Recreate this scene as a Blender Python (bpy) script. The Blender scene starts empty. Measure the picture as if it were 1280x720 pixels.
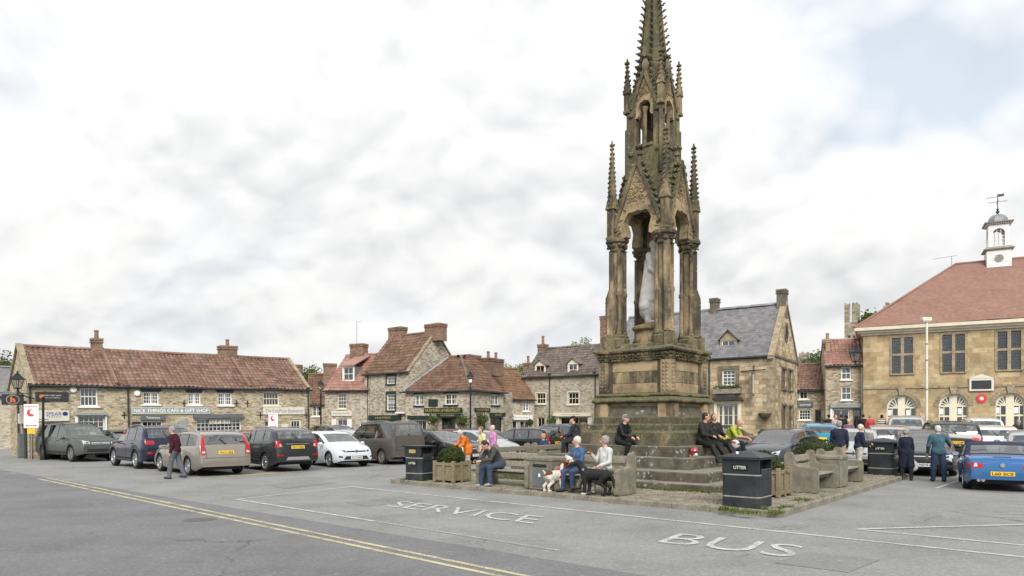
import bpy, bmesh, math, random
import numpy as np
from mathutils import Vector, Matrix
from mathutils.bvhtree import BVHTree
R = math.radians
rnd = random.Random(7)
SC = bpy.context.scene
COL = SC.collection

# ------------------------------------------------------------------ camera
F, HZ, H, CX = 853.0, 527.0, 1.85, 640.0        # focal length and horizon of the 1280x720 photograph, eye height
cam_data = bpy.data.cameras.new('camera')
cam = bpy.data.objects.new('camera', cam_data)
COL.objects.link(cam)
cam.location = (0, 0, H)
cam.rotation_euler = (R(90), 0, 0)
cam_data.sensor_width = 36
cam_data.lens = 36 * F / 1280
cam_data.shift_y = (HZ - 360) / 1280
cam_data.clip_start = 0.1
cam_data.clip_end = 3000
SC.camera = cam
SC.render.resolution_x, SC.render.resolution_y = 1024, 576

# ------------------------------------------------------------------ light
SUN_EL, SUN_AZ = 39, 176                        # degrees; azimuth clockwise from +Y (176: behind the camera)
sun_data = bpy.data.lights.new('sun', 'SUN')
sun_data.energy = 1.5
sun_data.angle = R(32)
sun_data.color = (1, .965, .91)
sun = bpy.data.objects.new('sun', sun_data)
COL.objects.link(sun)
sd = Vector((math.sin(R(SUN_AZ)) * math.cos(R(SUN_EL)), math.cos(R(SUN_AZ)) * math.cos(R(SUN_EL)), math.sin(R(SUN_EL))))
sun.rotation_euler = (-sd).to_track_quat('-Z', 'Y').to_euler()
sun.location = (-20, -30, 60)

SC.view_settings.view_transform = 'Standard'
SC.view_settings.look = 'None'
SC.view_settings.gamma = 1
SC.view_settings.exposure = 1.38


class NT:
    """small node-tree writer: add(type, {input: value or socket}, **properties) -> node"""
    def __init__(s, tree):
        s.t = tree
        s.t.nodes.clear()

    def add(s, typ, ins=None, **props):
        n = s.t.nodes.new(typ)
        for k, v in props.items():
            setattr(n, k, v)
        for k, v in (ins or {}).items():
            sock = n.inputs[k]
            if isinstance(v, bpy.types.NodeSocket):
                s.t.links.new(v, sock)
            elif isinstance(v, bpy.types.Node):
                s.t.links.new(v.outputs[0], sock)
            else:
                if sock.type == 'RGBA' and len(v) == 3:
                    v = (*v, 1)
                sock.default_value = v
        return n

    def math(s, op, a, b=0.0, c=None, clamp=False):
        ins = {0: a, 1: b}
        if c is not None:
            ins[2] = c
        return s.add('ShaderNodeMath', ins, operation=op, use_clamp=clamp).outputs[0]

    def ramp(s, fac, stops, interp='LINEAR'):
        n = s.add('ShaderNodeValToRGB', {0: fac})
        r = n.color_ramp
        r.interpolation = interp
        while len(r.elements) < len(stops):
            r.elements.new(.5)
        for e, (p, c) in zip(r.elements, stops):
            e.position = p
            e.color = (*c, 1) if not isinstance(c, (int, float)) else (c, c, c, 1)
        return n.outputs[0]

    def mix(s, fac, a, b, blend='MIX'):
        n = s.add('ShaderNodeMix', None, data_type='RGBA', blend_type=blend)
        for k, v in ((0, fac), (6, a), (7, b)):
            if isinstance(v, bpy.types.NodeSocket):
                s.t.links.new(v, n.inputs[k])
            elif k == 0:
                n.inputs[0].default_value = v
            else:
                n.inputs[k].default_value = (*v, 1) if len(v) == 3 else v
        return n.outputs[2]

    def noise(s, vec, scale, detail=4, rough=.55, out=0):
        return s.add('ShaderNodeTexNoise', {'Vector': vec, 'Scale': scale, 'Detail': detail, 'Roughness': rough}).outputs[out]


# ------------------------------------------------------------------ sky: Nishita blue behind a broken bright cloud deck
world = bpy.data.worlds.new('World')
SC.world = world
world.use_nodes = True
world.cycles.sampling_method = 'MANUAL'
world.cycles.sample_map_resolution = 512
w = NT(world.node_tree)
sky = w.add('ShaderNodeTexSky', None, sky_type='NISHITA', sun_disc=False)
sky.sun_elevation = R(SUN_EL)
sky.sun_rotation = R(SUN_AZ)
sky.air_density, sky.dust_density, sky.ozone_density = 1.0, 1.5, 1.0
CLOUD_SEED = 12.3
gen = w.add('ShaderNodeTexCoord').outputs['Generated']
sep = w.add('ShaderNodeSeparateXYZ', {0: gen})
zz = w.math('ADD', w.math('MAXIMUM', sep.outputs[2], 0.0), 0.55)
flat = w.add('ShaderNodeCombineXYZ', {0: w.math('DIVIDE', sep.outputs[0], zz), 1: w.math('DIVIDE', sep.outputs[1], zz), 2: CLOUD_SEED})
warp = w.noise(flat.outputs[0], 1.6, 3, .5, 1)
pos = w.add('ShaderNodeVectorMath', {0: flat.outputs[0], 1: w.add('ShaderNodeVectorMath', {0: warp, 1: (.30, .30, .30)}, operation='MULTIPLY').outputs[0]}, operation='ADD').outputs[0]


def scaled(v, k):
    return w.add('ShaderNodeVectorMath', {0: v, 1: (k, k, 1)}, operation='MULTIPLY').outputs[0]


def billow(v):
    """rounded heaps: fractal noise plus two sizes of bulges"""
    n = w.math('MULTIPLY', w.noise(v, 1.25, 10, .55), .66)
    for sc_, k in ((2.2, .34), (5.4, .18), (13.0, .09), (29.0, .04)):
        f1 = w.add('ShaderNodeTexVoronoi', {'Vector': v, 'Scale': sc_}).outputs[0]
        n = w.math('MULTIPLY_ADD', w.math('SUBTRACT', .62, f1), k, n)
    return n


puff = billow(pos)
puff_up = billow(scaled(pos, .965))                                                    # density a little nearer the zenith
lit = w.math('MULTIPLY_ADD', w.math('SUBTRACT', puff, puff_up), 3.7, .665, clamp=True)  # heaped tops catch the light
deep = w.ramp(w.noise(pos, 1.5, 6, .55), [(.38, 0.0), (.62, 1.0)])                     # thick, greyer parts of the deck
body = w.ramp(w.math('MULTIPLY_ADD', deep, -.36, lit), [(.0, (.84, .85, .865)), (.20, (.95, .955, .96)), (.44, (1.08, 1.08, 1.075)), (.75, (1.18, 1.18, 1.17))])
cover = w.ramp(w.math('MULTIPLY_ADD', w.noise(pos, 1.25, 3, .5), .7, w.math('MULTIPLY', puff, .42)), [(.455, .32), (.50, .80), (.57, 1.0)])
cover = w.math('MAXIMUM', cover, w.ramp(sep.outputs[2], [(.06, .95), (.24, 0.0)]))      # haze and far cloud close the gaps low down
elev = w.math('MULTIPLY_ADD', w.math('MAXIMUM', sep.outputs[2], 0.0), .45, .90)       # an overcast deck is brighter overhead
cloud = w.mix(1.0, body, w.add('ShaderNodeCombineColor', {0: elev, 1: elev, 2: elev}).outputs[0], 'MULTIPLY')
cloud = w.add('ShaderNodeVectorMath', {0: cloud, 1: (3.42, 3.42, 3.42)}, operation='MULTIPLY').outputs[0]
veil = w.math('MULTIPLY', cover, 1.0)
blue = w.add('ShaderNodeVectorMath', {0: sky.outputs[0], 1: (.6, .62, .64)}, operation='MULTIPLY').outputs[0]
blue = w.mix(.62, blue, (2.95, 3.35, 3.7))                                             # thin high cloud in the gaps
col = w.mix(veil, blue, cloud)
bg = w.add('ShaderNodeBackground', {'Color': col, 'Strength': 0.1})
w.add('ShaderNodeOutputWorld', {0: bg.outputs[0]})


# ------------------------------------------------------------------ placing: where a ray of the survey photograph meets a plane
def P(px, py, d):
    return Vector(((px - CX) / F * d, d, H + (HZ - py) / F * d))


def G(px, py, z=0.0):
    d = F * (H - z) / (py - HZ)
    return Vector(((px - CX) / F * d, d, z))


def XY(px, d):
    return Vector(((px - CX) / F * d, d, 0))


# ------------------------------------------------------------------ objects
def tag(o, label=None, cat=None, group=None, kind=None):
    for k, v in (('label', label), ('category', cat), ('group', group), ('kind', kind)):
        if v:
            o[k] = v
    return o


def empty(name, loc=(0, 0, 0), rz=0.0, label=None, cat=None, group=None, parent=None):
    o = bpy.data.objects.new(name, None)
    COL.objects.link(o)
    o.empty_display_size = .2
    o.location = loc
    o.rotation_euler = (0, 0, rz)
    o.parent = parent
    return tag(o, label, cat, group)


def link(name, me, parent=None, loc=None, rot=None):
    o = bpy.data.objects.new(name, me)
    COL.objects.link(o)
    o.parent = parent
    if loc is not None:
        o.location = loc
    if rot is not None:
        o.rotation_euler = rot
    return o


CHILD = {}


def copy_tree(o, parent=None):
    """copy of a thing with copies of its parts and sub-parts (mesh data shared)"""
    kids = CHILD.get(o.name)
    if kids is None:
        kids = CHILD[o.name] = [c for c in COL.objects if c.parent == o]
    c = o.copy()
    COL.objects.link(c)
    c.parent = parent
    for k in kids:
        copy_tree(k, c)
    return c


class MB:
    """collects geometry; build() links it as ONE mesh object"""
    def __init__(s):
        s.v, s.f, s.m, s.uv = [], [], [], None

    def _mat(s, n, mi):
        s.m += [mi] * n

    def hexa(s, p, mi=0):
        """8 corners: bottom ring 0-3 (ccw seen from above), top ring 4-7"""
        b = len(s.v)
        s.v += [tuple(q) for q in p]
        s.f += [(b + 3, b + 2, b + 1, b), (b + 4, b + 5, b + 6, b + 7)] + [(b + i, b + (i + 1) % 4, b + 4 + (i + 1) % 4, b + 4 + i) for i in range(4)]
        s._mat(6, mi)
        return s

    def box(s, x0, x1, y0, y1, z0, z1, mi=0, M=None):
        p = [(x0, y0, z0), (x1, y0, z0), (x1, y1, z0), (x0, y1, z0), (x0, y0, z1), (x1, y0, z1), (x1, y1, z1), (x0, y1, z1)]
        if M is not None:
            p = [M @ Vector(q) for q in p]
        return s.hexa(p, mi)

    def bevbox(s, x0, x1, y0, y1, z0, z1, c=.01, mi=0, M=None):
        """box with chamfered edges"""
        b = len(s.v)
        pts = []
        for sx in (0, 1):
            for sy in (0, 1):
                for sz in (0, 1):
                    X, Y, Z = (x0, x1)[sx], (y0, y1)[sy], (z0, z1)[sz]
                    dx, dy, dz = (c, -c)[sx], (c, -c)[sy], (c, -c)[sz]
                    pts += [(X, Y + dy, Z + dz), (X + dx, Y, Z + dz), (X + dx, Y + dy, Z)]
        if M is not None:
            pts = [tuple(M @ Vector(q)) for q in pts]
        s.v += pts
        I = lambda sx, sy, sz, k: b + (sx * 4 + sy * 2 + sz) * 3 + k
        fs = []
        for a in (0, 1):
            fs.append([I(a, 0, 0, 0), I(a, 1, 0, 0), I(a, 1, 1, 0), I(a, 0, 1, 0)][::(1 if a else -1)])
            fs.append([I(0, a, 0, 1), I(0, a, 1, 1), I(1, a, 1, 1), I(1, a, 0, 1)][::(1 if a else -1)])
            fs.append([I(0, 0, a, 2), I(1, 0, a, 2), I(1, 1, a, 2), I(0, 1, a, 2)][::(1 if a else -1)])
        for p in (0, 1):
            for q in (0, 1):
                fs.append([I(p, q, 0, 0), I(p, q, 1, 0), I(p, q, 1, 1), I(p, q, 0, 1)])
                fs.append([I(p, 0, q, 0), I(p, 1, q, 0), I(p, 1, q, 2), I(p, 0, q, 2)])
                fs.append([I(0, p, q, 1), I(1, p, q, 1), I(1, p, q, 2), I(0, p, q, 2)])
        for sx in (0, 1):
            for sy in (0, 1):
                for sz in (0, 1):
                    fs.append([I(sx, sy, sz, k) for k in range(3)])
        s.f += [tuple(q) for q in fs]
        s._mat(len(fs), mi)
        s.fix = True
        return s

    def poly(s, pts, mi=0):
        b = len(s.v)
        s.v += [tuple(p) for p in pts]
        s.f.append(tuple(range(b, b + len(pts))))
        s._mat(1, mi)
        return s

    def prism(s, pts, off, mi=0):
        """polygon extruded along the vector off"""
        n = len(pts)
        b = len(s.v)
        off = Vector(off)
        s.v += [tuple(p) for p in pts] + [tuple(Vector(p) + off) for p in pts]
        s.f += [tuple(range(b + n - 1, b - 1, -1)), tuple(range(b + n, b + 2 * n))]
        s.f += [(b + i, b + (i + 1) % n, b + n + (i + 1) % n, b + n + i) for i in range(n)]
        s._mat(n + 2, mi)
        s.fix = True
        return s

    def grid(s, rows, closed_u=False, mi=0, flip=False):
        """rows: list of equal-length point lists"""
        b = len(s.v)
        n = len(rows[0])
        for r in rows:
            s.v += [tuple(p) for p in r]
        for i in range(len(rows) - 1):
            for j in range(n if closed_u else n - 1):
                q = (b + i * n + j, b + i * n + (j + 1) % n, b + (i + 1) * n + (j + 1) % n, b + (i + 1) * n + j)
                s.f.append(q[::-1] if flip else q)
                s.m.append(mi)
        return s

    def lathe(s, prof, n=16, c=(0, 0, 0), mi=0, M=None, sq=False, caps=True, a0=0.0):
        """profile of (radius, z); sq: square section"""
        rows = []
        for r, z in prof:
            row = []
            for i in range(n):
                a = a0 + 2 * math.pi * i / n
                k = r / max(abs(math.cos(a)), abs(math.sin(a))) if sq else r
                p = Vector((c[0] + k * math.cos(a), c[1] + k * math.sin(a), c[2] + z))
                row.append(M @ p if M is not None else p)
            rows.append(row)
        s.grid(rows, True, mi)
        if caps:
            b = len(s.v) - n * len(prof)
            s.f += [tuple(range(b + n - 1, b - 1, -1)), tuple(range(len(s.v) - n, len(s.v)))]
            s._mat(2, mi)
        return s

    def tube(s, pts, r, n=8, mi=0, caps=True):
        """tube along points; r number or list"""
        pts = [Vector(p) for p in pts]
        rows = []
        up = None
        for i, p in enumerate(pts):
            t = (pts[min(i + 1, len(pts) - 1)] - pts[max(i - 1, 0)]).normalized()
            if up is None:
                up = Vector((0, 0, 1)) if abs(t.z) < .9 else Vector((1, 0, 0))
            a = t.cross(up).normalized()
            b_ = a.cross(t).normalized()
            up = b_
            rr = r[i] if isinstance(r, (list, tuple)) else r
            rows.append([p + a * rr * math.cos(2 * math.pi * k / n) + b_ * rr * math.sin(2 * math.pi * k / n) for k in range(n)])
        s.grid(rows, True, mi, flip=True)
        if caps:
            b = len(s.v) - n * len(rows)
            s.f += [tuple(range(b, b + n)), tuple(range(len(s.v) - 1, len(s.v) - n - 1, -1))]
            s._mat(2, mi)
        return s

    def add(s, verts, faces, mi=0, M=None):
        b = len(s.v)
        s.v += [tuple(M @ Vector(v)) for v in verts] if M is not None else [tuple(v) for v in verts]
        s.f += [tuple(b + i for i in f) for f in faces]
        s._mat(len(faces), mi)
        return s

    def mesh(s, name, mats, smooth=False, fix=True):
        me = bpy.data.meshes.new(name)
        me.from_pydata(s.v, [], s.f)
        mats = mats if isinstance(mats, (list, tuple)) else [mats]
        for m in mats:
            me.materials.append(m)
        if len(mats) > 1:
            me.polygons.foreach_set('material_index', s.m)
        if s.uv is not None:
            lay = me.uv_layers.new(name='UVMap')
            idx = np.zeros(len(me.loops), dtype=np.int32)
            me.loops.foreach_get('vertex_index', idx)
            lay.data.foreach_set('uv', np.asarray(s.uv, dtype=np.float32)[idx].ravel())
        if fix and getattr(s, 'fix', False):
            bm = bmesh.new()
            bm.from_mesh(me)
            bmesh.ops.recalc_face_normals(bm, faces=bm.faces)
            bm.to_mesh(me)
            bm.free()
        if smooth:
            me.polygons.foreach_set('use_smooth', [True] * len(me.polygons))
            if smooth is not True:
                me.set_sharp_from_angle(angle=R(smooth))
        me.update()
        return me

    def build(s, name, mats, parent=None, loc=None, rot=None, smooth=False, fix=True):
        return link(name, s.mesh(name, mats, smooth, fix), parent, loc, rot)


def text_mesh(txt, size, mats, extrude=0.0, spacing=1.0, shear=0.0, align='CENTER', bold=0.0):
    cu = bpy.data.curves.new('lettering', 'FONT')
    cu.body = txt
    cu.size = size
    cu.extrude = extrude
    cu.offset = bold
    cu.space_character = spacing
    cu.shear = shear
    cu.align_x = align
    cu.align_y = 'CENTER'
    cu.resolution_u = 3
    o = bpy.data.objects.new('lettering', cu)
    COL.objects.link(o)
    dg = bpy.context.evaluated_depsgraph_get()
    me = bpy.data.meshes.new_from_object(o.evaluated_get(dg))
    me.materials.clear()
    me.materials.append(mats)
    bpy.data.objects.remove(o)
    bpy.data.curves.remove(cu)
    return me


def lettering(name, txt, width, height, m, parent, M, bold=0.0, spacing=1.0, shear=0.0, extrude=0.0):
    """flat text fitted to width x height, in the plane of M (x right, y up, z out)"""
    me = text_mesh(txt, 1.0, m, extrude, spacing, shear, bold=bold)
    co = np.zeros(len(me.vertices) * 3)
    me.vertices.foreach_get('co', co)
    co = co.reshape(-1, 3)
    lo, hi = co.min(0), co.max(0)
    co[:, 0] = (co[:, 0] - (lo[0] + hi[0]) / 2) * width / max(hi[0] - lo[0], 1e-6)
    co[:, 1] = (co[:, 1] - (lo[1] + hi[1]) / 2) * height / max(hi[1] - lo[1], 1e-6)
    co = co @ np.array(M.to_3x3()).T + np.array(M.translation)
    me.vertices.foreach_set('co', co.ravel())
    me.update()
    return link(name, me, parent)


# ------------------------------------------------------------------ organic shapes: union of tapered capsules, skinned on a grid
def sdf_eval(p, q):
    if p[0] == 'c':
        a, b = np.array(p[1]), np.array(p[2])
        ba = b - a
        h = np.clip(((q - a) @ ba) / max(ba @ ba, 1e-9), 0, 1)
        return np.linalg.norm(q - a - h[..., None] * ba, axis=-1) - (p[3] + (p[4] - p[3]) * h)
    c, r = np.array(p[1]), np.array(p[2])
    v = q - c
    if len(p) > 5 and p[5] is not None:
        v = v @ np.array(p[5])
    k = np.linalg.norm(v / r, axis=-1)
    return (k - 1) * min(r) if False else (k - 1) * np.linalg.norm(v, axis=-1) / np.maximum(k, 1e-6)


def sdf_mesh(name, prims, mats, h=.014, k=.03, smooth=True, labels=True, rough=None):
    """prims: ('c', a, b, ra, rb, material) tapered capsule, ('e', centre, radii, material, _, rotation) ellipsoid"""
    lo, hi = [], []
    for p in prims:
        if p[0] == 'c':
            m_ = max(p[3], p[4])
            a, b = np.array(p[1]), np.array(p[2])
            lo.append(np.minimum(a, b) - m_)
            hi.append(np.maximum(a, b) + m_)
        else:
            m_ = max(p[2]) if len(p) > 5 and p[5] is not None else np.array(p[2])
            lo.append(np.array(p[1]) - m_)
            hi.append(np.array(p[1]) + m_)
    L = np.min(lo, 0) - 2.5 * h
    U = np.max(hi, 0) + 2.5 * h
    n = np.ceil((U - L) / h).astype(int) + 1
    f = np.full(n, 9.0)
    pad = k + 2 * h
    ax = [L[i] + h * np.arange(n[i]) for i in range(3)]
    for p, l_, u_ in zip(prims, lo, hi):
        i0 = np.maximum(((l_ - pad - L) / h).astype(int), 0)
        i1 = np.minimum(((u_ + pad - L) / h).astype(int) + 2, n)
        sl = tuple(slice(i0[i], i1[i]) for i in range(3))
        q = np.stack(np.meshgrid(*[ax[i][sl[i]] for i in range(3)], indexing='ij'), -1)
        d = sdf_eval(p, q)
        g = f[sl]
        e = np.clip(k - np.abs(g - d), 0, None) / k
        f[sl] = np.minimum(g, d) - e * e * k * .25
    if rough:
        q = np.stack(np.meshgrid(*ax, indexing='ij'), -1)
        amp, fr = rough
        f += amp * (np.sin(q[..., 0] * fr + 1.3 * np.sin(q[..., 2] * fr * .7)) * np.sin(q[..., 1] * fr * 1.1 + .8) * np.sin(q[..., 2] * fr * .9 + np.sin(q[..., 0] * fr * .5)))
    s = f < 0
    nc = n - 1
    acc = np.zeros((*nc, 3))
    cnt = np.zeros(nc)
    for axis in range(3):
        for o1 in (0, 1):
            for o2 in (0, 1):
                a = [0, 0, 0]
                oth = [i for i in range(3) if i != axis]
                a[oth[0]], a[oth[1]] = o1, o2
                b = list(a)
                b[axis] = 1
                fa = f[a[0]:a[0] + nc[0], a[1]:a[1] + nc[1], a[2]:a[2] + nc[2]]
                fb = f[b[0]:b[0] + nc[0], b[1]:b[1] + nc[1], b[2]:b[2] + nc[2]]
                m_ = (fa < 0) != (fb < 0)
                t = fa[m_] / (fa[m_] - fb[m_])
                add = np.tile(np.array(a, float), (len(t), 1))
                add[:, axis] += t
                acc[m_] += add
                cnt[m_] += 1
    act = cnt > 0
    idx = np.full(nc, -1)
    idx[act] = np.arange(act.sum())
    V = L + h * (np.argwhere(act) + acc[act] / cnt[act][:, None])
    faces = []
    for axis in range(3):
        o1, o2 = [(1, 2), (2, 0), (0, 1)][axis]
        a = [slice(None)] * 3
        b = [slice(None)] * 3
        a[axis], b[axis] = slice(0, -1), slice(1, None)
        sa, sb = s[tuple(a)], s[tuple(b)]
        for inside in (True, False):
            e = np.argwhere((sa == inside) & (sb != inside))
            e = e[(e[:, o1] > 0) & (e[:, o2] > 0) & (e[:, o1] < nc[o1]) & (e[:, o2] < nc[o2])]
            u1, u2 = np.zeros(3, int), np.zeros(3, int)
            u1[o1], u2[o2] = 1, 1
            g = lambda x: idx[x[:, 0], x[:, 1], x[:, 2]]
            q = np.stack([g(e - u1 - u2), g(e - u2), g(e), g(e - u1)], 1)
            faces.append(q if inside else q[:, ::-1])
    Fc = np.concatenate(faces)
    me = bpy.data.meshes.new(name)
    me.from_pydata(V.tolist(), [], Fc.tolist())
    for m_ in mats:
        me.materials.append(m_)
    if labels and len(mats) > 1:
        cen = V[Fc].mean(1)
        D = np.stack([sdf_eval(p, cen) for p in prims])
        mi = np.array([p[5] if p[0] == 'c' else p[3] for p in prims])[D.argmin(0)]
        me.polygons.foreach_set('material_index', mi.astype(np.int32))
    if smooth:
        me.polygons.foreach_set('use_smooth', [True] * len(me.polygons))
    me.update()
    return me
# ------------------------------------------------------------------ materials
def newmat(name):
    m = bpy.data.materials.new(name)
    m.use_nodes = True
    return m, NT(m.node_tree)


def finish(t, color, rough=.8, bump=None, bump_d=.01, bump_s=.5, metal=0.0, spec=.3, coat=0.0, **kw):
    ins = {'Base Color': color, 'Roughness': rough, 'Metallic': metal, 'Specular IOR Level': spec}
    if coat:
        ins['Coat Weight'] = coat
        ins['Coat Roughness'] = .04
    ins.update(kw)
    if bump is not None:
        ins['Normal'] = t.add('ShaderNodeBump', {'Height': bump, 'Distance': bump_d, 'Strength': bump_s}).outputs[0]
    b = t.add('ShaderNodeBsdfPrincipled', ins)
    t.add('ShaderNodeOutputMaterial', {0: b.outputs[0]})


def obco(t):
    return t.add('ShaderNodeTexCoord').outputs['Object']


def plain(name, c, rough=.6, var=.18, scale=6, spec=.3, metal=0.0, coat=0.0, bump=0.0, bscale=60, dirt=None, **kw):
    """painted or natural surface with gentle tonal variation"""
    m, t = newmat(name)
    v = obco(t)
    n = t.noise(v, scale, 6, .6)
    dark = tuple(x * (1 - var) for x in c)
    light = tuple(min(1, x * (1 + var)) for x in c)
    col = t.ramp(n, [(.3, dark), (.7, light)])
    if dirt:
        f = t.ramp(t.noise(v, scale * .45, 8, .7), [(.5, 0.0), (.68, dirt[1])])
        col = t.mix(f, col, dirt[0])
    finish(t, col, rough, t.noise(v, bscale, 5) if bump else None, .01, bump, metal, spec, coat, **kw)
    return m


def stone_wall(name, cols, row=.17, width=.36, mortar=.014, mcol=(.33, .29, .22), stain=(.12, .10, .075), stain_amt=.5, bump=.7, warp=.05, grime=None):
    """coursed stone: one tint per stone, uneven joints, weather stains"""
    m, t = newmat(name)
    o = obco(t)
    s = t.add('ShaderNodeSeparateXYZ', {0: o})
    vec = t.add('ShaderNodeCombineXYZ', {0: t.math('ADD', s.outputs[0], s.outputs[1]), 1: s.outputs[2], 2: 0.0}).outputs[0]
    wn = t.noise(o, 2.2, 3, .5, 1)
    wv = t.add('ShaderNodeVectorMath', {0: t.add('ShaderNodeVectorMath', {0: wn, 1: (.5, .5, .5)}, operation='SUBTRACT').outputs[0], 1: (warp * 2, warp * 2, 0)}, operation='MULTIPLY').outputs[0]
    vec = t.add('ShaderNodeVectorMath', {0: vec, 1: wv}, operation='ADD').outputs[0]
    b = t.add('ShaderNodeTexBrick', {'Vector': vec, 'Color1': (0, 0, 0), 'Color2': (1, 1, 1), 'Mortar': (.5, .5, .5), 'Scale': 1.0, 'Mortar Size': mortar, 'Mortar Smooth': .3, 'Bias': 0.0, 'Brick Width': width, 'Row Height': row}, offset=.5, offset_frequency=2, squash=.7, squash_frequency=3)
    fine = t.noise(o, 9, 6, .65)
    tint = t.math('MULTIPLY_ADD', fine, .5, t.math('MULTIPLY', b.outputs[0], .75))
    n = len(cols)
    col = t.ramp(tint, [(.12 + .8 * i / (n - 1), c) for i, c in enumerate(cols)])
    col = t.mix(b.outputs[1], col, mcol)
    f = t.ramp(t.noise(o, .7, 8, .68), [(.46, 0.0), (.66, stain_amt)])
    col = t.mix(f, col, stain)
    if grime:
        col = t.mix(t.ramp(t.noise(o, 1.6, 7, .7), [(.52, 0.0), (.64, grime[1])]), col, grime[0])
    h = t.math('MULTIPLY_ADD', b.outputs[1], -1.0, t.math('MULTIPLY', t.noise(o, 22, 5), .7))
    finish(t, col, .9, h, .03, bump, spec=.15)
    return m


def tiles(name, stops, lichen=(.20, .19, .14), lich_amt=.45, rough=.85):
    """roof tiles: one tint per tile from the tile's own UV cell"""
    m, t = newmat(name)
    uv = t.add('ShaderNodeTexCoord').outputs['UV']
    fl = t.add('ShaderNodeVectorMath', {0: uv}, operation='FLOOR').outputs[0]
    wn = t.add('ShaderNodeTexWhiteNoise', {'Vector': fl}, noise_dimensions='2D').outputs[0]
    o = obco(t)
    val = t.math('MULTIPLY_ADD', t.noise(o, .8, 6, .6), .68, t.math('MULTIPLY', wn, .36))
    n = len(stops)
    col = t.ramp(val, [(.15 + .75 * i / (n - 1), c) for i, c in enumerate(stops)])
    f = t.ramp(t.noise(o, 2.4, 8, .72), [(.5, 0.0), (.7, lich_amt)])
    col = t.mix(f, col, lichen)
    finish(t, col, rough, t.noise(o, 30, 4), .01, .3, spec=.2)
    return m


def monument_stone(name, moss_amt=1.0, pale=False, off=0.0, sooty=0.0):
    m, t = newmat(name)
    o = t.add('ShaderNodeTexCoord').outputs['Object']
    g = t.add('ShaderNodeNewGeometry')
    pw = g.outputs['Position']
    nz = t.add('ShaderNodeSeparateXYZ', {0: g.outputs['True Normal']}).outputs[2]
    base = t.ramp(t.noise(pw, 1.3, 8, .62), [(.30, (.115, .09, .062)), (.45, (.25, .19, .118)), (.58, (.385, .295, .178)), (.74, (.33, .285, .205))])
    soot = t.ramp(t.noise(t.add('ShaderNodeVectorMath', {0: pw, 1: (1, 1, .33)}, operation='MULTIPLY').outputs[0], 1.7, 8, .7), [((.44 if not pale else .545) - sooty, 0.0), ((.60 if not pale else .68) - sooty, .90 if not pale else .75)])
    col = t.mix(soot, base, (.048, .043, .036))
    lich = t.ramp(t.noise(pw, 9, 6, .7), [(.60, 0.0), (.68, .55)])
    col = t.mix(lich, col, (.36, .35, .29))
    up = t.math('MULTIPLY_ADD', nz, .5, t.math('MULTIPLY', t.noise(pw, 2.6, 7, .7), .85))
    moss = t.ramp(up, [(.50 - off, 0.0), (.80 - off, min(.92, .85 * moss_amt))])
    mc = t.ramp(t.noise(pw, 14, 4), [(.35, (.070, .070, .035)), (.65, (.165, .158, .088))])
    col = t.mix(moss, col, mc)
    finish(t, col, .92, t.noise(pw, 26, 7, .65), .02, .6, spec=.12)
    return m


def step_stone(name):
    m, t = newmat(name)
    pw = t.add('ShaderNodeNewGeometry').outputs['Position']
    base = t.ramp(t.noise(pw, 2.2, 8, .66), [(.28, (.045, .041, .033)), (.48, (.095, .085, .065)), (.66, (.155, .14, .11)), (.8, (.22, .20, .165))])
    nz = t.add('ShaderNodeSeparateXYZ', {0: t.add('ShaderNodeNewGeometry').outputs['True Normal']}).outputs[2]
    patchy = t.math('MULTIPLY', t.ramp(nz, [(.6, 0.0), (.9, 1.0)]), t.ramp(t.noise(pw, 1.7, 6, .65), [(.35, .25), (.6, .8)]))
    base = t.mix(patchy, base, (.27, .25, .205))                                         # up-facing treads mixed paler, in patches
    v = t.add('ShaderNodeTexVoronoi', {'Vector': t.add('ShaderNodeVectorMath', {0: pw, 1: t.add('ShaderNodeVectorMath', {0: t.noise(pw, 7, 4, .6, 1), 1: (.25, .25, .25)}, operation='MULTIPLY').outputs[0]}, operation='ADD').outputs[0], 'Scale': 8.0}).outputs[0]
    patch = t.math('MULTIPLY', t.ramp(v, [(.24, 1.0), (.34, 0.0)]), t.ramp(t.noise(pw, 2.0, 5, .6), [(.50, 0.0), (.60, .62)]))
    col = t.mix(patch, base, (.52, .52, .47))
    gm = t.ramp(t.noise(pw, 1.1, 6, .7), [(.55, 0.0), (.72, .6)])
    col = t.mix(gm, col, (.10, .105, .05))
    finish(t, col, .92, t.noise(pw, 30, 6, .65), .02, .6, spec=.12)
    return m


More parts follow.
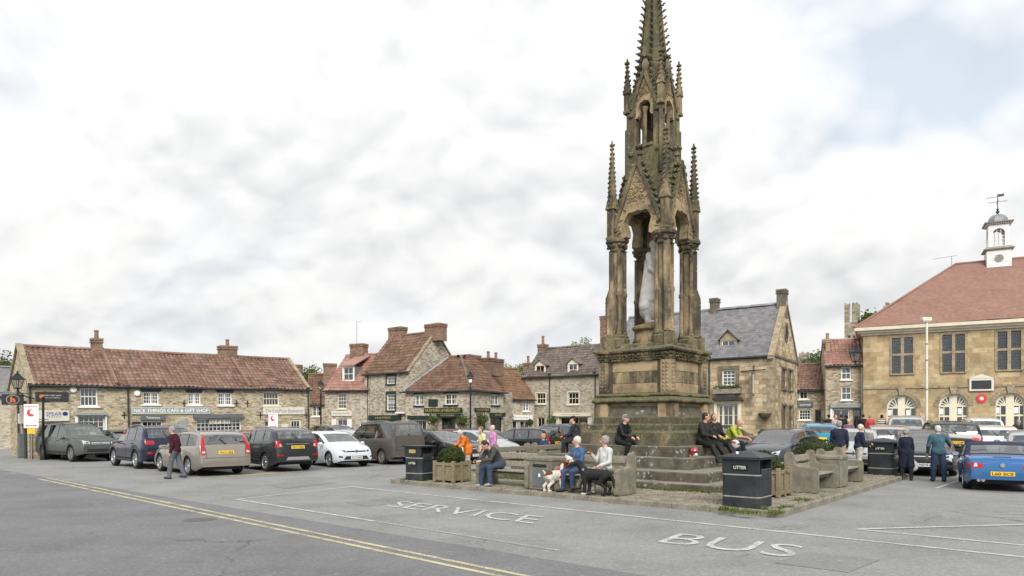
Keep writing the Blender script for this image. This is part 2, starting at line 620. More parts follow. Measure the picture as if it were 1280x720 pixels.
def asphalt(name, c, patches):
    m, t = newmat(name)
    o = obco(t)
    agg = t.noise(o, 140, 3, .7)
    mid = t.noise(o, .55, 8, .62)
    col = t.ramp(mid, [(.25, tuple(x * .72 for x in c)), (.5, c), (.75, tuple(x * 1.18 for x in c))])
    sp = t.add('ShaderNodeTexVoronoi', {'Vector': o, 'Scale': 34.0}).outputs[1]
    spk = t.math('MULTIPLY', t.add('ShaderNodeSeparateColor', {0: sp}).outputs[0], 1.0)
    col = t.mix(t.ramp(spk, [(0, .28), (.5, 0.0), (1, .0)]), col, tuple(x * .45 for x in c))
    col = t.mix(t.ramp(spk, [(.86, 0.0), (1, .35)]), col, tuple(min(1, x * 1.9) for x in c))
    # worn and oil-stained areas, hairline cracks
    st = t.ramp(t.noise(o, 1.6, 7, .72), [(.58, 0.0), (.74, patches)])
    col = t.mix(st, col, tuple(x * .55 for x in c))
    warp = t.add('ShaderNodeVectorMath', {0: o, 1: t.noise(o, 1.2, 5, .6, 1)}, operation='ADD').outputs[0]
    cr = t.add('ShaderNodeTexVoronoi', {'Vector': warp, 'Scale': .22}, feature='DISTANCE_TO_EDGE').outputs[0]
    crack = t.math('MULTIPLY', t.ramp(cr, [(.0, .8), (.006, 0.0)]), t.ramp(t.noise(o, .35, 3), [(.5, 0.0), (.6, 1.0)]))
    col = t.mix(crack, col, tuple(x * .35 for x in c))
    finish(t, col, .88, t.math('MULTIPLY_ADD', crack, -1.0, agg), .008, .55, spec=.25)
    return m


def road_paint(name, c, wear=.55):
    """worn paint: chips show the asphalt below through alpha"""
    m, t = newmat(name)
    o = obco(t)
    n = t.math('MULTIPLY_ADD', t.noise(o, 26, 6, .75), .6, t.math('MULTIPLY', t.noise(o, 2.2, 5, .6), .4))
    a = t.ramp(n, [(wear - .16, 0.25), (wear - .03, .95)])
    col = t.ramp(t.noise(o, 5, 5), [(.3, tuple(x * .8 for x in c)), (.7, c)])
    finish(t, col, .75, None, spec=.2, Alpha=a)
    return m


def glass(name, tint=(.55, .6, .6), trans=.6, rough=.02, base=.06, bump=.10):
    m, t = newmat(name)
    ior = t.math('MULTIPLY_ADD', t.add('ShaderNodeNewGeometry').outputs['Backfacing'], 1 / 1.6 - 1.6, 1.6)      # same from both sides of the pane
    gn = t.add('ShaderNodeNewGeometry').outputs['True Normal']
    fr = t.add('ShaderNodeFresnel', {'IOR': ior, 'Normal': gn}).outputs[0]
    n = t.add('ShaderNodeBump', {'Height': t.noise(obco(t), 2.5, 2), 'Distance': .02, 'Strength': bump}).outputs[0] if bump else gn
    gl = t.add('ShaderNodeBsdfGlossy', {'Color': (1, 1, 1), 'Roughness': rough, 'Normal': n})
    tr = t.add('ShaderNodeBsdfTransparent', {'Color': tint})
    fac = t.math('MULTIPLY_ADD', fr, 1 - base, base, clamp=True)
    mx = t.add('ShaderNodeMixShader', {0: fac, 1: tr.outputs[0], 2: gl.outputs[0]})
    t.add('ShaderNodeOutputMaterial', {0: mx.outputs[0]})
    return m


def timber(name, c):
    m, t = newmat(name)
    o = obco(t)
    st = t.add('ShaderNodeVectorMath', {0: o, 1: (1, 1, 1)}, operation='MULTIPLY').outputs[0]
    n = t.noise(st, 18, 6, .7)
    col = t.ramp(n, [(.25, tuple(x * .5 for x in c)), (.5, c), (.8, tuple(min(1, x * 1.5) for x in c))])
    col = t.mix(t.ramp(t.noise(o, 2.5, 5, .7), [(.5, 0.0), (.7, .5)]), col, (.09, .095, .05))
    finish(t, col, .9, n, .01, .5, spec=.15)
    return m


def carpaint(name, c, metal=.35, dirt=0.0):
    m, t = newmat(name)
    o = obco(t)
    col = t.ramp(t.noise(o, 3, 3), [(.3, tuple(x * .93 for x in c)), (.7, c)])
    z = t.add('ShaderNodeSeparateXYZ', {0: o}).outputs[2]
    d = t.math('MULTIPLY', t.ramp(z, [(.25, .6), (.75, .06)]), t.ramp(t.noise(o, 4, 6, .7), [(.3, .35), (.7, 1.0)]))
    d = t.math('ADD', d, dirt, clamp=True)
    col = t.mix(t.math('MULTIPLY', d, .75 if dirt else .16), col, (.17, .15, .12))     # road film on the lower flanks
    rough = t.math('MULTIPLY_ADD', d, .5 if dirt else .18, .16)
    finish(t, col, rough, None, metal=metal, spec=.3, coat=.6 if not dirt else .15)
    return m


def foliage(name, a, b):
    m, t = newmat(name)
    o = obco(t)
    wn = t.add('ShaderNodeNewGeometry').outputs['Random Per Island']
    col = t.ramp(t.math('MULTIPLY_ADD', wn, .6, t.math('MULTIPLY', t.noise(o, 3, 4), .4)), [(.2, a), (.8, b)])
    d = t.add('ShaderNodeBsdfPrincipled', {'Base Color': col, 'Roughness': .7, 'Specular IOR Level': .25})
    tr = t.add('ShaderNodeBsdfTranslucent', {'Color': col})
    mx = t.add('ShaderNodeMixShader', {0: .3, 1: d.outputs[0], 2: tr.outputs[0]})
    t.add('ShaderNodeOutputMaterial', {0: mx.outputs[0]})
    return m


M = {}
M['asphalt'] = asphalt('car_park_asphalt', (.228, .228, .220), .5)
M['road'] = asphalt('road_asphalt', (.164, .163, .165), .42)
M['asphalt_old'] = asphalt('old_tarmac_patch', (.20, .199, .19), .4)
M['ironcover'] = plain('cast_iron_cover', (.10, .095, .09), .7, .3, 30, bump=.5, bscale=60)
M['white_line'] = road_paint('white_road_paint', (.56, .56, .54), .562)
M['faint_line'] = road_paint('faded_road_paint', (.45, .45, .43), .62)
M['yellow_line'] = road_paint('yellow_road_paint', (.60, .53, .34), .565)
M['faint_yellow'] = road_paint('faded_yellow_paint', (.56, .46, .22), .60)
M['kerb'] = plain('kerb_stone', (.21, .19, .15), .9, .35, 5, bump=.6, bscale=40, dirt=((.09, .09, .05), .6))
M['sett'] = plain('paving_setts', (.23, .205, .16), .9, .4, 3.5, bump=.5, bscale=35, dirt=((.10, .10, .06), .5))
M['earth'] = plain('joint_earth', (.11, .10, .07), .95, .4, 8, bump=.5)
M['grass'] = foliage('grass_blades', (.06, .09, .02), (.17, .20, .055))
M['rubble'] = stone_wall('rubble_limestone', [(.12, .095, .062), (.31, .245, .155), (.45, .365, .24), (.56, .485, .355)], .10, .25, stain_amt=.30, warp=.09, mcol=(.40, .36, .28))
M['rubble_grey'] = stone_wall('grey_rubble_limestone', [(.13, .108, .078), (.31, .262, .195), (.45, .39, .30), (.55, .50, .41)], .11, .25, stain_amt=.28, warp=.08, mcol=(.42, .385, .32))
M['rubble_pale'] = stone_wall('pale_rubble_limestone', [(.20, .17, .12), (.33, .285, .21), (.43, .38, .295), (.50, .45, .36)], .12, .26, stain_amt=.25, mcol=(.42, .38, .30))
M['pubstone'] = stone_wall('golden_rubble', [(.16, .115, .065), (.34, .255, .15), (.46, .36, .225), (.54, .45, .305)], .24, .5, stain_amt=.5)
M['ashlar'] = stone_wall('golden_ashlar', [(.26, .18, .10), (.40, .295, .165), (.44, .335, .195), (.50, .40, .25)], .30, .78, .006, (.30, .235, .15), (.16, .135, .085), .75, .3, .01, grime=((.25, .165, .10), .5))
M['castle'] = stone_wall('ruin_stone', [(.12, .105, .075), (.22, .195, .145), (.30, .27, .205), (.35, .32, .25)], .35, .7, stain_amt=.7, bump=.9)
M['trimstone'] = plain('dressed_stone', (.30, .245, .165), .9, .3, 4, bump=.4, dirt=((.10, .085, .06), .7))
M['darkstone'] = plain('sooted_stone', (.15, .125, .09), .9, .4, 4, bump=.5, dirt=((.06, .055, .045), .7))
M['creamstone'] = plain('painted_cornice', (.60, .545, .43), .7, .1, 3, dirt=((.36, .32, .24), .35))
M['brick'] = stone_wall('chimney_brick', [(.10, .055, .04), (.185, .10, .07), (.24, .135, .095), (.28, .18, .13)], .075, .225, .008, (.30, .25, .19), (.08, .065, .05), .6, .5, .005)
M['pantile'] = tiles('weathered_pantiles', [(.07, .046, .037), (.145, .083, .062), (.215, .130, .099), (.30, .215, .175)])
M['pantile_brown'] = tiles('brown_pantiles', [(.055, .035, .027), (.115, .065, .045), (.165, .097, .068), (.22, .15, .115)], lich_amt=.4)
M['pantile_red'] = tiles('red_pantiles', [(.17, .085, .068), (.25, .13, .103), (.315, .18, .145), (.37, .25, .21)], lich_amt=.25)
M['pantile_orange'] = tiles('mossy_orange_pantiles', [(.085, .05, .035), (.155, .088, .055), (.205, .12, .075), (.205, .15, .095)], (.15, .14, .06), .7)
M['pantile_grey'] = tiles('grey_brown_pantiles', [(.055, .045, .04), (.105, .085, .075), (.15, .12, .105), (.21, .175, .155)], lich_amt=.4)
M['plaintile'] = tiles('red_plain_tiles', [(.18, .105, .082), (.225, .127, .098), (.26, .148, .115), (.285, .18, .145)], (.22, .155, .125), .6)
M['slate'] = tiles('purple_grey_slates', [(.085, .083, .086), (.135, .132, .136), (.175, .171, .175), (.23, .225, .226)], (.30, .285, .28), .55, .7)
M['lead'] = plain('lead_sheet', (.22, .235, .25), .55, .2, 3, metal=.3)
M['mon'] = monument_stone('monument_sandstone', 1.0, off=.04, sooty=.05)
M['mon_grey'] = monument_stone('sooty_plinth_stone', 1.0, off=.10, sooty=.13)
M['mon_pale'] = monument_stone('cleaner_sandstone', .45, True)
M['mon_moss'] = monument_stone('mossy_sandstone', 1.1, off=.20, sooty=.08)
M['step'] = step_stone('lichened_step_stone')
M['statue'] = plain('statue_stone', (.53, .515, .485), .85, .28, 5, bump=.4, dirt=((.16, .155, .14), .6))
M['bench'] = plain('concrete_bench_ends', (.185, .168, .132), .92, .36, 4, bump=.5, bscale=45, dirt=((.12, .115, .07), .6))
M['timber'] = timber('weathered_timber', (.25, .225, .18))
M['planter'] = timber('planter_timber', (.215, .175, .115))
M['white'] = plain('white_joinery', (.72, .71, .68), .5, .06, 5)
M['cream'] = plain('cream_joinery', (.66, .61, .48), .55, .07, 4)
M['offwhite'] = plain('off_white_board', (.60, .575, .50), .6, .08, 4)
M['green'] = plain('dark_green_paint', (.018, .034, .027), .4, .2, 5)
M['slategrey'] = plain('slate_grey_paint', (.115, .125, .13), .5, .12, 4)
M['signgrey'] = plain('pale_grey_sign', (.26, .29, .29), .5, .1, 4)
M['charcoal'] = plain('charcoal_paint', (.035, .038, .04), .45, .15, 5)
M['black'] = plain('black_iron', (.012, .013, .014), .42, .2, 8)
M['binblack'] = plain('black_bin_plastic', (.022, .026, .03), .42, .25, 3, bump=.12, dirt=((.09, .09, .085), .35))
M['gold'] = plain('gold_lettering', (.50, .36, .12), .4, .1, 6, metal=.4)
M['greyband'] = plain('worn_grey_band', (.26, .245, .215), .6, .25, 8)
M['signwhite'] = plain('white_print', (.78, .78, .76), .6, .04, 5)
M['signred'] = plain('red_print', (.55, .05, .055), .6, .08, 5)
M['signblue'] = plain('navy_print', (.02, .035, .18), .5, .08, 5)
M['signorange'] = plain('orange_print', (.62, .16, .05), .5, .08, 5)
M['signyellow'] = plain('yellow_print', (.75, .45, .02), .5, .06, 5)
M['ink'] = plain('dark_print', (.03, .03, .035), .6, .1, 5)
M['greyink'] = plain('grey_print', (.20, .20, .19), .6, .1, 5)
M['purple'] = plain('purple_poster', (.13, .05, .28), .6, .15, 6)
M['glass'] = glass('window_glass')
M['dark'] = plain('dark_interior', (.022, .02, .018), .9, .4, 2)
M['warmroom'] = plain('shop_interior', (.10, .065, .035), .9, .7, 2.5)
M['curtain'] = plain('net_curtain', (.50, .49, .46), .9, .15, 4)
M['bark'] = plain('bark', (.10, .08, .055), .95, .3, 8, bump=.6)
M['leaf'] = foliage('tree_leaves', (.045, .075, .02), (.12, .165, .045))
M['leaf_light'] = foliage('spring_leaves', (.11, .15, .04), (.22, .27, .09))
M['boxleaf'] = foliage('box_hedge_leaves', (.025, .042, .012), (.085, .115, .03))
M['hill'] = plain('far_woodland', (.06, .085, .035), .95, .4, 1)
# ------------------------------------------------------------------ the square is level, then climbs gently to the back right
def sstep(t):
    t = min(1, max(0, t))
    return t * t * (3 - 2 * t)


def gz(x, y):
    return .032 * min(max(0, y - 22), 30) * sstep((x - 4) / 8)


def GG(px, py):
    """ground point of a photograph ray on the real terrain"""
    lo, hi = 3.0, 120.0
    for _ in range(50):
        d = (lo + hi) / 2
        z = H + (HZ - py) / F * d
        if z > gz((px - CX) / F * d, d):
            lo = d
        else:
            hi = d
    x = (px - CX) / F * d
    return Vector((x, d, gz(x, d)))


def GD(px, d, dz=0.0):
    x = (px - CX) / F * d
    return Vector((x, d, gz(x, d) + dz))
# ------------------------------------------------------------------ ground: car park, road, island with kerb and setts
MC = Vector((4.55, 22.0, 0))                   # monument centre
MA = R(-40.3)                                  # its x axis runs along the front kerb
MR = Matrix.Translation(MC) @ Matrix.Rotation(MA, 4, 'Z')
MRI = MR.inverted()


def sheet(name, pts, z, m, kind='structure'):
    o = MB().poly([(p[0], p[1], z) for p in pts]).build(name, m)
    return tag(o, kind=kind)


xs = [-500, -120, -60, -30, -15, -5, 0] + [2 + .75 * i for i in range(16)] + [16, 20, 30, 45, 60, 120, 500]
ys = [-80, -20, 0, 10, 18, 21, 22, 23, 24, 26, 30, 36, 42, 48, 51, 52, 53, 60, 90, 200, 900]
tag(MB().grid([[(x, y, gz(x, y)) for x in xs] for y in ys]).build('ground', M['asphalt']), kind='structure')
ux = Vector((math.cos(MA), math.sin(MA), 0))   # along the kerb, to the right and towards the camera
uy = Vector((-ux.y, ux.x, 0))


def strip(name, a, b, wid, z, m, kind='structure'):
    a, b = Vector(a), Vector(b)
    d = (b - a).normalized()
    n = Vector((-d.y, d.x, 0)) * wid / 2
    return sheet(name, [a - n, b - n, b + n, a + n], z, m, kind)


# the darker carriageway left of the yellow lines
e0 = G(200, 620)
sheet('road', [e0 - ux * 60, e0 + ux * 60, e0 + ux * 60 - uy * 9.5, e0 - ux * 60 - uy * 9.5], .004, M['road'])
for i, (pa, pb) in enumerate((((47, 598.5), (833, 765)), ((58, 597.4), (872, 765)))):
    strip('yellow_line', G(*pa), G(*pb), .085, .009, M['yellow_line'])
strip('yellow_line_end', G(46, 597.4), G(58, 596.8), .08, .011, M['yellow_line'])
strip('white_line_dash', G(14, 592), G(36, 587.5), .09, .009, M['faint_line'])
strip('white_line_dash', G(18, 594), G(46, 595.3), .08, .009, M['faint_line'])
# bus bay markings
bl0, bl1 = G(438, 608.5), G(1290, 698)
strip('white_line', bl0, bl1, .10, .008, M['white_line'])
strip('white_line', G(294, 624.5), G(440, 608.3), .085, .006, M['white_line'])
strip('white_line', G(294, 624.3), G(468, 652), .085, .010, M['white_line'])
strip('white_line', G(468, 652), G(700, 689), .07, .010, M['faint_line'])
strip('white_line', G(1072, 662), G(1290, 656), .10, .012, M['white_line'])
strip('white_line', G(1072, 662), G(1290, 683), .10, .008, M['white_line'])
strip('white_line', G(1170, 611), G(1200, 600.5), .10, .012, M['white_line'])
strip('white_line', G(1174, 612), G(1300, 617), .09, .008, M['faint_line'])
for k in range(7):
    q = G(1258 - k * 2.6, 622 + k * 4.1)
    strip('hatch_line', q, q + Vector((2.6, -.25, 0)), .07, .010, M['faint_line'])
strip('yellow_line', G(138, 580), G(250, 596), .08, .008, M['faint_yellow'])
for k in range(6):
    q = G(262 + k * 13, 596.6 - k * .9)
    strip('yellow_hatch', q, q + Vector((1.25, .8, 0)), .13, .010, M['faint_yellow'])
for k in range(4):
    q = G(150 + k * 14, 586 + k * 1.6)
    strip('faded_letter', q, q + Vector((.8, -.12, 0)), .16, .009, M['faint_line'])


for k, (pts_, mm) in enumerate(((((430, 628), (500, 622), (530, 626), (458, 633)), 'asphalt_old'), (((1010, 690), (1100, 700), (1060, 716), (968, 704)), 'asphalt_old'), (((330, 606), (392, 600), (420, 604), (356, 611)), 'asphalt_old'))):
    sheet('tarmac_patch', [G(*q) for q in pts_], .0045 + .0004 * k, M[mm])
mh = GG(250, 650)
tag(MB().lathe([(.30, .0), (.30, .006), (.02, .007)], 24, mh).build('manhole_cover', M['ironcover']), kind='structure')


def ground_text(name, txt, p_lb, p_rb, p_lt, m):
    """road lettering: baseline from p_lb to p_rb, cap height towards p_lt"""
    me = text_mesh(txt, 1.0, m, bold=-.004)
    co = np.zeros(len(me.vertices) * 3)
    me.vertices.foreach_get('co', co)
    co = co.reshape(-1, 3)
    lo, hi = co.min(0), co.max(0)
    t = (co - lo) / np.maximum(hi - lo, 1e-6)
    a, b, c = (np.array(q) for q in (p_lb, p_rb, p_lt))
    w_ = a + t[:, :1] * (b - a) + t[:, 1:2] * (c - a)
    w_[:, 2] = .0125
    me.vertices.foreach_set('co', w_.ravel())
    me.update()
    return tag(link(name, me), kind='structure')


ground_text('road_lettering', 'SERVICE', G(480, 633), G(666, 655.5), G(503, 626.8), M['white_line'])
ground_text('road_lettering', 'BUS', G(821, 678.5), G(990, 698), G(850, 667), M['white_line'])

# island (in the monument's frame)
IX0, IX1, IY0, IY1 = -5.35, 6.22, -6.47, 6.0
isl = empty('pavement', MC, MA)
isl['kind'] = 'structure'
MB().box(IX0 + .12, IX1 - .12, IY0 + .12, IY1 - .12, -.05, .085).build('bedding', M['earth'], isl)
kerb_me = {}
def kerb_run(p, q):
    p, q = Vector(p), Vector(q)
    L = (q - p).length
    d = (q - p) / L
    ang = math.atan2(d.y, d.x)
    s = 0
    while s < L - .05:
        l = min(rnd.choice((.85, .95, 1.1)), L - s)
        if L - s - l < .35:
            l = L - s
        key = round(l, 2)
        if key not in kerb_me:
            kerb_me[key] = MB().bevbox(.004, l - .004, 0, .15, -.08, .125, .018).mesh('kerb_stone', M['kerb'])
        o = link('kerb_stone', kerb_me[key], isl, p + d * s + Vector((0, 0, rnd.uniform(-.006, .004))), (0, 0, ang))
        s += l
kerb_run((IX0 + .16, IY0, 0), (IX1 - .16, IY0, 0))
kerb_run((IX1, IY0 + .16, 0), (IX1, IY1 - .1, 0))
kerb_run((IX1 - .1, IY1, 0), (IX0 + .2, IY1, 0))
kerb_run((IX0, IY1, 0), (IX0, IY0 + .16, 0))
for cx, cy, a in ((IX1, IY0, 90), (IX0, IY0, 0), (IX0, IY1, 270), (IX1, IY1, 180)):
    pts = [(0.0, 0.0)] + [(.16 - .16 * math.cos(R(q)) , .16 - .16 * math.sin(R(q))) for q in range(0, 91, 15)][::-1]
    pts = [(.16, 0, -.08)] + [(.16 - .16 * math.sin(R(q)), .16 - .16 * math.cos(R(q)), -.08) for q in range(0, 91, 15)] + [(0, .16, -.08), (.16, .16, -.08)]
    seen = []
    for q in pts:
        if not any((Vector(q) - Vector(w_)).length < .004 for w_ in seen):
            seen.append(q)
    MB().prism(seen, (0, 0, .2)).build('kerb_corner', M['kerb'], isl, (cx, cy, 0), (0, 0, R(a)))
# setts: small rounded cobbles, one mesh (far past 300)
sm = MB()
y = IY0 + .17
row = 0
while y < IY1 - .2:
    hgt = rnd.uniform(.10, .13)
    x = IX0 + .17 + rnd.uniform(0, .06)
    while x < IX1 - .2:
        l = rnd.uniform(.11, .2)
        if not (abs(x + l / 2) < 3.6 and abs(y) < 3.6) and x + l < IX1 - .16:
            z = .112 + rnd.uniform(-.008, .008) - .012 * (math.sin(x * 1.3) * math.sin(y * .9))
            c = .016
            b = [(x, y), (x + l - .012, y), (x + l - .012, y + hgt - .012), (x, y + hgt - .012)]
            m_ = (x + l / 2, y + hgt / 2)
            sm.hexa([(p[0], p[1], .07) for p in b] + [(p[0] + (c if p[0] < m_[0] else -c), p[1] + (c if p[1] < m_[1] else -c), z + rnd.uniform(-.004, .004)) for p in b])
        x += l
    y += hgt
tag(sm.build('cobble_setts', M['sett'], isl), kind='stuff')


# grass tufts growing along the steps and bins
def tuft_field(name, spots, n, hmax, parent=None):
    mb = MB()
    r = random.Random(3)
    for (x, y, sx, sy, ang) in spots:
        for _ in range(n):
            a, b = r.gauss(0, .4) * sx, r.gauss(0, .4) * sy
            px_, py_ = x + a * math.cos(ang) - b * math.sin(ang), y + a * math.sin(ang) + b * math.cos(ang)
            h_ = r.uniform(.3, 1) * hmax
            t_ = r.uniform(0, 6.28)
            dx, dy = math.cos(t_), math.sin(t_)
            wd = r.uniform(.008, .018)
            lean = r.uniform(.0, .8) * h_
            z0 = .09
            mb.poly([(px_ - dy * wd, py_ + dx * wd, z0), (px_ + dy * wd, py_ - dx * wd, z0), (px_ + dx * lean + dy * wd * .4, py_ + dy * lean - dx * wd * .4, z0 + h_), (px_ + dx * lean, py_ + dy * lean, z0 + h_ * 1.05)])
    return mb.build(name, M['grass'], parent)


def IL(px, py, z=.12):
    """point of the island's top in the monument frame"""
    return MRI @ G(px, py, z)


sp = []
for k in range(26):
    sp.append((-3.6 + k * .29, -3.92 + rnd.uniform(-.1, .06), .3, .10, 0))
for k in range(14):
    sp.append((3.9 + rnd.uniform(0, .1), -3.6 + k * .4, .10, .25, 0))
for px, py in ((505, 600), (515, 598), (530, 600), (905, 636), (918, 638), (935, 640), (955, 637), (970, 640), (985, 634), (1003, 625), (1068, 594), (1125, 590), (1118, 592), (1128, 594), (1060, 598)):
    q = IL(px, py)
    sp.append((q.x, q.y, .24, .12, rnd.uniform(0, 3)))
for px, py in ((640, 594), (655, 594), (670, 594), (684, 596), (575, 586), (590, 588), (738, 600), (750, 604), (780, 608)):
    q = IL(px, py)
    sp.append((q.x, q.y, .4, .15, 0))
g_ = tuft_field('grass_tufts', sp, 90, .10, None)
g_.matrix_world = MR
tag(g_, kind='stuff', label='green grass tufts in the joints beside the monument steps')
g_['category'] = 'grass'
# ------------------------------------------------------------------ the memorial: steps, pedestal, canopy, lantern, spire
mon = empty('memorial_monument', MC, MA, 'tall blackened gothic stone memorial with crocketed spire over a standing statue', 'monument')


def side_xf(k):
    return Matrix.Rotation(k * math.pi / 2, 4, 'Z')


def course(name, part, s0, s1, z0, z1, depth, nb, m, jit=.006, gap=.004, core=True):
    """a square ring of stones: outer half-size s0 at z0, s1 at z1"""
    si = max(s1 - depth, .05)
    c = MB().box(-si - .05, si + .05, -si - .05, si + .05, z0 - .02, z1 - .012).build(part, m, mon)
    for k in range(4):
        X = side_xf(k)
        cuts = [-1 + 2 * i / nb for i in range(nb + 1)]
        for i in range(1, nb):
            cuts[i] += rnd.uniform(-.18, .18) / nb
        for i in range(nb):
            a, b = cuts[i], cuts[i + 1]
            g = gap
            dz = rnd.uniform(-jit, jit) * .5
            do = rnd.uniform(-jit, jit)

            def pt(t, s, z):
                return X @ Vector((t * s, -s, z))
            ga, gb = (g if i else 0), (g if i < nb - 1 else 0)
            p = [pt(a, s0 + do, z0), pt(b, s0 + do, z0), pt(b, si, z0), pt(a, si, z0), pt(a, s1 + do, z1 + dz), pt(b, s1 + do, z1 + dz), pt(b, si, z1 + dz), pt(a, si, z1 + dz)]
            ax = X @ Vector((1, 0, 0))
            for q in (0, 3, 4, 7):
                p[q] = p[q] + ax * ga
            for q in (1, 2, 5, 6):
                p[q] = p[q] - ax * gb
            # worn arris: chamfer of the outer top edge as a second, smaller ring
            mb = MB()
            ch = .025
            top_out = [(p[4] + (p[7] - p[4]).normalized() * ch), (p[5] + (p[6] - p[5]).normalized() * ch)]
            lo_out = [p[4] + (p[0] - p[4]).normalized() * ch, p[5] + (p[1] - p[5]).normalized() * ch]
            v = [p[0], p[1], p[2], p[3], lo_out[0], lo_out[1], top_out[0], top_out[1], p[6], p[7]]
            mb.v = [tuple(q) for q in v]
            mb.f = [(3, 2, 1, 0), (0, 1, 5, 4), (4, 5, 7, 6), (6, 7, 8, 9), (1, 2, 8, 7, 5), (3, 0, 4, 6, 9), (2, 3, 9, 8)]
            mb.m = [0] * 7
            mb.build(name, m, c)
    return c


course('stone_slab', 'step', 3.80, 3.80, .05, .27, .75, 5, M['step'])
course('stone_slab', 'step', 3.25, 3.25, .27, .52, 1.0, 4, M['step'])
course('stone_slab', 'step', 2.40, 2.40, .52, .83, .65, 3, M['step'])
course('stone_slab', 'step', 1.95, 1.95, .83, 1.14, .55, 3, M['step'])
course('stone_block', 'plinth_course', 1.66, 1.60, 1.14, 1.50, .4, 4, M['mon_grey'])
course('stone_block', 'plinth_course', 1.60, 1.50, 1.50, 1.585, .4, 3, M['mon_grey'])
course('stone_block', 'plinth_course', 1.47, 1.45, 1.585, 1.74, .4, 4, M['mon_grey'])
course('stone_block', 'plinth_course', 1.45, 1.38, 1.74, 1.80, .4, 3, M['mon_moss'])
course('stone_block', 'plinth_course', 1.38, 1.36, 1.80, 2.0, .4, 3, M['mon_grey'])
# die with steeply weathered panels between upright corner blocks
die = MB().box(-1.20, 1.20, -1.20, 1.20, 1.98, 2.42).build('die', M['mon_pale'], mon)
for k in range(4):
    X = side_xf(k)
    for sx in (-1, 1):
        c = [X @ Vector(v) for v in ((sx * .86, -1.34, 2.0), (sx * 1.34, -1.34, 2.0))]
        a0, a1 = sorted((sx * .88, sx * 1.335))
        MB().box(a0, a1, -1.335, -1.15, 2.0, 2.42, M=X).build('corner_block', M['mon_pale'], die)
    mb = MB()
    p = [(-.95, -1.33, 2.0), (.95, -1.33, 2.0), (.95, -1.1, 2.0), (-.95, -1.1, 2.0), (-.78, -1.16, 2.42), (.78, -1.16, 2.42), (.78, -1.1, 2.42), (-.78, -1.1, 2.42)]
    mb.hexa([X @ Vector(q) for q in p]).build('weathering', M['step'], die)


def mould(name, prof, m, smooth=40, parent=mon):
    """square moulding from (half-size, z) pairs"""
    mb = MB()
    rows = [[(sx * s, sy * s, z) for sx, sy in ((-1, -1), (1, -1), (1, 1), (-1, 1))] for s, z in prof]
    mb.grid(rows, True)
    n = len(mb.v)
    mb.f += [(3, 2, 1, 0), (n - 4, n - 3, n - 2, n - 1)]
    mb.m += [0, 0]
    return mb.build(name, m, parent)


mould('base_moulding', [(1.33, 2.42), (1.385, 2.43), (1.42, 2.46), (1.425, 2.50), (1.40, 2.54), (1.33, 2.58), (1.30, 2.62)], M['mon_moss'])
mould('base_moulding', [(1.28, 2.62), (1.335, 2.635), (1.345, 2.67), (1.30, 2.70), (1.26, 2.73)], M['mon'])
dado = MB().box(-1.14, 1.14, -1.14, 1.14, 2.72, 3.72).build('dado', M['mon_pale'], mon)
lump_v = [(0, 0, .5), (.5, 0, 0), (0, .5, 0), (-.5, 0, 0), (0, -.5, 0)]
for k in range(4):
    X = side_xf(k)
    z = 2.735
    for hgt in (.30, .36, .31):
        MB().bevbox(-.795, .795, -1.175, -1.1, z + .003, z + hgt - .003, .008, M=X).build('panel_stone', M['mon_pale' if hgt != .36 else 'mon'], dado)
        z += hgt
    for sx in (-1, 1):
        a0, a1 = sorted((sx * .80, sx * .92))
        MB().bevbox(a0, a1, -1.205, -1.1, 2.735, 3.72, .012, M=X).build('panel_border', M['mon_grey'], dado)
# corner pilasters with a carved diaper strip on both faces
for k in range(4):
    X = side_xf(k)
    mb = MB().bevbox(.92, 1.26, -1.26, -.92, 2.73, 3.72, .012, M=X)
    for j in range(8):
        zc = 2.82 + j * .115
        for face in (0, 1):
            for i in (0, 1):
                u = 1.03 + i * .12
                n0 = len(mb.v)
                c = Vector((u, -1.26, zc)) if face == 0 else Vector((1.26, -u, zc))
                e1 = Vector((1, 0, 0)) if face == 0 else Vector((0, 1, 0))
                out = Vector((0, -1, 0)) if face == 0 else Vector((1, 0, 0))
                q = .05
                for a, b in ((-1, -1), (1, -1), (1, 1), (-1, 1)):
                    mb.v.append(tuple(X @ (c + e1 * a * q + Vector((0, 0, b * q)))))
                mb.v.append(tuple(X @ (c + out * .03)))
                mb.f += [(n0 + a, n0 + (a + 1) % 4, n0 + 4) for a in range(4)]
                mb.m += [0] * 4
    mb.fix = True
    mb.build('corner_pilaster', M['mon_pale'] if k % 2 == 0 else M['mon'], mon)


def ico(r, c, mb, rr, sq=(1, 1, 1)):
    """rough leaf-like lump"""
    n0 = len(mb.v)
    p = [(0, 0, 1), (0, 0, -1)] + [(math.cos(a), math.sin(a), .45 * (-1) ** i) for i, a in enumerate([q * math.pi / 3 for q in range(6)])]
    a0 = rr.uniform(0, 6.28)
    ca, sa = math.cos(a0), math.sin(a0)
    for q in p:
        j = rr.uniform(.65, 1.25) * r
        mb.v.append((c[0] + (q[0] * ca - q[1] * sa) * j * sq[0], c[1] + (q[0] * sa + q[1] * ca) * j * sq[1], c[2] + q[2] * j * sq[2]))
    for i in range(6):
        mb.f += [(n0, n0 + 2 + i, n0 + 2 + (i + 1) % 6), (n0 + 1, n0 + 2 + (i + 1) % 6, n0 + 2 + i)]
    mb.m += [0] * 12


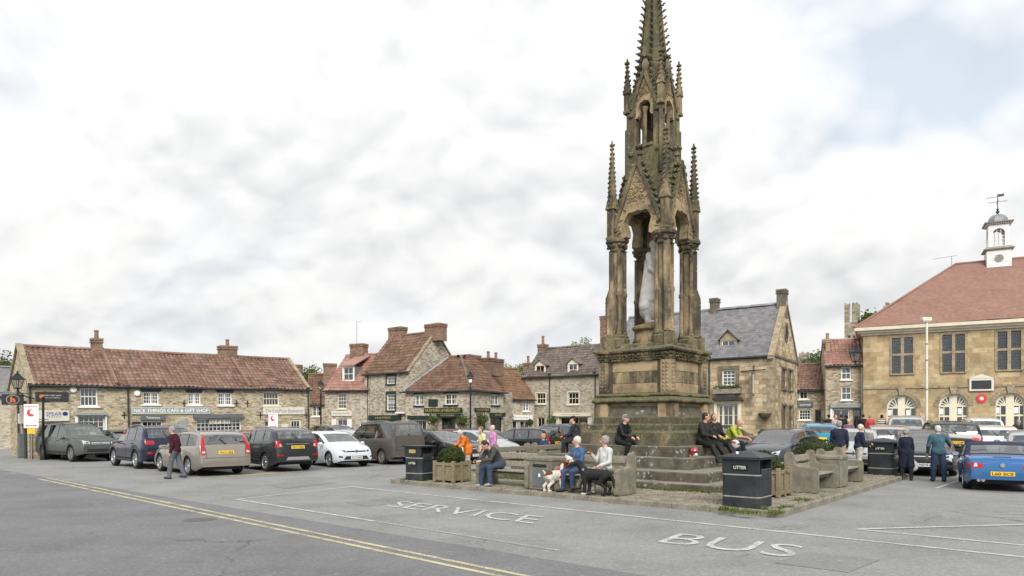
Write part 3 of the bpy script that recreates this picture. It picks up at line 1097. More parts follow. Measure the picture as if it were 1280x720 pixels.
mould('cornice_bed', [(1.17, 3.70), (1.22, 3.73), (1.24, 3.80), (1.30, 3.93), (1.34, 3.96)], M['mon'])
lv = MB()
for k in range(4):
    X = side_xf(k)
    for i in range(46):
        for j in (0, 1, 2):
            t = -1 + 2 * (i + rnd.random()) / 46
            zc = 3.76 + j * .07 + rnd.uniform(-.02, .02)
            s = 1.235 + (zc - 3.74) * .42
            c = X @ Vector((t * (s + .02), -s, zc))
            ico(rnd.uniform(.03, .055), c, lv, rnd)
tag(lv.build('leaf_frieze', M['mon'], mon), kind='stuff')
# cornice slab swells out over the corners
rows = []
for s, z in ((1.31, 3.95), (1.385, 3.99), (1.40, 4.04), (1.37, 4.08), (1.24, 4.14)):
    r_ = []
    for k in range(4):
        X = side_xf(k)
        for i in range(12):
            t = -1 + 2 * i / 12
            bulge = .05 * max(0, (abs(t) - .55) / .45) ** 1.5
            r_.append(X @ Vector((t * s, -s, z + bulge * .6)))
    rows.append(r_)
cs = MB().grid(rows, True)
cs.f.append(tuple(range(len(cs.v) - 48, len(cs.v))))
cs.m.append(0)
cs.build('cornice', M['mon_moss'], mon, smooth=35)
mould('blocking_course', [(1.20, 4.12), (1.20, 4.22), (1.12, 4.27)], M['mon'])

# statue and its drum
drum = MB().lathe([(.62, 4.2), (.62, 4.27), (.56, 4.31), (.55, 4.72), (.60, 4.76), (.66, 4.80), (.67, 4.87), (.60, 4.92), (.35, 4.99)], 24).build('statue_drum', M['mon_pale'], mon, smooth=35)
for k in range(8):
    a = k * math.pi / 4 + math.pi / 8
    o_ = Matrix.Rotation(a, 4, 'Z')
    sh = [(0, -.13), (.075, -.05), (.10, .05), (.10, .13), (-.10, .13), (-.10, .05), (-.075, -.05)]
    MB().prism([o_ @ Vector((.545, p[0], 4.52 + p[1])) for p in sh], o_.to_3x3() @ Vector((.05, 0, 0))).build('shield', M['mon_pale'], drum)

# beasts sitting at the corners with shields
beast = sdf_mesh('heraldic_beast', [
    ('c', (0, 0, 0), (.05, 0, .20), .10, .09, 0), ('c', (.05, 0, .20), (.09, 0, .36), .085, .065, 0), ('e', (.13, 0, .43), (.085, .06, .07), 0),
    ('c', (.16, 0, .42), (.23, 0, .39), .045, .03, 0), ('c', (.10, .05, .30), (.19, .07, .03), .04, .03, 0), ('c', (.10, -.05, .30), (.19, -.07, .03), .04, .03, 0),
    ('c', (-.03, .09, .03), (.13, .12, .02), .06, .04, 0), ('c', (-.03, -.09, .03), (.13, -.12, .02), .06, .04, 0), ('c', (-.08, 0, .03), (-.14, .03, .26), .025, .02, 0),
    ('c', (.09, .04, .48), (.07, .06, .55), .025, .012, 0), ('c', (.09, -.04, .48), (.07, -.06, .55), .025, .012, 0)], [M['mon_moss']], .018, .03, rough=(.008, 60))
for k in range(4):
    a = -math.pi / 4 + k * math.pi / 2
    link('heraldic_beast', beast, mon, (1.12 * 1.414 * math.cos(a) * .86, 1.12 * 1.414 * math.sin(a) * .86, 4.18), (0, 0, a))

# canopy piers
PS = .83
for k in range(4):
    X = side_xf(k) @ Matrix.Translation((PS, -PS, 0))
    D = X @ Matrix.Rotation(-math.pi / 4, 4, 'Z')          # local x points outwards along the diagonal
    pm = MB()
    pm.lathe([(.40, 4.15), (.40, 4.45), (.36, 4.50), (.37, 4.55), (.30, 4.62)], 8, M=X, a0=math.pi / 8)
    pm.box(.1, .48, -.15, .15, 4.15, 4.55, M=D)
    pb = pm.build('pier_base', M['mon_moss'], mon)
    sh = MB()
    sh.lathe([(.20, 4.60), (.20, 7.32)], 8, M=X, a0=math.pi / 8)
    sh.box(.02, .36, -.115, .115, 4.60, 5.80, M=D)
    sh.hexa([D @ Vector(q) for q in ((.02, -.115, 5.80), (.36, -.115, 5.80), (.36, .115, 5.80), (.02, .115, 5.80), (.02, -.1, 6.1), (.255, -.1, 6.1), (.255, .1, 6.1), (.02, .1, 6.1))])
    sh.box(.02, .25, -.10, .10, 6.1, 7.32, M=D)
    for q in range(9):                                      # ballflower beading up the buttress edge
        for sy in (-1, 1):
            ico(.022, D @ Vector((.355, sy * .112, 4.7 + q * .12)), sh, rnd)
    pier = sh.build('pier', M['mon'], mon)
    for a in (0, 90, 180, 270):
        r_ = .235
        c = D @ Vector((r_ * math.cos(R(a + 90)) * (1 if a != 0 else 1), r_ * math.sin(R(a + 90)), 0))
        if a == 270:
            continue
        s_ = MB().lathe([(.085, 4.60), (.095, 4.66), (.07, 4.70), (.068, 5.82), (.092, 5.85), (.092, 5.93), (.066, 5.98), (.064, 7.26), (.09, 7.30)], 10, (c.x, c.y, 0))
        s_.build('shaft', M['mon'], pier, smooth=40)
    cp = MB()
    cp.lathe([(.25, 7.28), (.27, 7.32), (.235, 7.36), (.30, 7.52), (.37, 7.56), (.38, 7.64), (.33, 7.68)], 8, M=X, a0=math.pi / 8)
    for q in range(34):
        a = rnd.uniform(0, 6.28)
        ico(rnd.uniform(.04, .06), X @ Vector((.29 * math.cos(a), .29 * math.sin(a), rnd.uniform(7.38, 7.52))), cp, rnd)
    cp.build('capital', M['mon_moss'] if k in (1, 3) else M['mon'], mon)


def gable_arch(name, hw, z_sp, z_ap, hw_out, z_eave, z_top, y, th, cusp, m, m2, n=17, tymp=True, crock=9):
    """pointed cusped arch under a steep gable, front face at y=-th side; parts for all four sides"""
    inner, outer = [], []
    for i in range(n):
        t = i / (n - 1)                          # 0 left springing .. 1 right springing
        s = abs(2 * t - 1)                       # 1 at springing, 0 at apex
        sg = -1 if t < .5 else 1
        ang = (1 - s) * math.pi / 2 * .93
        x = hw * (1 - (1 - math.cos(ang)) * 1.08) if s > .001 else 0
        x = max(x, 0)
        zz_ = z_sp + (z_ap - z_sp) * math.sin(ang) / math.sin(math.pi / 2 * .93)
        d = cusp * max(0, math.sin((1 - s) * math.pi * 3.0)) * (1 if s > .05 else 0)
        inner.append((sg * max(0, x - d * .8), zz_ - d * .6))
        if s > .55:
            q = (1 - s) / .45
            outer.append((sg * hw_out, z_sp + (z_eave - z_sp) * q))
        else:
            q = (.55 - s) / .55
            outer.append((sg * hw_out * (1 - q), z_eave + (z_top - z_eave) * q))
    for k in range(4):
        X = side_xf(k)
        mb = MB()
        f = [[X @ Vector((p[0], -y, p[1])) for p in inner], [X @ Vector((p[0], -y, p[1])) for p in outer]]
        b = [[X @ Vector((p[0], -y + th, p[1])) for p in inner], [X @ Vector((p[0], -y + th, p[1])) for p in outer]]
        mb.grid([f[0], f[1], b[1], b[0], f[0]])
        mb.fix = True
        # moulded archivolt proud of the face
        ar = [Vector((p[0], -y - .03, p[1])) for p in inner]
        o2 = []
        for p, q in zip(inner, outer):
            dv = Vector((q[0] - p[0], 0, q[1] - p[1]))
            dv = dv.normalized() * min(.09, dv.length * .6) if dv.length > 1e-5 else dv
            o2.append(Vector((p[0], -y - .03, p[1])) + dv)
        mb.grid([[X @ q for q in ar], [X @ q for q in o2], [X @ (q + Vector((0, .05, 0))) for q in o2]])
        part = mb.build(name, m2, mon)
        # coping of the gable with crockets and finial
        gc = MB()
        for sg in (-1, 1):
            e, tp = Vector((sg * (hw_out + .03), -y, z_eave - .02)), Vector((0, -y, z_top + .06))
            dv = (tp - e).normalized()
            nn = Vector((-dv.z * sg, 0, dv.x * sg))
            nn = nn if nn.x * sg > 0 else -nn
            p = [e - nn * .06, e + nn * .045, tp + nn * .045, tp - nn * .06]
            gc.prism([X @ (q + Vector((0, -.07, 0))) for q in p], X.to_3x3() @ Vector((0, th + .12, 0)))
            for i in range(crock):
                c = e.lerp(tp, (i + .7) / (crock + .6)) + nn * .075 + Vector((0, -.0, 0))
                ico(.08, X @ c, gc, rnd)
                ico(.07, X @ (c + Vector((0, .12, .02))), gc, rnd)
                ico(.035, X @ (c + nn * .045 + Vector((0, 0, .03))), gc, rnd)
        gc.fix = True
        gc.build('gable_coping', M['mon_moss'], part)
        fz = z_top + .05
        fm = MB().lathe([(.05, fz - .1), (.045, fz + .16), (.10, fz + .20), (.10, fz + .25), (.045, fz + .28), (.035, fz + .42), (.02, fz + .62 * (hw / .6))], 8, (0, -y + th / 2, 0), M=X)
        for q in range(9):
            a = q * 6.28 / 8
            ico(.06, X @ Vector((.10 * math.cos(a), -y + th / 2 + .10 * math.sin(a), fz + .42 + .03 * (q % 2))), fm, rnd)
        fm.build('finial', M['mon_moss'], part)
        if tymp:
            tm = MB()
            for q in range(150):
                t = rnd.random()
                zc = z_ap + .14 + (z_top - z_ap - .35) * t
                wx = hw_out * (z_top - zc) / (z_top - z_eave) - .11
                if wx > .02:
                    ico(rnd.uniform(.022, .045), X @ Vector((rnd.uniform(-wx, wx), -y - .008, zc)), tm, rnd)
            for q in range(110):                # carved foliage in the spandrels beside the arch
                i = rnd.randrange(1, n - 1)
                a_, b_ = Vector((inner[i][0], -y - .008, inner[i][1])), Vector((outer[i][0], -y - .008, outer[i][1]))
                ico(rnd.uniform(.02, .04), X @ a_.lerp(b_, rnd.uniform(.35, .85)), tm, rnd)
            tag(tm.build('carved_foliage', m, part), kind='stuff')


gable_arch('arch', .57, 7.62, 8.60, .80, 8.02, 9.95, .98, .26, .22, M['mon_pale'], M['mon_pale'])


def pinnacle(x, y, z0, z1, z2, r, nm='pinnacle'):
    """square shaft z0-z1 with gablets, crocketed spirelet to z2"""
    mb = MB()
    mb.lathe([(r * 1.25, z0), (r * 1.25, z0 + .06), (r, z0 + .12), (r, z1)], 4, (x, y, 0), a0=math.pi / 4, sq=False)
    for k in range(4):
        a = k * math.pi / 2
        c, s = math.cos(a), math.sin(a)
        w_ = r * .72
        tri = [Vector((r * .72, -w_ * 1.25, z1 - .02)), Vector((r * .72, w_ * 1.25, z1 - .02)), Vector((r * .72, 0, z1 + r * 2.1))]
        Z = Matrix.Translation((x, y, 0)) @ Matrix.Rotation(a, 4, 'Z')
        mb.prism([Z @ q for q in tri], Z.to_3x3() @ Vector((r * .28, 0, 0)))
    zb = z1 + r * .3
    mb.lathe([(r * .95, zb), (r * .16, z2 - .18)], 8, (x, y, 0))
    n = max(5, int((z2 - zb) / .16))
    for i in range(n):
        t = (i + .5) / n
        rr_ = r * (.95 + (.16 - .95) * t) + .012
        for q in range(4):
            a = q * math.pi / 2 + math.pi / 4 * 0
            ico(.05, (x + rr_ * math.cos(a), y + rr_ * math.sin(a), zb + (z2 - .2 - zb) * t), mb, rnd)
    for q in range(7):
        a = q * 6.28 / 6
        ico(.045, (x + .055 * math.cos(a), y + .055 * math.sin(a), z2 - .15), mb, rnd)
    mb.lathe([(.05, z2 - .12), (.025, z2)], 6, (x, y, 0))
    mb.fix = True
    return mb.build(nm, M['mon'], mon)


for k in range(4):
    X = side_xf(k)
    p = X @ Vector((PS + .12, -PS - .12, 0))
    pinnacle(p.x, p.y, 7.66, 8.65, 10.85, .17)
    # buttress mass behind each pinnacle, foliage clump at its foot
    mb = MB()
    for q in range(26):
        ico(rnd.uniform(.04, .07), X @ Vector((PS + rnd.uniform(-.16, .2), -PS + rnd.uniform(-.2, .16), rnd.uniform(7.68, 8.05))), mb, rnd)
    mb.box(PS - .2, PS + .14, -PS - .14, -PS + .2, 7.66, 8.5, M=X)
    mb.build('pinnacle_foot', M['mon'], mon)

# the hollow canopy roof between the gables, then the lantern base
vault = MB()
vault.lathe([(.55, 8.72), (.86, 8.60), (.95, 8.62), (.80, 9.2), (.60, 9.9), (.56, 10.55), (.62, 10.58), (.62, 10.66), (.5, 10.68)], 4, a0=math.pi / 4)
vault = MB()
rows = [[(sx * s, sy * s, z) for sx, sy in ((-1, -1), (1, -1), (1, 1), (-1, 1))] for s, z in ((.45, 8.85), (.76, 8.55), (.80, 8.58), (.72, 9.2), (.57, 9.8), (.52, 10.52), (.57, 10.56), (.57, 10.64), (.48, 10.66))]
vault.grid(rows, True)
vault.f += [(0, 1, 2, 3), tuple(range(len(vault.v) - 4, len(vault.v)))]
vault.m += [0, 0]
vault.fix = True
vault.build('canopy_roof', M['mon_moss'], mon)

# lantern
LS = .50
for k in range(4):
    X = side_xf(k)
    lp = MB()
    lp.bevbox(LS - .19, LS + .09, -LS - .09, -LS + .19, 9.6, 12.35, .02, M=X)
    D = X @ Matrix.Translation((LS, -LS, 0)) @ Matrix.Rotation(-math.pi / 4, 4, 'Z')
    lp.box(.05, .20, -.07, .07, 9.6, 11.2, M=D)
    lp.box(.05, .15, -.06, .06, 11.2, 12.3, M=D)
    lp.lathe([(.13, 11.55), (.17, 11.58), (.17, 11.66), (.12, 11.7)], 8, (LS, -LS, 0), M=X)
    lp.lathe([(.12, 10.30), (.17, 10.34), (.17, 10.42), (.12, 10.48)], 8, (LS, -LS, 0), M=X)
    lp.build('lantern_pier', M['mon_moss'], mon)
    p = X @ Vector((LS + .10, -LS - .10, 0))
    pinnacle(p.x, p.y, 11.72, 12.36, 13.50, .115)
    MB().lathe([(.06, 10.6), (.06, 11.65), (.12, 11.8)], 8, (0, -.52, 0), M=X).build('lantern_shaft', M['mon'], mon, smooth=40)
gable_arch('lantern_arch', .26, 11.50, 12.08, .44, 11.85, 12.92, .55, .16, .07, M['mon_pale'], M['mon_pale'], crock=7)
mb = MB()
rows = [[(sx * s, sy * s, z) for sx, sy in ((-1, -1), (1, -1), (1, 1), (-1, 1))] for s, z in ((.40, 12.2), (.50, 12.22), (.50, 12.35), (.40, 12.6))]
mb.grid(rows, True)
mb.f += [(3, 2, 1, 0), (12, 13, 14, 15)]
mb.m += [0, 0]
mb.build('lantern_cap', M['mon_moss'], mon)

# spire: octagon with a roll on every edge and crockets
ZA, ZB, RB = 12.35, 17.35, .52
sp_ = MB().lathe([(RB, ZA), (RB * .66, ZA + (ZB - ZA) * .34), (RB * .35, ZA + (ZB - ZA) * .66), (.035, ZB)], 8, a0=math.pi / 8)
sp_.lathe([(RB * .80, ZA + .92), (RB * .84, ZA + .94), (RB * .84, ZA + 1.0), (RB * .79, ZA + 1.02)], 8, a0=math.pi / 8)
spire = sp_.build('spire', M['mon_moss'], mon)
er = MB()
ck = MB()
for k in range(8):
    a = math.pi / 8 + k * math.pi / 4
    d_ = Vector((math.cos(a), math.sin(a), 0))
    er.tube([d_ * RB + Vector((0, 0, ZA)), d_ * .04 + Vector((0, 0, ZB))], [.04, .015], 6)
    for i in range(23):
        t = (i + .5) / 23.5
        zc = ZA + (ZB - ZA) * t
        r_ = RB * (1 - t) + .035 * t
        sc = .115 * (1 - .45 * t)
        X = Matrix.Translation(d_ * (r_ + .012) + Vector((0, 0, zc))) @ Matrix.Rotation(a, 4, 'Z')
        # hooked leaf: stalk rising outwards, curled tip
        ck.tube([X @ Vector(q) for q in ((0, 0, -sc * .3), (sc * .7, 0, sc * .1), (sc * 1.15, 0, sc * .65))], [sc * .34, sc * .30, sc * .22], 5)
        ico(sc * .42, X @ Vector((sc * 1.2, 0, sc * .55)), ck, rnd)
        ico(sc * .33, X @ Vector((sc * .75, sc * .4, sc * .15)), ck, rnd)
        ico(sc * .33, X @ Vector((sc * .75, -sc * .4, sc * .15)), ck, rnd)
er.build('edge_roll', M['mon_moss'], spire)
tag(ck.build('crockets', M['mon'], spire), kind='stuff')
fm = MB().lathe([(.05, 17.3), (.09, 17.36), (.05, 17.42), (.04, 17.7), (.02, 18.0)], 8)
for q in range(8):
    a = q * 6.28 / 8
    ico(.08, (.13 * math.cos(a), .13 * math.sin(a), 17.62), fm, rnd)
fm.build('finial', M['mon'], spire)
# small projecting bud heads ringing the spire foot (lucarne caps)
for k in range(4):
    X = side_xf(k)
    MB().lathe([(.03, 12.95), (.10, 13.02), (.13, 13.16), (.11, 13.22), (.05, 13.36), (.03, 13.52)], 6, (0, -.50, 0), M=X).build('gable_bud', M['darkstone'], spire, smooth=40)
# ------------------------------------------------------------------ buildings
class House:
    """local frame: x along the front from left to right, y to the back, z up; front wall at y=0"""
    def __init__(s, name, label, A, ang, L, D, ze, zr, m, cat='building', group=None, zb=-.4, ridge_y=None, tilt=0.0):
        s.tilt = tilt
        s.A, s.ang, s.L, s.D, s.ze, s.zr, s.zb = Vector((A[0], A[1], 0)), ang, L, D, ze, zr, zb
        s.ry = D / 2 if ridge_y is None else ridge_y
        s.root = empty(name, s.A, ang, label, cat, group)
        s.root.rotation_euler = (0, -math.atan(tilt), ang)      # the street climbs along the front
        s.ux = Vector((math.cos(ang), math.sin(ang), 0))
        s.uy = Vector((-s.ux.y, s.ux.x, 0))
        s.m = m
        s.open = {'front': [], 'right': [], 'left': []}

    def at(s, px, py, y=0.0, face='front'):
        """(along, z) where the photograph ray meets the plane y=const (front) or x=const (right/left)"""
        d = Vector(((px - CX) / F, 1, 0))
        if face == 'front':
            n, o, e = s.uy, s.A + s.uy * y, s.ux
        else:
            n, o, e = s.ux, s.A + s.ux * (s.L + y if face == 'right' else y), s.uy
        t = o.dot(n) / d.dot(n)
        q = d * t
        a = (q - s.A).dot(e)
        return a, H + (HZ - py) / F * t - (a * s.tilt if face == 'front' else 0)

    def rect(s, x0, y0, x1, y1, y=0.0, face='front'):
        u0, z1 = s.at(x0, y0, y, face)
        u1, _ = s.at(x1, y0, y, face)
        um = (x0 + x1) / 2
        z1 = s.at(um, y0, y, face)[1]
        z0 = s.at(um, y1, y, face)[1]
        return u0, u1, z0, z1

    def frame(s, face, out=0.0):
        """matrix taking (u, z, outwards) to local coordinates"""
        if face == 'front':
            return Matrix(((1, 0, 0, 0), (0, 0, -1, -out), (0, 1, 0, 0), (0, 0, 0, 1)))
        if face == 'right':
            return Matrix(((0, 0, 1, s.L + out), (1, 0, 0, 0), (0, 1, 0, 0), (0, 0, 0, 1)))
        return Matrix(((0, 0, -1, -out), (-1, 0, 0, s.D), (0, 1, 0, 0), (0, 0, 0, 1)))

    def build_walls(s, gables=(True, True), top=None):
        mb = MB()
        for face, W in (('front', s.L), ('right', s.D), ('left', s.D)):
            T = s.frame(face)
            ops = s.open[face]
            us = sorted({0.0, W, *[v for o in ops for v in o[:2]]})
            zs = sorted({s.zb, s.ze, *[v for o in ops for v in o[2:4]]})
            for i in range(len(us) - 1):
                for j in range(len(zs) - 1):
                    um, zm = (us[i] + us[i + 1]) / 2, (zs[j] + zs[j + 1]) / 2
                    if any(o[0] < um < o[1] and o[2] < zm < o[3] for o in ops):
                        continue
                    mb.poly([T @ Vector(q) for q in ((us[i], zs[j], 0), (us[i + 1], zs[j], 0), (us[i + 1], zs[j + 1], 0), (us[i], zs[j + 1], 0))])
            for o in ops:
                u0, u1, z0, z1 = o[:4]
                c = [(u0, z0), (u1, z0), (u1, z1), (u0, z1)]
                for i in range(4):
                    a, b = c[i], c[(i + 1) % 4]
                    mb.poly([T @ Vector((*a, 0)), T @ Vector((*a, -.22)), T @ Vector((*b, -.22)), T @ Vector((*b, 0))])
        mb.poly([(s.L, s.D, s.zb), (0, s.D, s.zb), (0, s.D, s.ze), (s.L, s.D, s.ze)])
        if gables[0]:
            mb.poly([(0, s.D, s.ze), (0, 0, s.ze), (0, s.ry, s.zr - .05)])
        if gables[1]:
            mb.poly([(s.L, 0, s.ze), (s.L, s.D, s.ze), (s.L, s.ry, s.zr - .05)])
        s.wall = mb.build('wall', s.m, s.root)
        return s.wall

    def window(s, x0, y0, x1, y1, cols=2, rows=2, m='white', face='front', mid=False, sill='white', lintel=None, room='dark', curtain=0.0, fw=.07, bar=.028, parent=None, name='window', rec=.10, split=None, local=None):
        u0, u1, z0, z1 = local or s.rect(x0, y0, x1, y1, 0, face)
        if u1 < u0:
            u0, u1 = u1, u0
        s.open[face].append((u0, u1, z0, z1))
        T = s.frame(face, -rec)
        pr = parent or s.root
        mb = MB()
        B = lambda a, b, c, d, t0=-.03, t1=.035: mb.box(a, b, c, d, t0, t1, M=T)
        B(u0, u1, z0, z0 + fw)
        B(u0, u1, z1 - fw, z1)
        B(u0, u0 + fw, z0 + fw, z1 - fw)
        B(u1 - fw, u1, z0 + fw, z1 - fw)
        if mid:
            zm = (z0 + z1) / 2
            B(u0 + fw, u1 - fw, zm - .025, zm + .025, -.025, .03)
        if split:
            for f in split:
                um = u0 + (u1 - u0) * f
                B(um - fw * .6, um + fw * .6, z0 + fw, z1 - fw, -.028, .033)
        for i in range(1, cols):
            um = u0 + fw + (u1 - u0 - 2 * fw) * i / cols
            B(um - bar / 2, um + bar / 2, z0 + fw, z1 - fw, -.012, .016)
        for j in range(1, rows):
            zm = z0 + fw + (z1 - z0 - 2 * fw) * j / rows
            B(u0 + fw, u1 - fw, zm - bar / 2, zm + bar / 2, -.011, .014)
        wf = mb.build(name, M[m], pr)
        third = wf if parent is None else parent
        MB().box(u0 + fw * .5, u1 - fw * .5, z0 + fw * .5, z1 - fw * .5, -.004, .002, M=T).build('pane', M['glass'], third)
        dp = .5 if room == 'warmroom' else .25
        rm = MB()
        rm.box(u0 - .02, u1 + .02, z0 - .02, z1 + .02, -dp - .02, -dp, M=T)
        rm.build('interior', M[room], third)
        if curtain:
            cm = MB()
            n = 14
            for a, b in ((u0 + .03, u0 + (u1 - u0) * curtain), (u1 - (u1 - u0) * curtain, u1 - .03)):
                cm.grid([[T @ Vector((a + (b - a) * i / n, z, -.09 + .02 * math.sin(i * 1.9))) for i in range(n + 1)] for z in (z0, z1)])
            cm.build('curtain', M['curtain'], third, smooth=True)
        if sill:
            T0 = s.frame(face, 0)
            MB().bevbox(u0 - .1, u1 + .1, z0 - .09, z0 + .005, -.12, .09, .01, M=T0).build('sill', M[sill], third)
        if lintel:
            T0 = s.frame(face, 0)
            lm = MB()
            if lintel == 'flare':                       # dark splayed head boards under the eaves
                lm.prism([T0 @ Vector(q) for q in ((u0 - .05, z1, .0), (u1 + .05, z1, .0), (u1 + .16, z1 + .22, .0), (u0 - .16, z1 + .22, .0))], T0.to_3x3() @ Vector((0, 0, .03)))
                lm.build('lintel', M['charcoal'], third)
            else:
                lm.bevbox(u0 - .12, u1 + .12, z1 + .004, z1 + .2, -.1, .025, .008, M=T0).build('lintel', M[lintel], third)
        return u0, u1, z0, z1

    def surround(s, r, m, w=.13, t=.05, face='front', top=True, parent=None):
        """raised dressings round an opening"""
        u0, u1, z0, z1 = r
        T = s.frame(face, 0)
        mb = MB()
        mb.box(u0 - w, u0 - .003, z0 - .02, z1 + (w if top else 0), -.05, t, M=T)
        mb.box(u1 + .003, u1 + w, z0 - .02, z1 + (w if top else 0), -.05, t, M=T)
        if top:
            mb.box(u0 - .003, u1 + .003, z1 + .003, z1 + w, -.05, t - .003, M=T)
        return mb.build('surround', M[m], parent or s.root)

    def board(s, x0, y0, x1, y1, m, txt=None, tm='signwhite', fill=.86, hfill=.55, face='front', out=.07, bold=.01, border=None, name='sign_board', lines=None, spacing=1.0, y=0.0, shear=0.0):
        u0, u1, z0, z1 = s.rect(x0, y0, x1, y1, y, face)
        T = s.frame(face, -y if face == 'front' else 0)
        b = MB().bevbox(u0, u1, z0, z1, .004, out, .006, M=T).build(name, M[m], s.root)
        if border:
            bm_ = MB()
            w_ = .035
            for q in ((u0, u1, z1 - w_, z1), (u0, u1, z0, z0 + w_), (u0, u0 + w_, z0 + w_, z1 - w_), (u1 - w_, u1, z0 + w_, z1 - w_)):
                bm_.box(*q, out - .01, out + .014, M=T)
            bm_.build('border', M[border], b)
        if txt:
            lines = [(txt, .5, fill, hfill)]
        for t_, cz, fw_, fh in lines or []:
            X = T @ Matrix.Translation(((u0 + u1) / 2, z0 + (z1 - z0) * cz, out + .006))
            lettering('lettering', t_, (u1 - u0) * fw_, (z1 - z0) * fh, M[tm], b, X, bold=bold, spacing=spacing, shear=shear)
        return b, (u0, u1, z0, z1)

    def plank(s, x0, y0, x1, y1, m, name, out=.05, t0=.0, face='front', parent=None):
        u0, u1, z0, z1 = s.rect(x0, y0, x1, y1, 0, face)
        return MB().bevbox(u0, u1, z0, z1, t0, out, .005, M=s.frame(face)).build(name, M[m], parent or s.root)

    def roof(s, m, tw=.24, ch=.31, amp=.05, step=.035, over=.16, verge=.06, ze_l=None, ends=(0, 0), clips=(), ridge='ridge', back=True, gutter='charcoal'):
        k = (s.zr - s.ze) / s.ry
        e0, e1 = Vector((-verge, -over, s.ze - over * k + .06)), Vector((s.L + verge, -over, s.ze - over * k + .06))
        r0, r1 = Vector((-verge + ends[0], s.ry, s.zr + .06)), Vector((s.L + verge - ends[1], s.ry, s.zr + .06))
        s.rp = roof_slope(s.root, e0, e1, Vector((-verge, s.ry, s.zr + .06)), m, tw, ch, amp, step, clips)
        if back:
            kb = (s.zr - s.ze) / (s.D - s.ry)
            MB().poly([(s.L + verge, s.D + over, s.ze - over * kb + .06), (-verge, s.D + over, s.ze - over * kb + .06), (r0.x, s.ry, s.zr + .05), (r1.x, s.ry, s.zr + .05)]).build('back_slope', M[m], s.root)
        if ridge:
            rm = MB()
            n = max(2, int((r1 - r0).length / .4))
            for i in range(n):
                a, b = r0.lerp(r1, i / n), r0.lerp(r1, (i + 1) / n)
                dz = rnd.uniform(-.012, .012)
                rows = []
                for q, rr_ in ((a, .135), (b, .125)):
                    rows.append([q + Vector((0, rr_ * math.cos(t), rr_ * math.sin(t) - .03 + dz)) for t in (0.0, .6, 1.2, 1.94, 2.54, math.pi)])
                rm.grid(rows)
            rm.build('ridge', M[m] if ridge == 'ridge' else M[ridge], s.root)
        if gutter:
            MB().tube([e0 + Vector((0, -.05, -.02)), e1 + Vector((0, -.05, -.02))], .055, 8).build('gutter', M[gutter], s.root)
            MB().box(0, s.L, -.06, -.005, s.ze - .14, s.ze + .02).build('eaves_board', M[gutter], s.root)

    def coping(s, x, m='trimstone', w=.2, h=.12, over=.2):
        """raised gable coping on both slopes at x"""
        mb = MB()
        for a, b in (((x, -over, s.ze - over * (s.zr - s.ze) / s.ry), (x, s.ry, s.zr)), ((x, s.D + over, s.ze - over), (x, s.ry, s.zr))):
            a, b = Vector(a), Vector(b)
            mb.prism([a + Vector((-w / 2, 0, .02)), b + Vector((-w / 2, 0, .02)), b + Vector((-w / 2, 0, h + .1)), a + Vector((-w / 2, 0, h + .06))], (w, 0, 0))
        return mb.build('coping', M[m], s.root)

    def pipe(s, px, y0, y1, m='charcoal', face='front', r=.045):
        u, z1 = s.at(px, y0, 0, face)
        _, z0 = s.at(px, y1, 0, face)
        T = s.frame(face)
        mb = MB().tube([T @ Vector((u, z0, .07)), T @ Vector((u, z1, .07))], r, 8)
        mb.box(u - .09, u + .09, z1 - .02, z1 + .2, .02, .2, M=T)
        return mb.build('downpipe', M[m], s.root)

    def chimney(s, x0, y0, x1, zbase, y, m='brick', pots=1, dep=None, pot_h=.35, cap=True, potm='brick', px_pots=None):
        u0, z1 = s.at(x0, y0, y)
        u1, _ = s.at(x1, y0, y)
        dp = dep or max(.45, (u1 - u0) * .8)
        mb = MB().box(u0 + .03, u1 - .03, y - dp / 2, y + dp / 2, zbase, z1 - .12)
        if cap:
            mb.box(u0 - .02, u1 + .02, y - dp / 2 - .05, y + dp / 2 + .05, z1 - .24, z1 - .17)
            mb.box(u0 - .01, u1 + .01, y - dp / 2 - .035, y + dp / 2 + .035, z1 - .12, z1)
        c = mb.build('chimney', M[m], s.root)
        MB().box(u0 - .05, u1 + .05, y - dp / 2 - .08, y + dp / 2 + .08, zbase, zbase + .35).build('flashing', M['lead'], c) if False else None
        for i in range(pots):
            u = u0 + (u1 - u0) * (i + .5) / pots
            MB().lathe([(.12, z1), (.10, z1 + pot_h * .8), (.13, z1 + pot_h * .85), (.12, z1 + pot_h)], 10, (u, y, 0)).build('chimney_pot', M[potm], c, smooth=40)
        return c


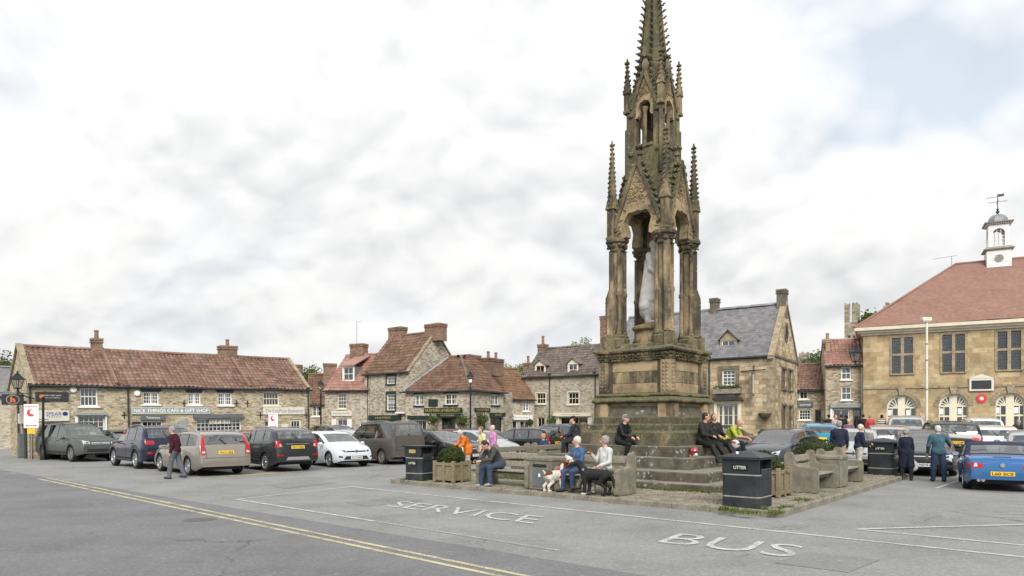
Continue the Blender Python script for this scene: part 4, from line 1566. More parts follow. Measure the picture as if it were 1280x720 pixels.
def roof_slope(root, e0, e1, r0, m, tw, ch, amp, step, clips=(), name='roof_tiles'):
    """tiled slope from the eave e0-e1 up to the ridge height of r0; clips: (point, normal) planes, the side the normal points to is kept"""
    ex = e1 - e0
    W = ex.length
    ex = ex / W
    up = r0 - e0
    up = up - ex * up.dot(ex)
    Hh = up.length
    up = up / Hh
    nn = ex.cross(up).normalized()
    nt = max(1, round(W / tw))
    nc = max(1, round(Hh / ch))
    per = 5 if amp else 1
    cols = [(i / per) * W / nt for i in range(nt * per + 1)] if amp else [W * i / 8 for i in range(9)]
    prof = [0, .75, 1, .55, -.1]
    mb = MB()
    uvs = []
    rows = []
    rr_ = random.Random(int(W * 1000) % 997)
    sag = [rr_.uniform(-.012, .012) for _ in range(nc * 2 + 2)]
    for j in range(nc):
        for q, lift in ((0.0, step), (.94, .0)) if j < nc - 1 else ((0.0, step), (1.0, 0.0)):
            v = (j + q) * Hh / nc
            row = []
            for i, u in enumerate(cols):
                a = amp * prof[i % per] if amp else 0
                wob = .035 * math.sin(u * 1.1 + v * .7) + .02 * math.sin(u * 2.7 - v)
                row.append(e0 + ex * u + up * v + nn * (lift + a + wob))
                uvs.append((u * nt / W + 1e-3, j + .02 + .96 * q))
            rows.append(row)
    mb.grid(rows)
    mb.uv = uvs
    me = mb.mesh(name, M[m])
    if clips:
        bm = bmesh.new()
        bm.from_mesh(me)
        for p, n_ in clips:
            bmesh.ops.bisect_plane(bm, geom=bm.verts[:] + bm.edges[:] + bm.faces[:], plane_co=p, plane_no=n_, clear_inner=True)
        bm.to_mesh(me)
        bm.free()
    o = link(name, me, root)
    o['kind'] = 'stuff'
    return o


def dormer(h, x0, y0, x1, y1, yf, roofm, facem, apex=.42, cheek='slategrey', cols=2, rows=2, flat=False, winm='white', room='dark'):
    """gabled dormer with its face on the plane y=yf"""
    u0, u1, z0, z1 = h.rect(x0, y0, x1, y1, yf)
    k = (h.zr - h.ze) / h.ry
    yb = min(h.ry, (z1 - h.ze) / k)
    yb0 = max(yf, (z0 - h.ze) / k)
    d = MB()
    fw = .10
    d.box(u0, u0 + fw, yf, yf + .1, z0 - .08, z1)
    d.box(u1 - fw, u1, yf, yf + .1, z0 - .08, z1)
    d.box(u0 + fw, u1 - fw, yf, yf + .1, z1 - fw * .7, z1)
    d.box(u0 - .05, u1 + .05, yf - .08, yf + .1, z0 - .16, z0 - .081)
    um = (u0 + u1) / 2
    if not flat:
        d.prism([(u0, yf + .01, z1 + .001), (u1, yf + .01, z1 + .001), (um, yf + .01, z1 + apex)], (0, .1, 0))
    dm = d.build('dormer', M[facem], h.root)
    MB().prism([(u0 + .02, yf + .1, z0 - .1), (u0 + .02, yf + .1, z1), (u0 + .02, yb + .1, z1)], (.05, 0, 0)).build('cheek', M[cheek], dm)
    MB().prism([(u1 - .07, yf + .1, z0 - .1), (u1 - .07, yf + .1, z1), (u1 - .07, yb + .1, z1)], (.05, 0, 0)).build('cheek', M[cheek], dm)
    rm = MB()
    if not flat:
        ya = min(h.ry, (z1 + apex - h.ze) / k)
        for sg in (-1, 1):
            e = u0 - .12 if sg < 0 else u1 + .12
            a = [(e, yf - .12, z1 - .08), (e, yb + .1, z1 - .08), (um, ya + .15, z1 + apex + .02), (um, yf - .12, z1 + apex + .02)]
            rm.prism([Vector(q) for q in a], (0, 0, .07))
        rm.build('dormer_roof', M[roofm], dm)
    w_ = MB()
    f = .04
    a0, a1, b0, b1 = u0 + fw, u1 - fw, z0 - .08, z1 - fw * .7
    for q in ((a0, a1, b0, b0 + f), (a0, a1, b1 - f, b1), (a0, a0 + f, b0 + f, b1 - f), (a1 - f, a1, b0 + f, b1 - f), (a0 + f, a1 - f, (b0 + b1) / 2 - .02, (b0 + b1) / 2 + .02)):
        w_.box(q[0], q[1], yf + .05, yf + .09, q[2], q[3])
    for i in range(1, cols):
        x = a0 + (a1 - a0) * i / cols
        w_.box(x - .012, x + .012, yf + .055, yf + .085, b0 + f, b1 - f)
    w_.build('window', M[winm], dm)
    MB().box(a0, a1, yf + .068, yf + .072, b0, b1).build('pane', M['glass'], dm)
    MB().box(a0 - .02, a1 + .02, yf + .25, yf + .27, b0, b1).build('interior', M[room], dm)
    return u0, u1, z0, z1


def ang_between(A, B):
    d = B - A
    return math.atan2(d.y, d.x), d.length


# ---- left row: cottage range of three shops
A = XY(38, 33.6)
B = XY(388, 44.0)
ra, rl = ang_between(A, B)
hl = House('shop_row', 'long low stone shop row with weathered orange pantile roof and two brick chimneys', A, ra, rl, 5.6, 3.70, 5.75, M['rubble'], tilt=.016)
hl.window(101, 483.5, 123.5, 508, 4, 2, mid=True, curtain=.22)
r_ = hl.window(98, 519, 132, 542, 5, 3, room='warmroom', fw=.07)
hl.plank(94, 516, 134, 519, 'signgrey', 'shop_cornice', .22)
hl.plank(94.5, 519, 98, 543, 'white', 'pilaster', .1)
hl.plank(132, 519, 134, 543, 'white', 'pilaster', .1)
hl.window(58, 529, 79, 575, 1, 1, sill=None, name='doorway', room='warmroom', fw=.08)
hl.board(48, 513, 87.5, 526.5, 'offwhite', None, 'signblue', lines=[('SPEAR', .68, .50, .36), ('T R A V E L S', .40, .46, .14)], bold=.0)
b_, q_ = hl.board(45.5, 490, 86.5, 501.5, 'charcoal', None, 'offwhite', lines=[('hunters estate agents', .62, .56, .18), ('sales and lettings', .36, .5, .12)])
T_ = hl.frame('front')
MB().lathe([(.10, .0), (.10, .012)], 20, M=T_ @ Matrix.Translation((q_[0] + .25, (q_[2] + q_[3]) / 2, .072))).build('sign_disc', M['signorange'], b_)
sp_b = hl.rect(48, 513, 87.5, 526.5)
MB().lathe([(.10, .0), (.10, .012)], 20, M=T_ @ Matrix.Translation((sp_b[1] - .19, sp_b[3] - .17, .076)) @ Matrix.Scale(1.2, 4, (1, 0, 0))).build('sign_disc', M['signblue'], hl.root)
for px_, py_, m_ in ((93, 487, 'signwhite'), (172.5, 491.5, 'signwhite')):
    u, z = hl.at(px_, py_)
    MB().lathe([(.16, 0), (.15, .09), (.06, .11)], 10, M=T_ @ Matrix.Translation((u, z, .0))).build('alarm_box', M[m_], hl.root)
for x0, y0, x1, y1 in ((180, 490, 200, 505.5), (236, 491, 252, 506), (273.5, 491, 291, 506.5)):
    hl.window(x0, y0, x1, y1, 6, 3, lintel='flare', split=(.5,), curtain=.15)
hl.board(165, 508.8, 263, 517.4, 'signgrey', 'NICE THINGS CAFE & GIFT SHOP', 'signwhite', .95, .52, border='offwhite', bold=.012)
hl.board(176.5, 519.5, 205.5, 525.2, 'slategrey', 'Takeaway', 'signwhite', .6, .6, bold=.0, out=.16)
hl.window(178, 526, 204, 566, 4, 1, sill=None, name='doorway', room='warmroom')
hl.window(246, 523, 302, 544, 11, 4, room='warmroom', fw=.06, sill=None)
hl.plank(242, 517.8, 303, 522.8, 'slategrey', 'shop_cornice', .24)
ob, oq = hl.board(262, 523.5, 288, 529.8, 'offwhite', 'O P E N', 'greyink', .9, .75, bold=.02, out=.05)
hl.plank(224, 526, 234, 541, 'signgrey', 'notice_board', .04)
hl.plank(165.5, 527, 176, 541, 'charcoal', 'menu_board', .04)
hl.window(330, 489.5, 350, 507, 5, 2, m='cream', sill='cream', mid=True)
hl.board(329.5, 509, 381, 518, 'offwhite', 'The Cut-Price Bookstore', 'greyink', .92, .5, bold=.0)
hl.window(331, 525.5, 346, 545, 3, 3, m='cream', room='warmroom', sill=None)
hl.window(363, 524, 377.5, 560, 3, 2, m='cream', sill=None, name='doorway', room='warmroom', fw=.12)
hl.plank(352, 530, 361, 541, 'offwhite', 'notice_board', .04)
for px_ in (156, 231, 296.5, 310, 326, 383):
    u, z = hl.at(px_, 519 if px_ < 160 or px_ > 320 else 504)
    mb = MB().box(u - .02, u + .02, z - .18, z + .18, 0, .04, M=T_).box(u - .12, u + .12, z - .015, z + .025, 0, .035, M=T_)
    mb.build('wall_tie', M['black'], hl.root)
hl.build_walls()
hl.roof('pantile')
hl.coping(.05, 'rubble' if False else 'trimstone', .3, .10)
hl.coping(hl.L - .05, 'trimstone', .22, .08)
for px_ in (147.5, 313):
    u, _ = hl.at(px_, 484)
    mb = MB()
    k_ = (hl.zr - hl.ze) / hl.ry
    mb.tube([(u, -.14, hl.ze + .12), (u, hl.ry, hl.zr + .16)], .085, 6)
    mb.build('party_verge', M['pantile'], hl.root)
hl.pipe(38.5, 484, 574)
hl.pipe(161, 486, 569)
hl.pipe(385.5, 488, 560)
hl.chimney(116.5, 423, 130, hl.zr - .5, hl.ry, pots=1, pot_h=.46, dep=.6)
hl.chimney(130.5, 433.5, 138, hl.zr - .5, hl.ry, pots=0, dep=.5, cap=False)
hl.chimney(276, 432, 296.5, hl.zr - .5, hl.ry, pots=1, pot_h=.42, dep=.7)
# hanging sign and lantern on the gable end corner
ng = empty('hanging_sign', hl.A + Vector((-.15, -.05, 0)), ra, 'square dark hanging sign with orange letter on the left gable end', 'sign')
MB().bevbox(-1.0, -.12, -.03, .03, 2.66, 3.18, .01).build('board', M['charcoal'], ng)
MB().box(-1.05, .1, -.015, .015, 3.22, 3.25).build('bracket', M['black'], ng)
Tn = Matrix(((1, 0, 0, -.56), (0, 0, -1, -.034), (0, 1, 0, 2.92), (0, 0, 0, 1)))
MB().lathe([(.22, 0), (.22, .004)], 24, M=Tn @ Matrix.Scale(1.2, 4, (1, 0, 0))).build('ring', M['offwhite'], ng)
MB().lathe([(.205, .002), (.205, .008)], 24, M=Tn @ Matrix.Scale(1.2, 4, (1, 0, 0))).build('disc', M['charcoal'], ng)
lettering('lettering', 'h', .2, .28, M['signorange'], ng, Tn @ Matrix.Translation((0, 0, .012)), bold=.05)

for v_, w_ in ((.7, .06), (1.4, .045), (2.6, .05)):
    MB().tube([(-.08, v_, -.2), (-.08, v_, 2.6 + v_ * .4)], w_, 8).build('downpipe', M['greyband' if v_ == 1.4 else 'charcoal'], hl.root)
MB().bevbox(-.28, -.0, .95, 1.35, 1.75, 2.25, .01).build('meter_box', M['offwhite'], hl.root)

# ---- neighbour cut by the left edge
hx = House('edge_cottage', 'grey rendered cottage cut off by the left edge of the view', XY(-60, 45), R(8), 3.6, 5, 3.6, 5.6, M['rubble_pale'])
hx.window(-30, 500, -18, 516, 2, 2)
hx.build_walls()
hx.roof('slate', tw=.35, ch=.25, amp=0, step=.012)

# ---- brown-roofed cottage behind the row
A = XY(383, 56)
hb = House('cottage', 'small stone cottage with dark brown pantile roof tucked beside the shop row', A, R(12), 4.2, 5, 3.35, 5.85, M['rubble'])
hb.window(390.5, 507, 401, 520.5, 4, 2, split=(.5,))
hb.window(391, 532, 402, 545, 4, 2)
hb.build_walls()
hb.roof('pantile_brown')
hb.chimney(366, 456, 378, 5.3, hb.ry, pots=0)
hb.chimney(404, 454.5, 421, 4.6, hb.ry - .6, pots=0, dep=.8)

# ---- red-roofed shop with a dormer
A = XY(406, 51.5)
B = XY(461, 49.8)
ra, rl = ang_between(A, B)
hr = House('red_roof_shop', 'narrow stone shop with bright red pantile roof and white dormer', A, ra, rl, 5.2, 4.25, 7.0, M['rubble_grey'])
hr.window(421.5, 491, 432.5, 511, 3, 4, mid=True, m='cream', sill='cream', lintel='darkstone', curtain=.2)
hr.board(415, 513.5, 440, 520, 'offwhite', 'Libby Butler Jewellers', 'greyink', .85, .4, bold=0, shear=.2)
hr.window(421, 524, 434, 540, 2, 2, room='warmroom', m='white')
hr.plank(415, 524, 420.5, 540, 'white', 'shutter', .05)
hr.plank(434.5, 524, 440, 540, 'white', 'shutter', .05)
hr.window(449, 528, 458, 540, 3, 2)
hr.build_walls()
hr.roof('pantile_red')
dr = dormer(hr, 428, 458, 442.5, 474, .55, 'pantile_red', 'white', flat=True, cheek='lead', winm='white')
mb = MB()
mb.prism([(dr[0] - .12, .4, dr[3] + .02), (dr[1] + .12, .4, dr[3] + .02), (dr[1] + .12, 2.9, hr.zr + .1), (dr[0] - .12, 2.9, hr.zr + .1)], (0, 0, .09))
mb.build('catslide_roof', M['pantile_red'], hr.root)
hr.chimney(440.5, 430.5, 457, 6.2, hr.ry, pots=0, dep=.7)
u_, z_ = hr.at(446, 402, hr.ry)
MB().tube([(u_, hr.ry, 7.6), (u_, hr.ry, z_)], .02, 6).tube([(u_ - .05, hr.ry, z_), (u_ + .45, hr.ry, z_ - .05)], .012, 5).build('aerial', M['lead'], hr.root)

# ---- tall gabled house (faces parallel to the island front)
u1 = Vector((math.cos(MA), math.sin(MA), 0))
Cn = XY(512, 47)
A = Cn - u1 * 5.0
ht = House('gabled_house', 'tall stone house with steep brown pantile roof and broad side gable', A, MA, 5.0, 5.0, 5.40, 8.25, M['rubble_grey'])
r_ = ht.window(483.5, 470.5, 494, 480, 4, 2, sill='green', lintel='green', m='white')
ht.surround(r_, 'green', .1, .03, top=False)
r_ = ht.window(483.5, 492.5, 494, 513, 4, 5, mid=True, sill='green', lintel='green')
ht.surround(r_, 'green', .1, .03, top=False)
ht.board(464, 519, 502, 525.5, 'green', 'HUNTERS', 'gold', .5, .4, out=.28)
ht.window(467, 526, 499, 545, 5, 1, m='green', room='warmroom', sill=None)
ht.plank(498, 515, 509, 517, 'white', 'awning_box', .3)
ht.build_walls()
ht.roof('pantile_brown')
ht.coping(ht.L - .06, 'trimstone', .26, .08)
ht.coping(.06, 'trimstone', .22, .05)
ht.pipe(460.5, 468, 545)
ht.chimney(489.5, 410.5, 505, 7.6, ht.ry, pots=0, dep=.7)
ht.chimney(535.5, 406.5, 554, 7.6, ht.ry, pots=0, dep=.8)

# ---- corner delicatessen with hipped roof
Cn = XY(588, 44)
A = XY(507, 46.6)
ra, rl = ang_between(A, Cn)
hc = House('corner_shop', 'corner shop with hipped brown roof, dark green shopfront and gold lettering', A, ra, rl, 5.5, 3.93, 6.35, M['rubble_grey'])
hc.window(518.5, 493, 529, 507, 4, 2, split=(.5,), sill='green', lintel='green', curtain=.1)
hc.window(556, 492, 571.5, 506, 4, 2, split=(.5,), sill='green', lintel='green', curtain=.1)
hc.board(536, 499, 547.5, 508, 'green', None, 'gold')
hc.board(530.5, 509.8, 578, 515.8, 'green', 'HUNTERS of HELMSLEY', 'gold', .92, .6, bold=.015)
hc.board(549, 517, 577, 521.5, 'green', 'DELICATESSEN', 'gold', .6, .4, out=.35)
hc.window(552, 522, 576, 552, 3, 1, m='green', room='warmroom', sill=None, name='shop_window')
hc.plank(512.5, 519.5, 536, 524, 'green', 'shop_cornice', .3)
hc.window(516, 525, 533, 548, 3, 1, m='white', room='warmroom', sill=None, name='shop_window')
hc.build_walls((False, False))
A2 = Cn + Vector((.02, .02, 0))
B2 = XY(629, 47.2)
ra2, rl2 = ang_between(A2, B2)
dth = ra2 - ra
bis = (Vector((-1, 0, 0)) + Vector((math.cos(dth), math.sin(dth), 0))).normalized()      # hip line in plan
nb_ = Vector((-bis.y, bis.x, 0))
nb_ = nb_ if nb_.x < 0 else -nb_
e_c = Vector((hc.L, 0, 0)) - bis * .2
hc.roof('pantile_brown', ends=(1.7, hc.ry * -bis.x / bis.y), verge=.35, back=False, clips=[(e_c, nb_), ((-.1, -.16, 0), (2.75, -1.8, 0))], gutter='charcoal')
kk = (hc.zr - hc.ze) / hc.ry
MB().tube([e_c + Vector((0, 0, hc.ze - .05)), Vector((hc.L, 0, hc.ze + .1)) + bis * (hc.ry / bis.y) + Vector((0, 0, kk * hc.ry))], .1, 8).build('hip_ridge', M['darkstone'], hc.root)
mb = MB().tube([(-.1, -.16, 3.95), (1.7, hc.ry, 6.42)], .09, 8)
mb.build('hip_ridge', M['lead'], hc.root)
# right wing of the corner shop, turned along the lane
hw_ = House('lane_shop', 'stone wing with brown pantile roof and twin-potted brick chimney beside the corner shop', A2, ra2, rl2, 5.5, 3.93, 6.35, M['rubble_grey'])
hw_.window(614.5, 493, 623.5, 506.5, 4, 2, split=(.5,), sill='green', lintel='green')
hw_.board(593, 510, 612, 514.5, 'green', 'HUNTERS', 'gold', .8, .5)
hw_.board(611.5, 516, 629, 521, 'green', 'BAKERY', 'gold', .5, .45, out=.2)
hw_.window(613, 522, 627.5, 548, 2, 1, m='green', room='warmroom', sill=None, name='shop_window')
hw_.window(596, 520, 607, 548, 2, 2, m='green', room='warmroom', sill=None, name='shop_window')
hw_.build_walls((False, True))
b2 = Matrix.Rotation(-dth, 3, 'Z') @ bis
n2 = Vector((-b2.y, b2.x, 0))
n2 = n2 if n2.x > 0 else -n2
hw_.roof('pantile_brown', back=False, ends=(hw_.ry * b2.x / b2.y, 0), verge=.35, clips=[(-b2 * .2, n2)])
hw_.chimney(581, 443, 596, 5.4, hw_.ry + .3, pots=0, dep=.8)
hw_.chimney(605.5, 447, 624.5, 5.2, hw_.ry - .4, pots=2, dep=.8, pot_h=.5)

# ---- little white-fronted shop with mossy roof
A = XY(627, 51)
B = XY(668, 52.5)
ra, rl = ang_between(A, B)
hs = House('small_shop', 'small low shop with mossy orange roof, white fascia and hanging baskets', A, ra, rl, 5.0, 3.60, 6.0, M['rubble_grey'])
hs.window(631, 500, 639.5, 514, 2, 3, split=(.5,), curtain=.5)
hs.window(654, 500, 661.5, 514, 2, 3, split=(.5,), curtain=.5)
hs.board(634, 519, 664, 525, 'white', 'The Tea Shop', 'greyink', .6, .4, bold=0, out=.2)
hs.window(636, 526, 647, 548, 2, 1, room='warmroom', sill=None, name='shop_window')
hs.window(650, 526, 662, 548, 2, 1, room='warmroom', sill=None, name='shop_window')
hs.build_walls()
hs.roof('pantile_orange')

# ---- pale house with two dormers
ud = R(-35.4)
A = XY(654.5, 53.8)
hd = House('dormer_house', 'pale stone house with grey brown roof, two dormers and cream shopfront', A, ud, 8.2, 5.2, 5.38, 7.75, M['rubble_pale'])
for x0, y0, x1, y1 in ((670.5, 491.5, 682, 505), (710, 490.5, 723.5, 505.5)):
    r_ = hd.window(x0, y0, x1, y1, 3, 2, mid=True, m='cream', sill='cream')
    hd.surround(r_, 'offwhite', .09, .03)
hd.window(671.5, 521.5, 681, 546, 2, 1, m='cream', sill=None, name='doorway')
hd.board(693.5, 516, 740, 520.5, 'cream', 'Helmsley Traders', 'greyink', .5, .4, bold=0, out=.25)
hd.window(700, 521, 735, 548, 3, 1, m='cream', room='warmroom', sill=None, name='shop_window')
hd.plank(694, 520.8, 699.5, 548, 'cream', 'pilaster', .12)
hd.plank(735.5, 520.8, 740, 548, 'cream', 'pilaster', .12)
hd.build_walls()
hd.roof('pantile_grey')
hd.pipe(687.5, 470, 545)
hd.pipe(744.5, 468, 545)
for x0, y0, x1, y1 in ((668.5, 456, 681.5, 470.5), (709.5, 454, 722.5, 467.8)):
    dormer(hd, x0, y0, x1, y1, .25, 'pantile_grey', 'cream', .36, cheek='slategrey', rows=2)
hd.chimney(674, 431, 683.5, 7.0, hd.ry, pots=1, pot_h=.7, dep=.6)
hd.chimney(656, 454, 664.5, 6.0, hd.ry + 1.6, pots=1, pot_h=.6, dep=.6)

# ---- stone pub with slate roof
up_ = R(-33.9)
Cn = XY(967, 36)
vx = Vector((math.cos(up_), math.sin(up_), 0))
LP = 9.5
hp = House('stone_pub', 'golden stone pub with slate roof, dormer, bay window and gable end', Cn - vx * LP, up_, LP, 5.9, 5.36, 8.45, M['pubstone'])
r_ = hp.window(902.5, 462, 919.5, 482, 3, 4, mid=True, curtain=.12, sill='darkstone')
hp.surround(r_, 'darkstone', .2, .05)
r_ = hp.window(897, 505, 923, 545, 4, 3, split=(.25, .75), m='cream', room='warmroom', sill='cream', fw=.09, curtain=.1)
hp.surround(r_, 'cream', .16, .14)
u0, u1, z0, z1 = r_
MB().prism([(u0 - .3, -.02, z1 + .18), (u1 + .3, -.02, z1 + .18), (u1 + .18, -.02, z1 + .36), (u0 + .3, -.02, z1 + .40), (u0 - .1, -.02, z1 + .34)], (0, -.42, 0)).build('bay_hood', M['charcoal'], hp.root)
for face_px in ((977, 461, 983, 486.5), (985.5, 463, 990.5, 488), (977.3, 507, 983.3, 540), (985.8, 508, 990.8, 540)):
    r_ = hp.window(*face_px, 1, 2, face='right', sill='darkstone', m='darkstone')
    hp.surround(r_, 'darkstone', .1, .04, face='right')
hp.build_walls()
hp.roof('slate', tw=.22, ch=.17, amp=0, step=.010, gutter='charcoal', ridge='lead', over=.1)
hp.coping(hp.L - .1, 'trimstone', .34, .1)
# oval gable opening and string course
u, z = hp.at(981, 415, 0, 'right')
Tr = hp.frame('right')
MB().lathe([(.38, 0), (.38, .05), (.29, .05), (.28, -.0)], 20, M=Tr @ Matrix.Translation((hp.ry, z, .0)) @ Matrix.Scale(1.5, 4, (0, 1, 0))).build('oculus', M['darkstone'], hp.root)
MB().lathe([(.28, .0), (.28, .02)], 20, M=Tr @ Matrix.Translation((hp.ry, z, .005)) @ Matrix.Scale(1.5, 4, (0, 1, 0))).build('oculus_pane', M['dark'], hp.root)
MB().box(-.02, 5.92, 5.30, 5.42, 0, .07, M=Tr).build('string_course', M['darkstone'], hp.root)
mbq = 0
for i in range(14):                                     # quoins at the corner
    z = -.2 + i * .39
    a = .55 if i % 2 else .33
    b = .33 if i % 2 else .55
    mb = MB().box(hp.L - a, hp.L + .02, -.02, .0 + b, z + .005, z + .385)
    mb.build('quoin', M['trimstone'], hp.root)
dormer(hp, 900, 424, 921, 446, .55, 'slate', 'trimstone', .5, cheek='trimstone')
hp.chimney(971.5, 363, 984, 7.7, hp.ry, 'darkstone', pots=0, dep=.62)
hp.chimney(888.5, 374, 898.5, 7.9, hp.ry, 'darkstone', pots=0, dep=.6)
hp.chimney(752, 396, 762, 7.0, hp.ry + 1.0, 'brick', pots=0, dep=.6)
hp.pipe(887, 450, 560)
u, z = hp.at(910, 489)
T_ = hp.frame('front')
fb = MB().box(u - .75, u + .75, z - .14, z + .12, .03, .3, M=T_).build('window_box', M['timber'], hp.root)
ib = MB()
for i in range(260):
    c = T_ @ Vector((u + rnd.uniform(-.75, .75), z + .15 + rnd.gauss(.05, .1), .17 + rnd.gauss(0, .09)))
    r_ = .06
    a = Vector((rnd.gauss(0, 1), rnd.gauss(0, 1), rnd.gauss(0, 1))).normalized() * r_
    b = Vector((rnd.gauss(0, 1), rnd.gauss(0, 1), rnd.gauss(0, 1))).normalized() * r_
    ib.poly([c - a, c - b * .5, c + a, c + b * .5])
ib.build('trailing_plant', M['leaf'], fb)
u, z = hp.at(943, 478)
ps = MB().box(u - .03, u + .03, z - .75, z + .55, .15, .55, M=T_)
psg = ps.build('pub_sign', M['darkstone'], hp.root)
MB().box(u - .035, u + .035, z - .6, z + .4, .25, .45, M=T_).build('sign_panel', M['offwhite'], psg)
MB().tube([T_ @ Vector((u - .7, z + .62, .05)), T_ @ Vector((u + .6, z + .66, .12))], .025, 6).tube([T_ @ Vector((u, z + .95, .1)), T_ @ Vector((u, z + .4, .1))], .025, 6).build('sign_bracket', M['black'], psg)
u, z = hp.at(957, 518)
MB().lathe([(.05, -.28), (.22, -.2), (.34, .0), (.36, .06)], 12, (u, -.22, z)).build('wall_planter', M['bark'], hp.root, smooth=40)

# ---- cottage and three-storey shop at the foot of the castle
A = XY(992, 47.5)
B = XY(1032, 46.5)
ra, rl = ang_between(A, B)
hq = House('pantile_cottage', 'low stone cottage with orange brown pantile roof and grey shop sign beside the pub', A, ra, rl, 5.2, 4.06, 5.95, M['rubble'])
hq.window(999, 489, 1010, 499, 2, 1, sill='white')
hq.board(997, 502.5, 1016.5, 509.5, 'slategrey', 'GALLERY ROOMS', 'signwhite', .7, .3)
hq.window(998.5, 512, 1013.5, 525, 4, 3, sill='white')
r_ = hq.window(1018.5, 512, 1026.5, 545, 2, 2, m='slategrey', sill=None, name='doorway')
hq.plank(1028.5, 513.5, 1031.5, 523, 'offwhite', 'notice_board', .04)
hq.build_walls()
hq.roof('pantile_orange' if False else 'pantile')
hq.coping(hq.L - .02, 'white', .14, .1)
A = XY(1032, 45.4)
B = XY(1080, 44.6)
ra, rl = ang_between(A, B)
h3 = House('three_storey_shop', 'narrow three storey stone shop with pale red roof next to the town hall', A, ra, rl, 4.8, 5.60, 7.45, M['rubble'])
for x0, y0, x1, y1 in ((1051.5, 458.5, 1064, 474.5), (1051.5, 483, 1064.5, 500)):
    h3.window(x0, y0, x1, y1, 2, 2, mid=True, curtain=.5, fw=.07)
h3.board(1037.5, 504.5, 1077.5, 509.5, 'signgrey', 'PETER SILK', 'greyink', .6, .45, out=.25)
h3.window(1041, 511, 1062, 540, 2, 1, m='white', room='warmroom', sill=None, name='shop_window')
h3.window(1066, 511, 1076.5, 540, 2, 1, m='slategrey', room='warmroom', sill=None, name='shop_window')
h3.plank(1037.5, 510, 1040.5, 545, 'white', 'pilaster', .12)
h3.build_walls()
h3.roof('pantile_red')
h3.chimney(1031.2, 424, 1037.5, 6.4, h3.ry - 1.0, 'trimstone', pots=1, pot_h=.4, dep=.5, potm='trimstone')
h3.pipe(1077.5, 457, 545, 'white')

# ---- town hall
A = XY(1079, 44.0)
tx = Vector((.88, -.475, 0)).normalized()
ra = math.atan2(tx.y, tx.x)
th = House('town_hall', 'large sandstone town hall with hipped red tile roof, arched doors and white cupola', A, ra, 19.0, 10.0, 7.45, 12.2, M['ashlar'])
for x0, y0, x1, y1 in ((1115, 422, 1141, 467), (1178, 418, 1206, 465), (1247, 414, 1276, 462)):
    r_ = th.window(x0, y0, x1, y1, 10, 12, m='charcoal', fw=.03, bar=.016, sill='trimstone', rec=.14)
    th.surround(r_, 'trimstone', .14, .03)
    u0, u1, z0, z1 = r_
    T_ = th.frame('front', 0)
    um, zm = (u0 + u1) / 2, z0 + (z1 - z0) * .53
    MB().box(um - .09, um + .09, z0, z1, -.2, .02, M=T_).box(u0, u1, zm - .07, zm + .07, -.2, .018, M=T_).build('mullion', M['trimstone'], th.root)
third_ = []
for k in range(2):                                       # the bays beyond the frame repeat
    u0 = th.rect(1247, 414, 1276, 462)[0] + 3.75 * (k + 1)
    if u0 + 1.6 < th.L:
        th.window(0, 0, 0, 0, 4, 4, m='charcoal', sill='trimstone', local=(u0, u0 + 1.45, 4.9, 7.1))
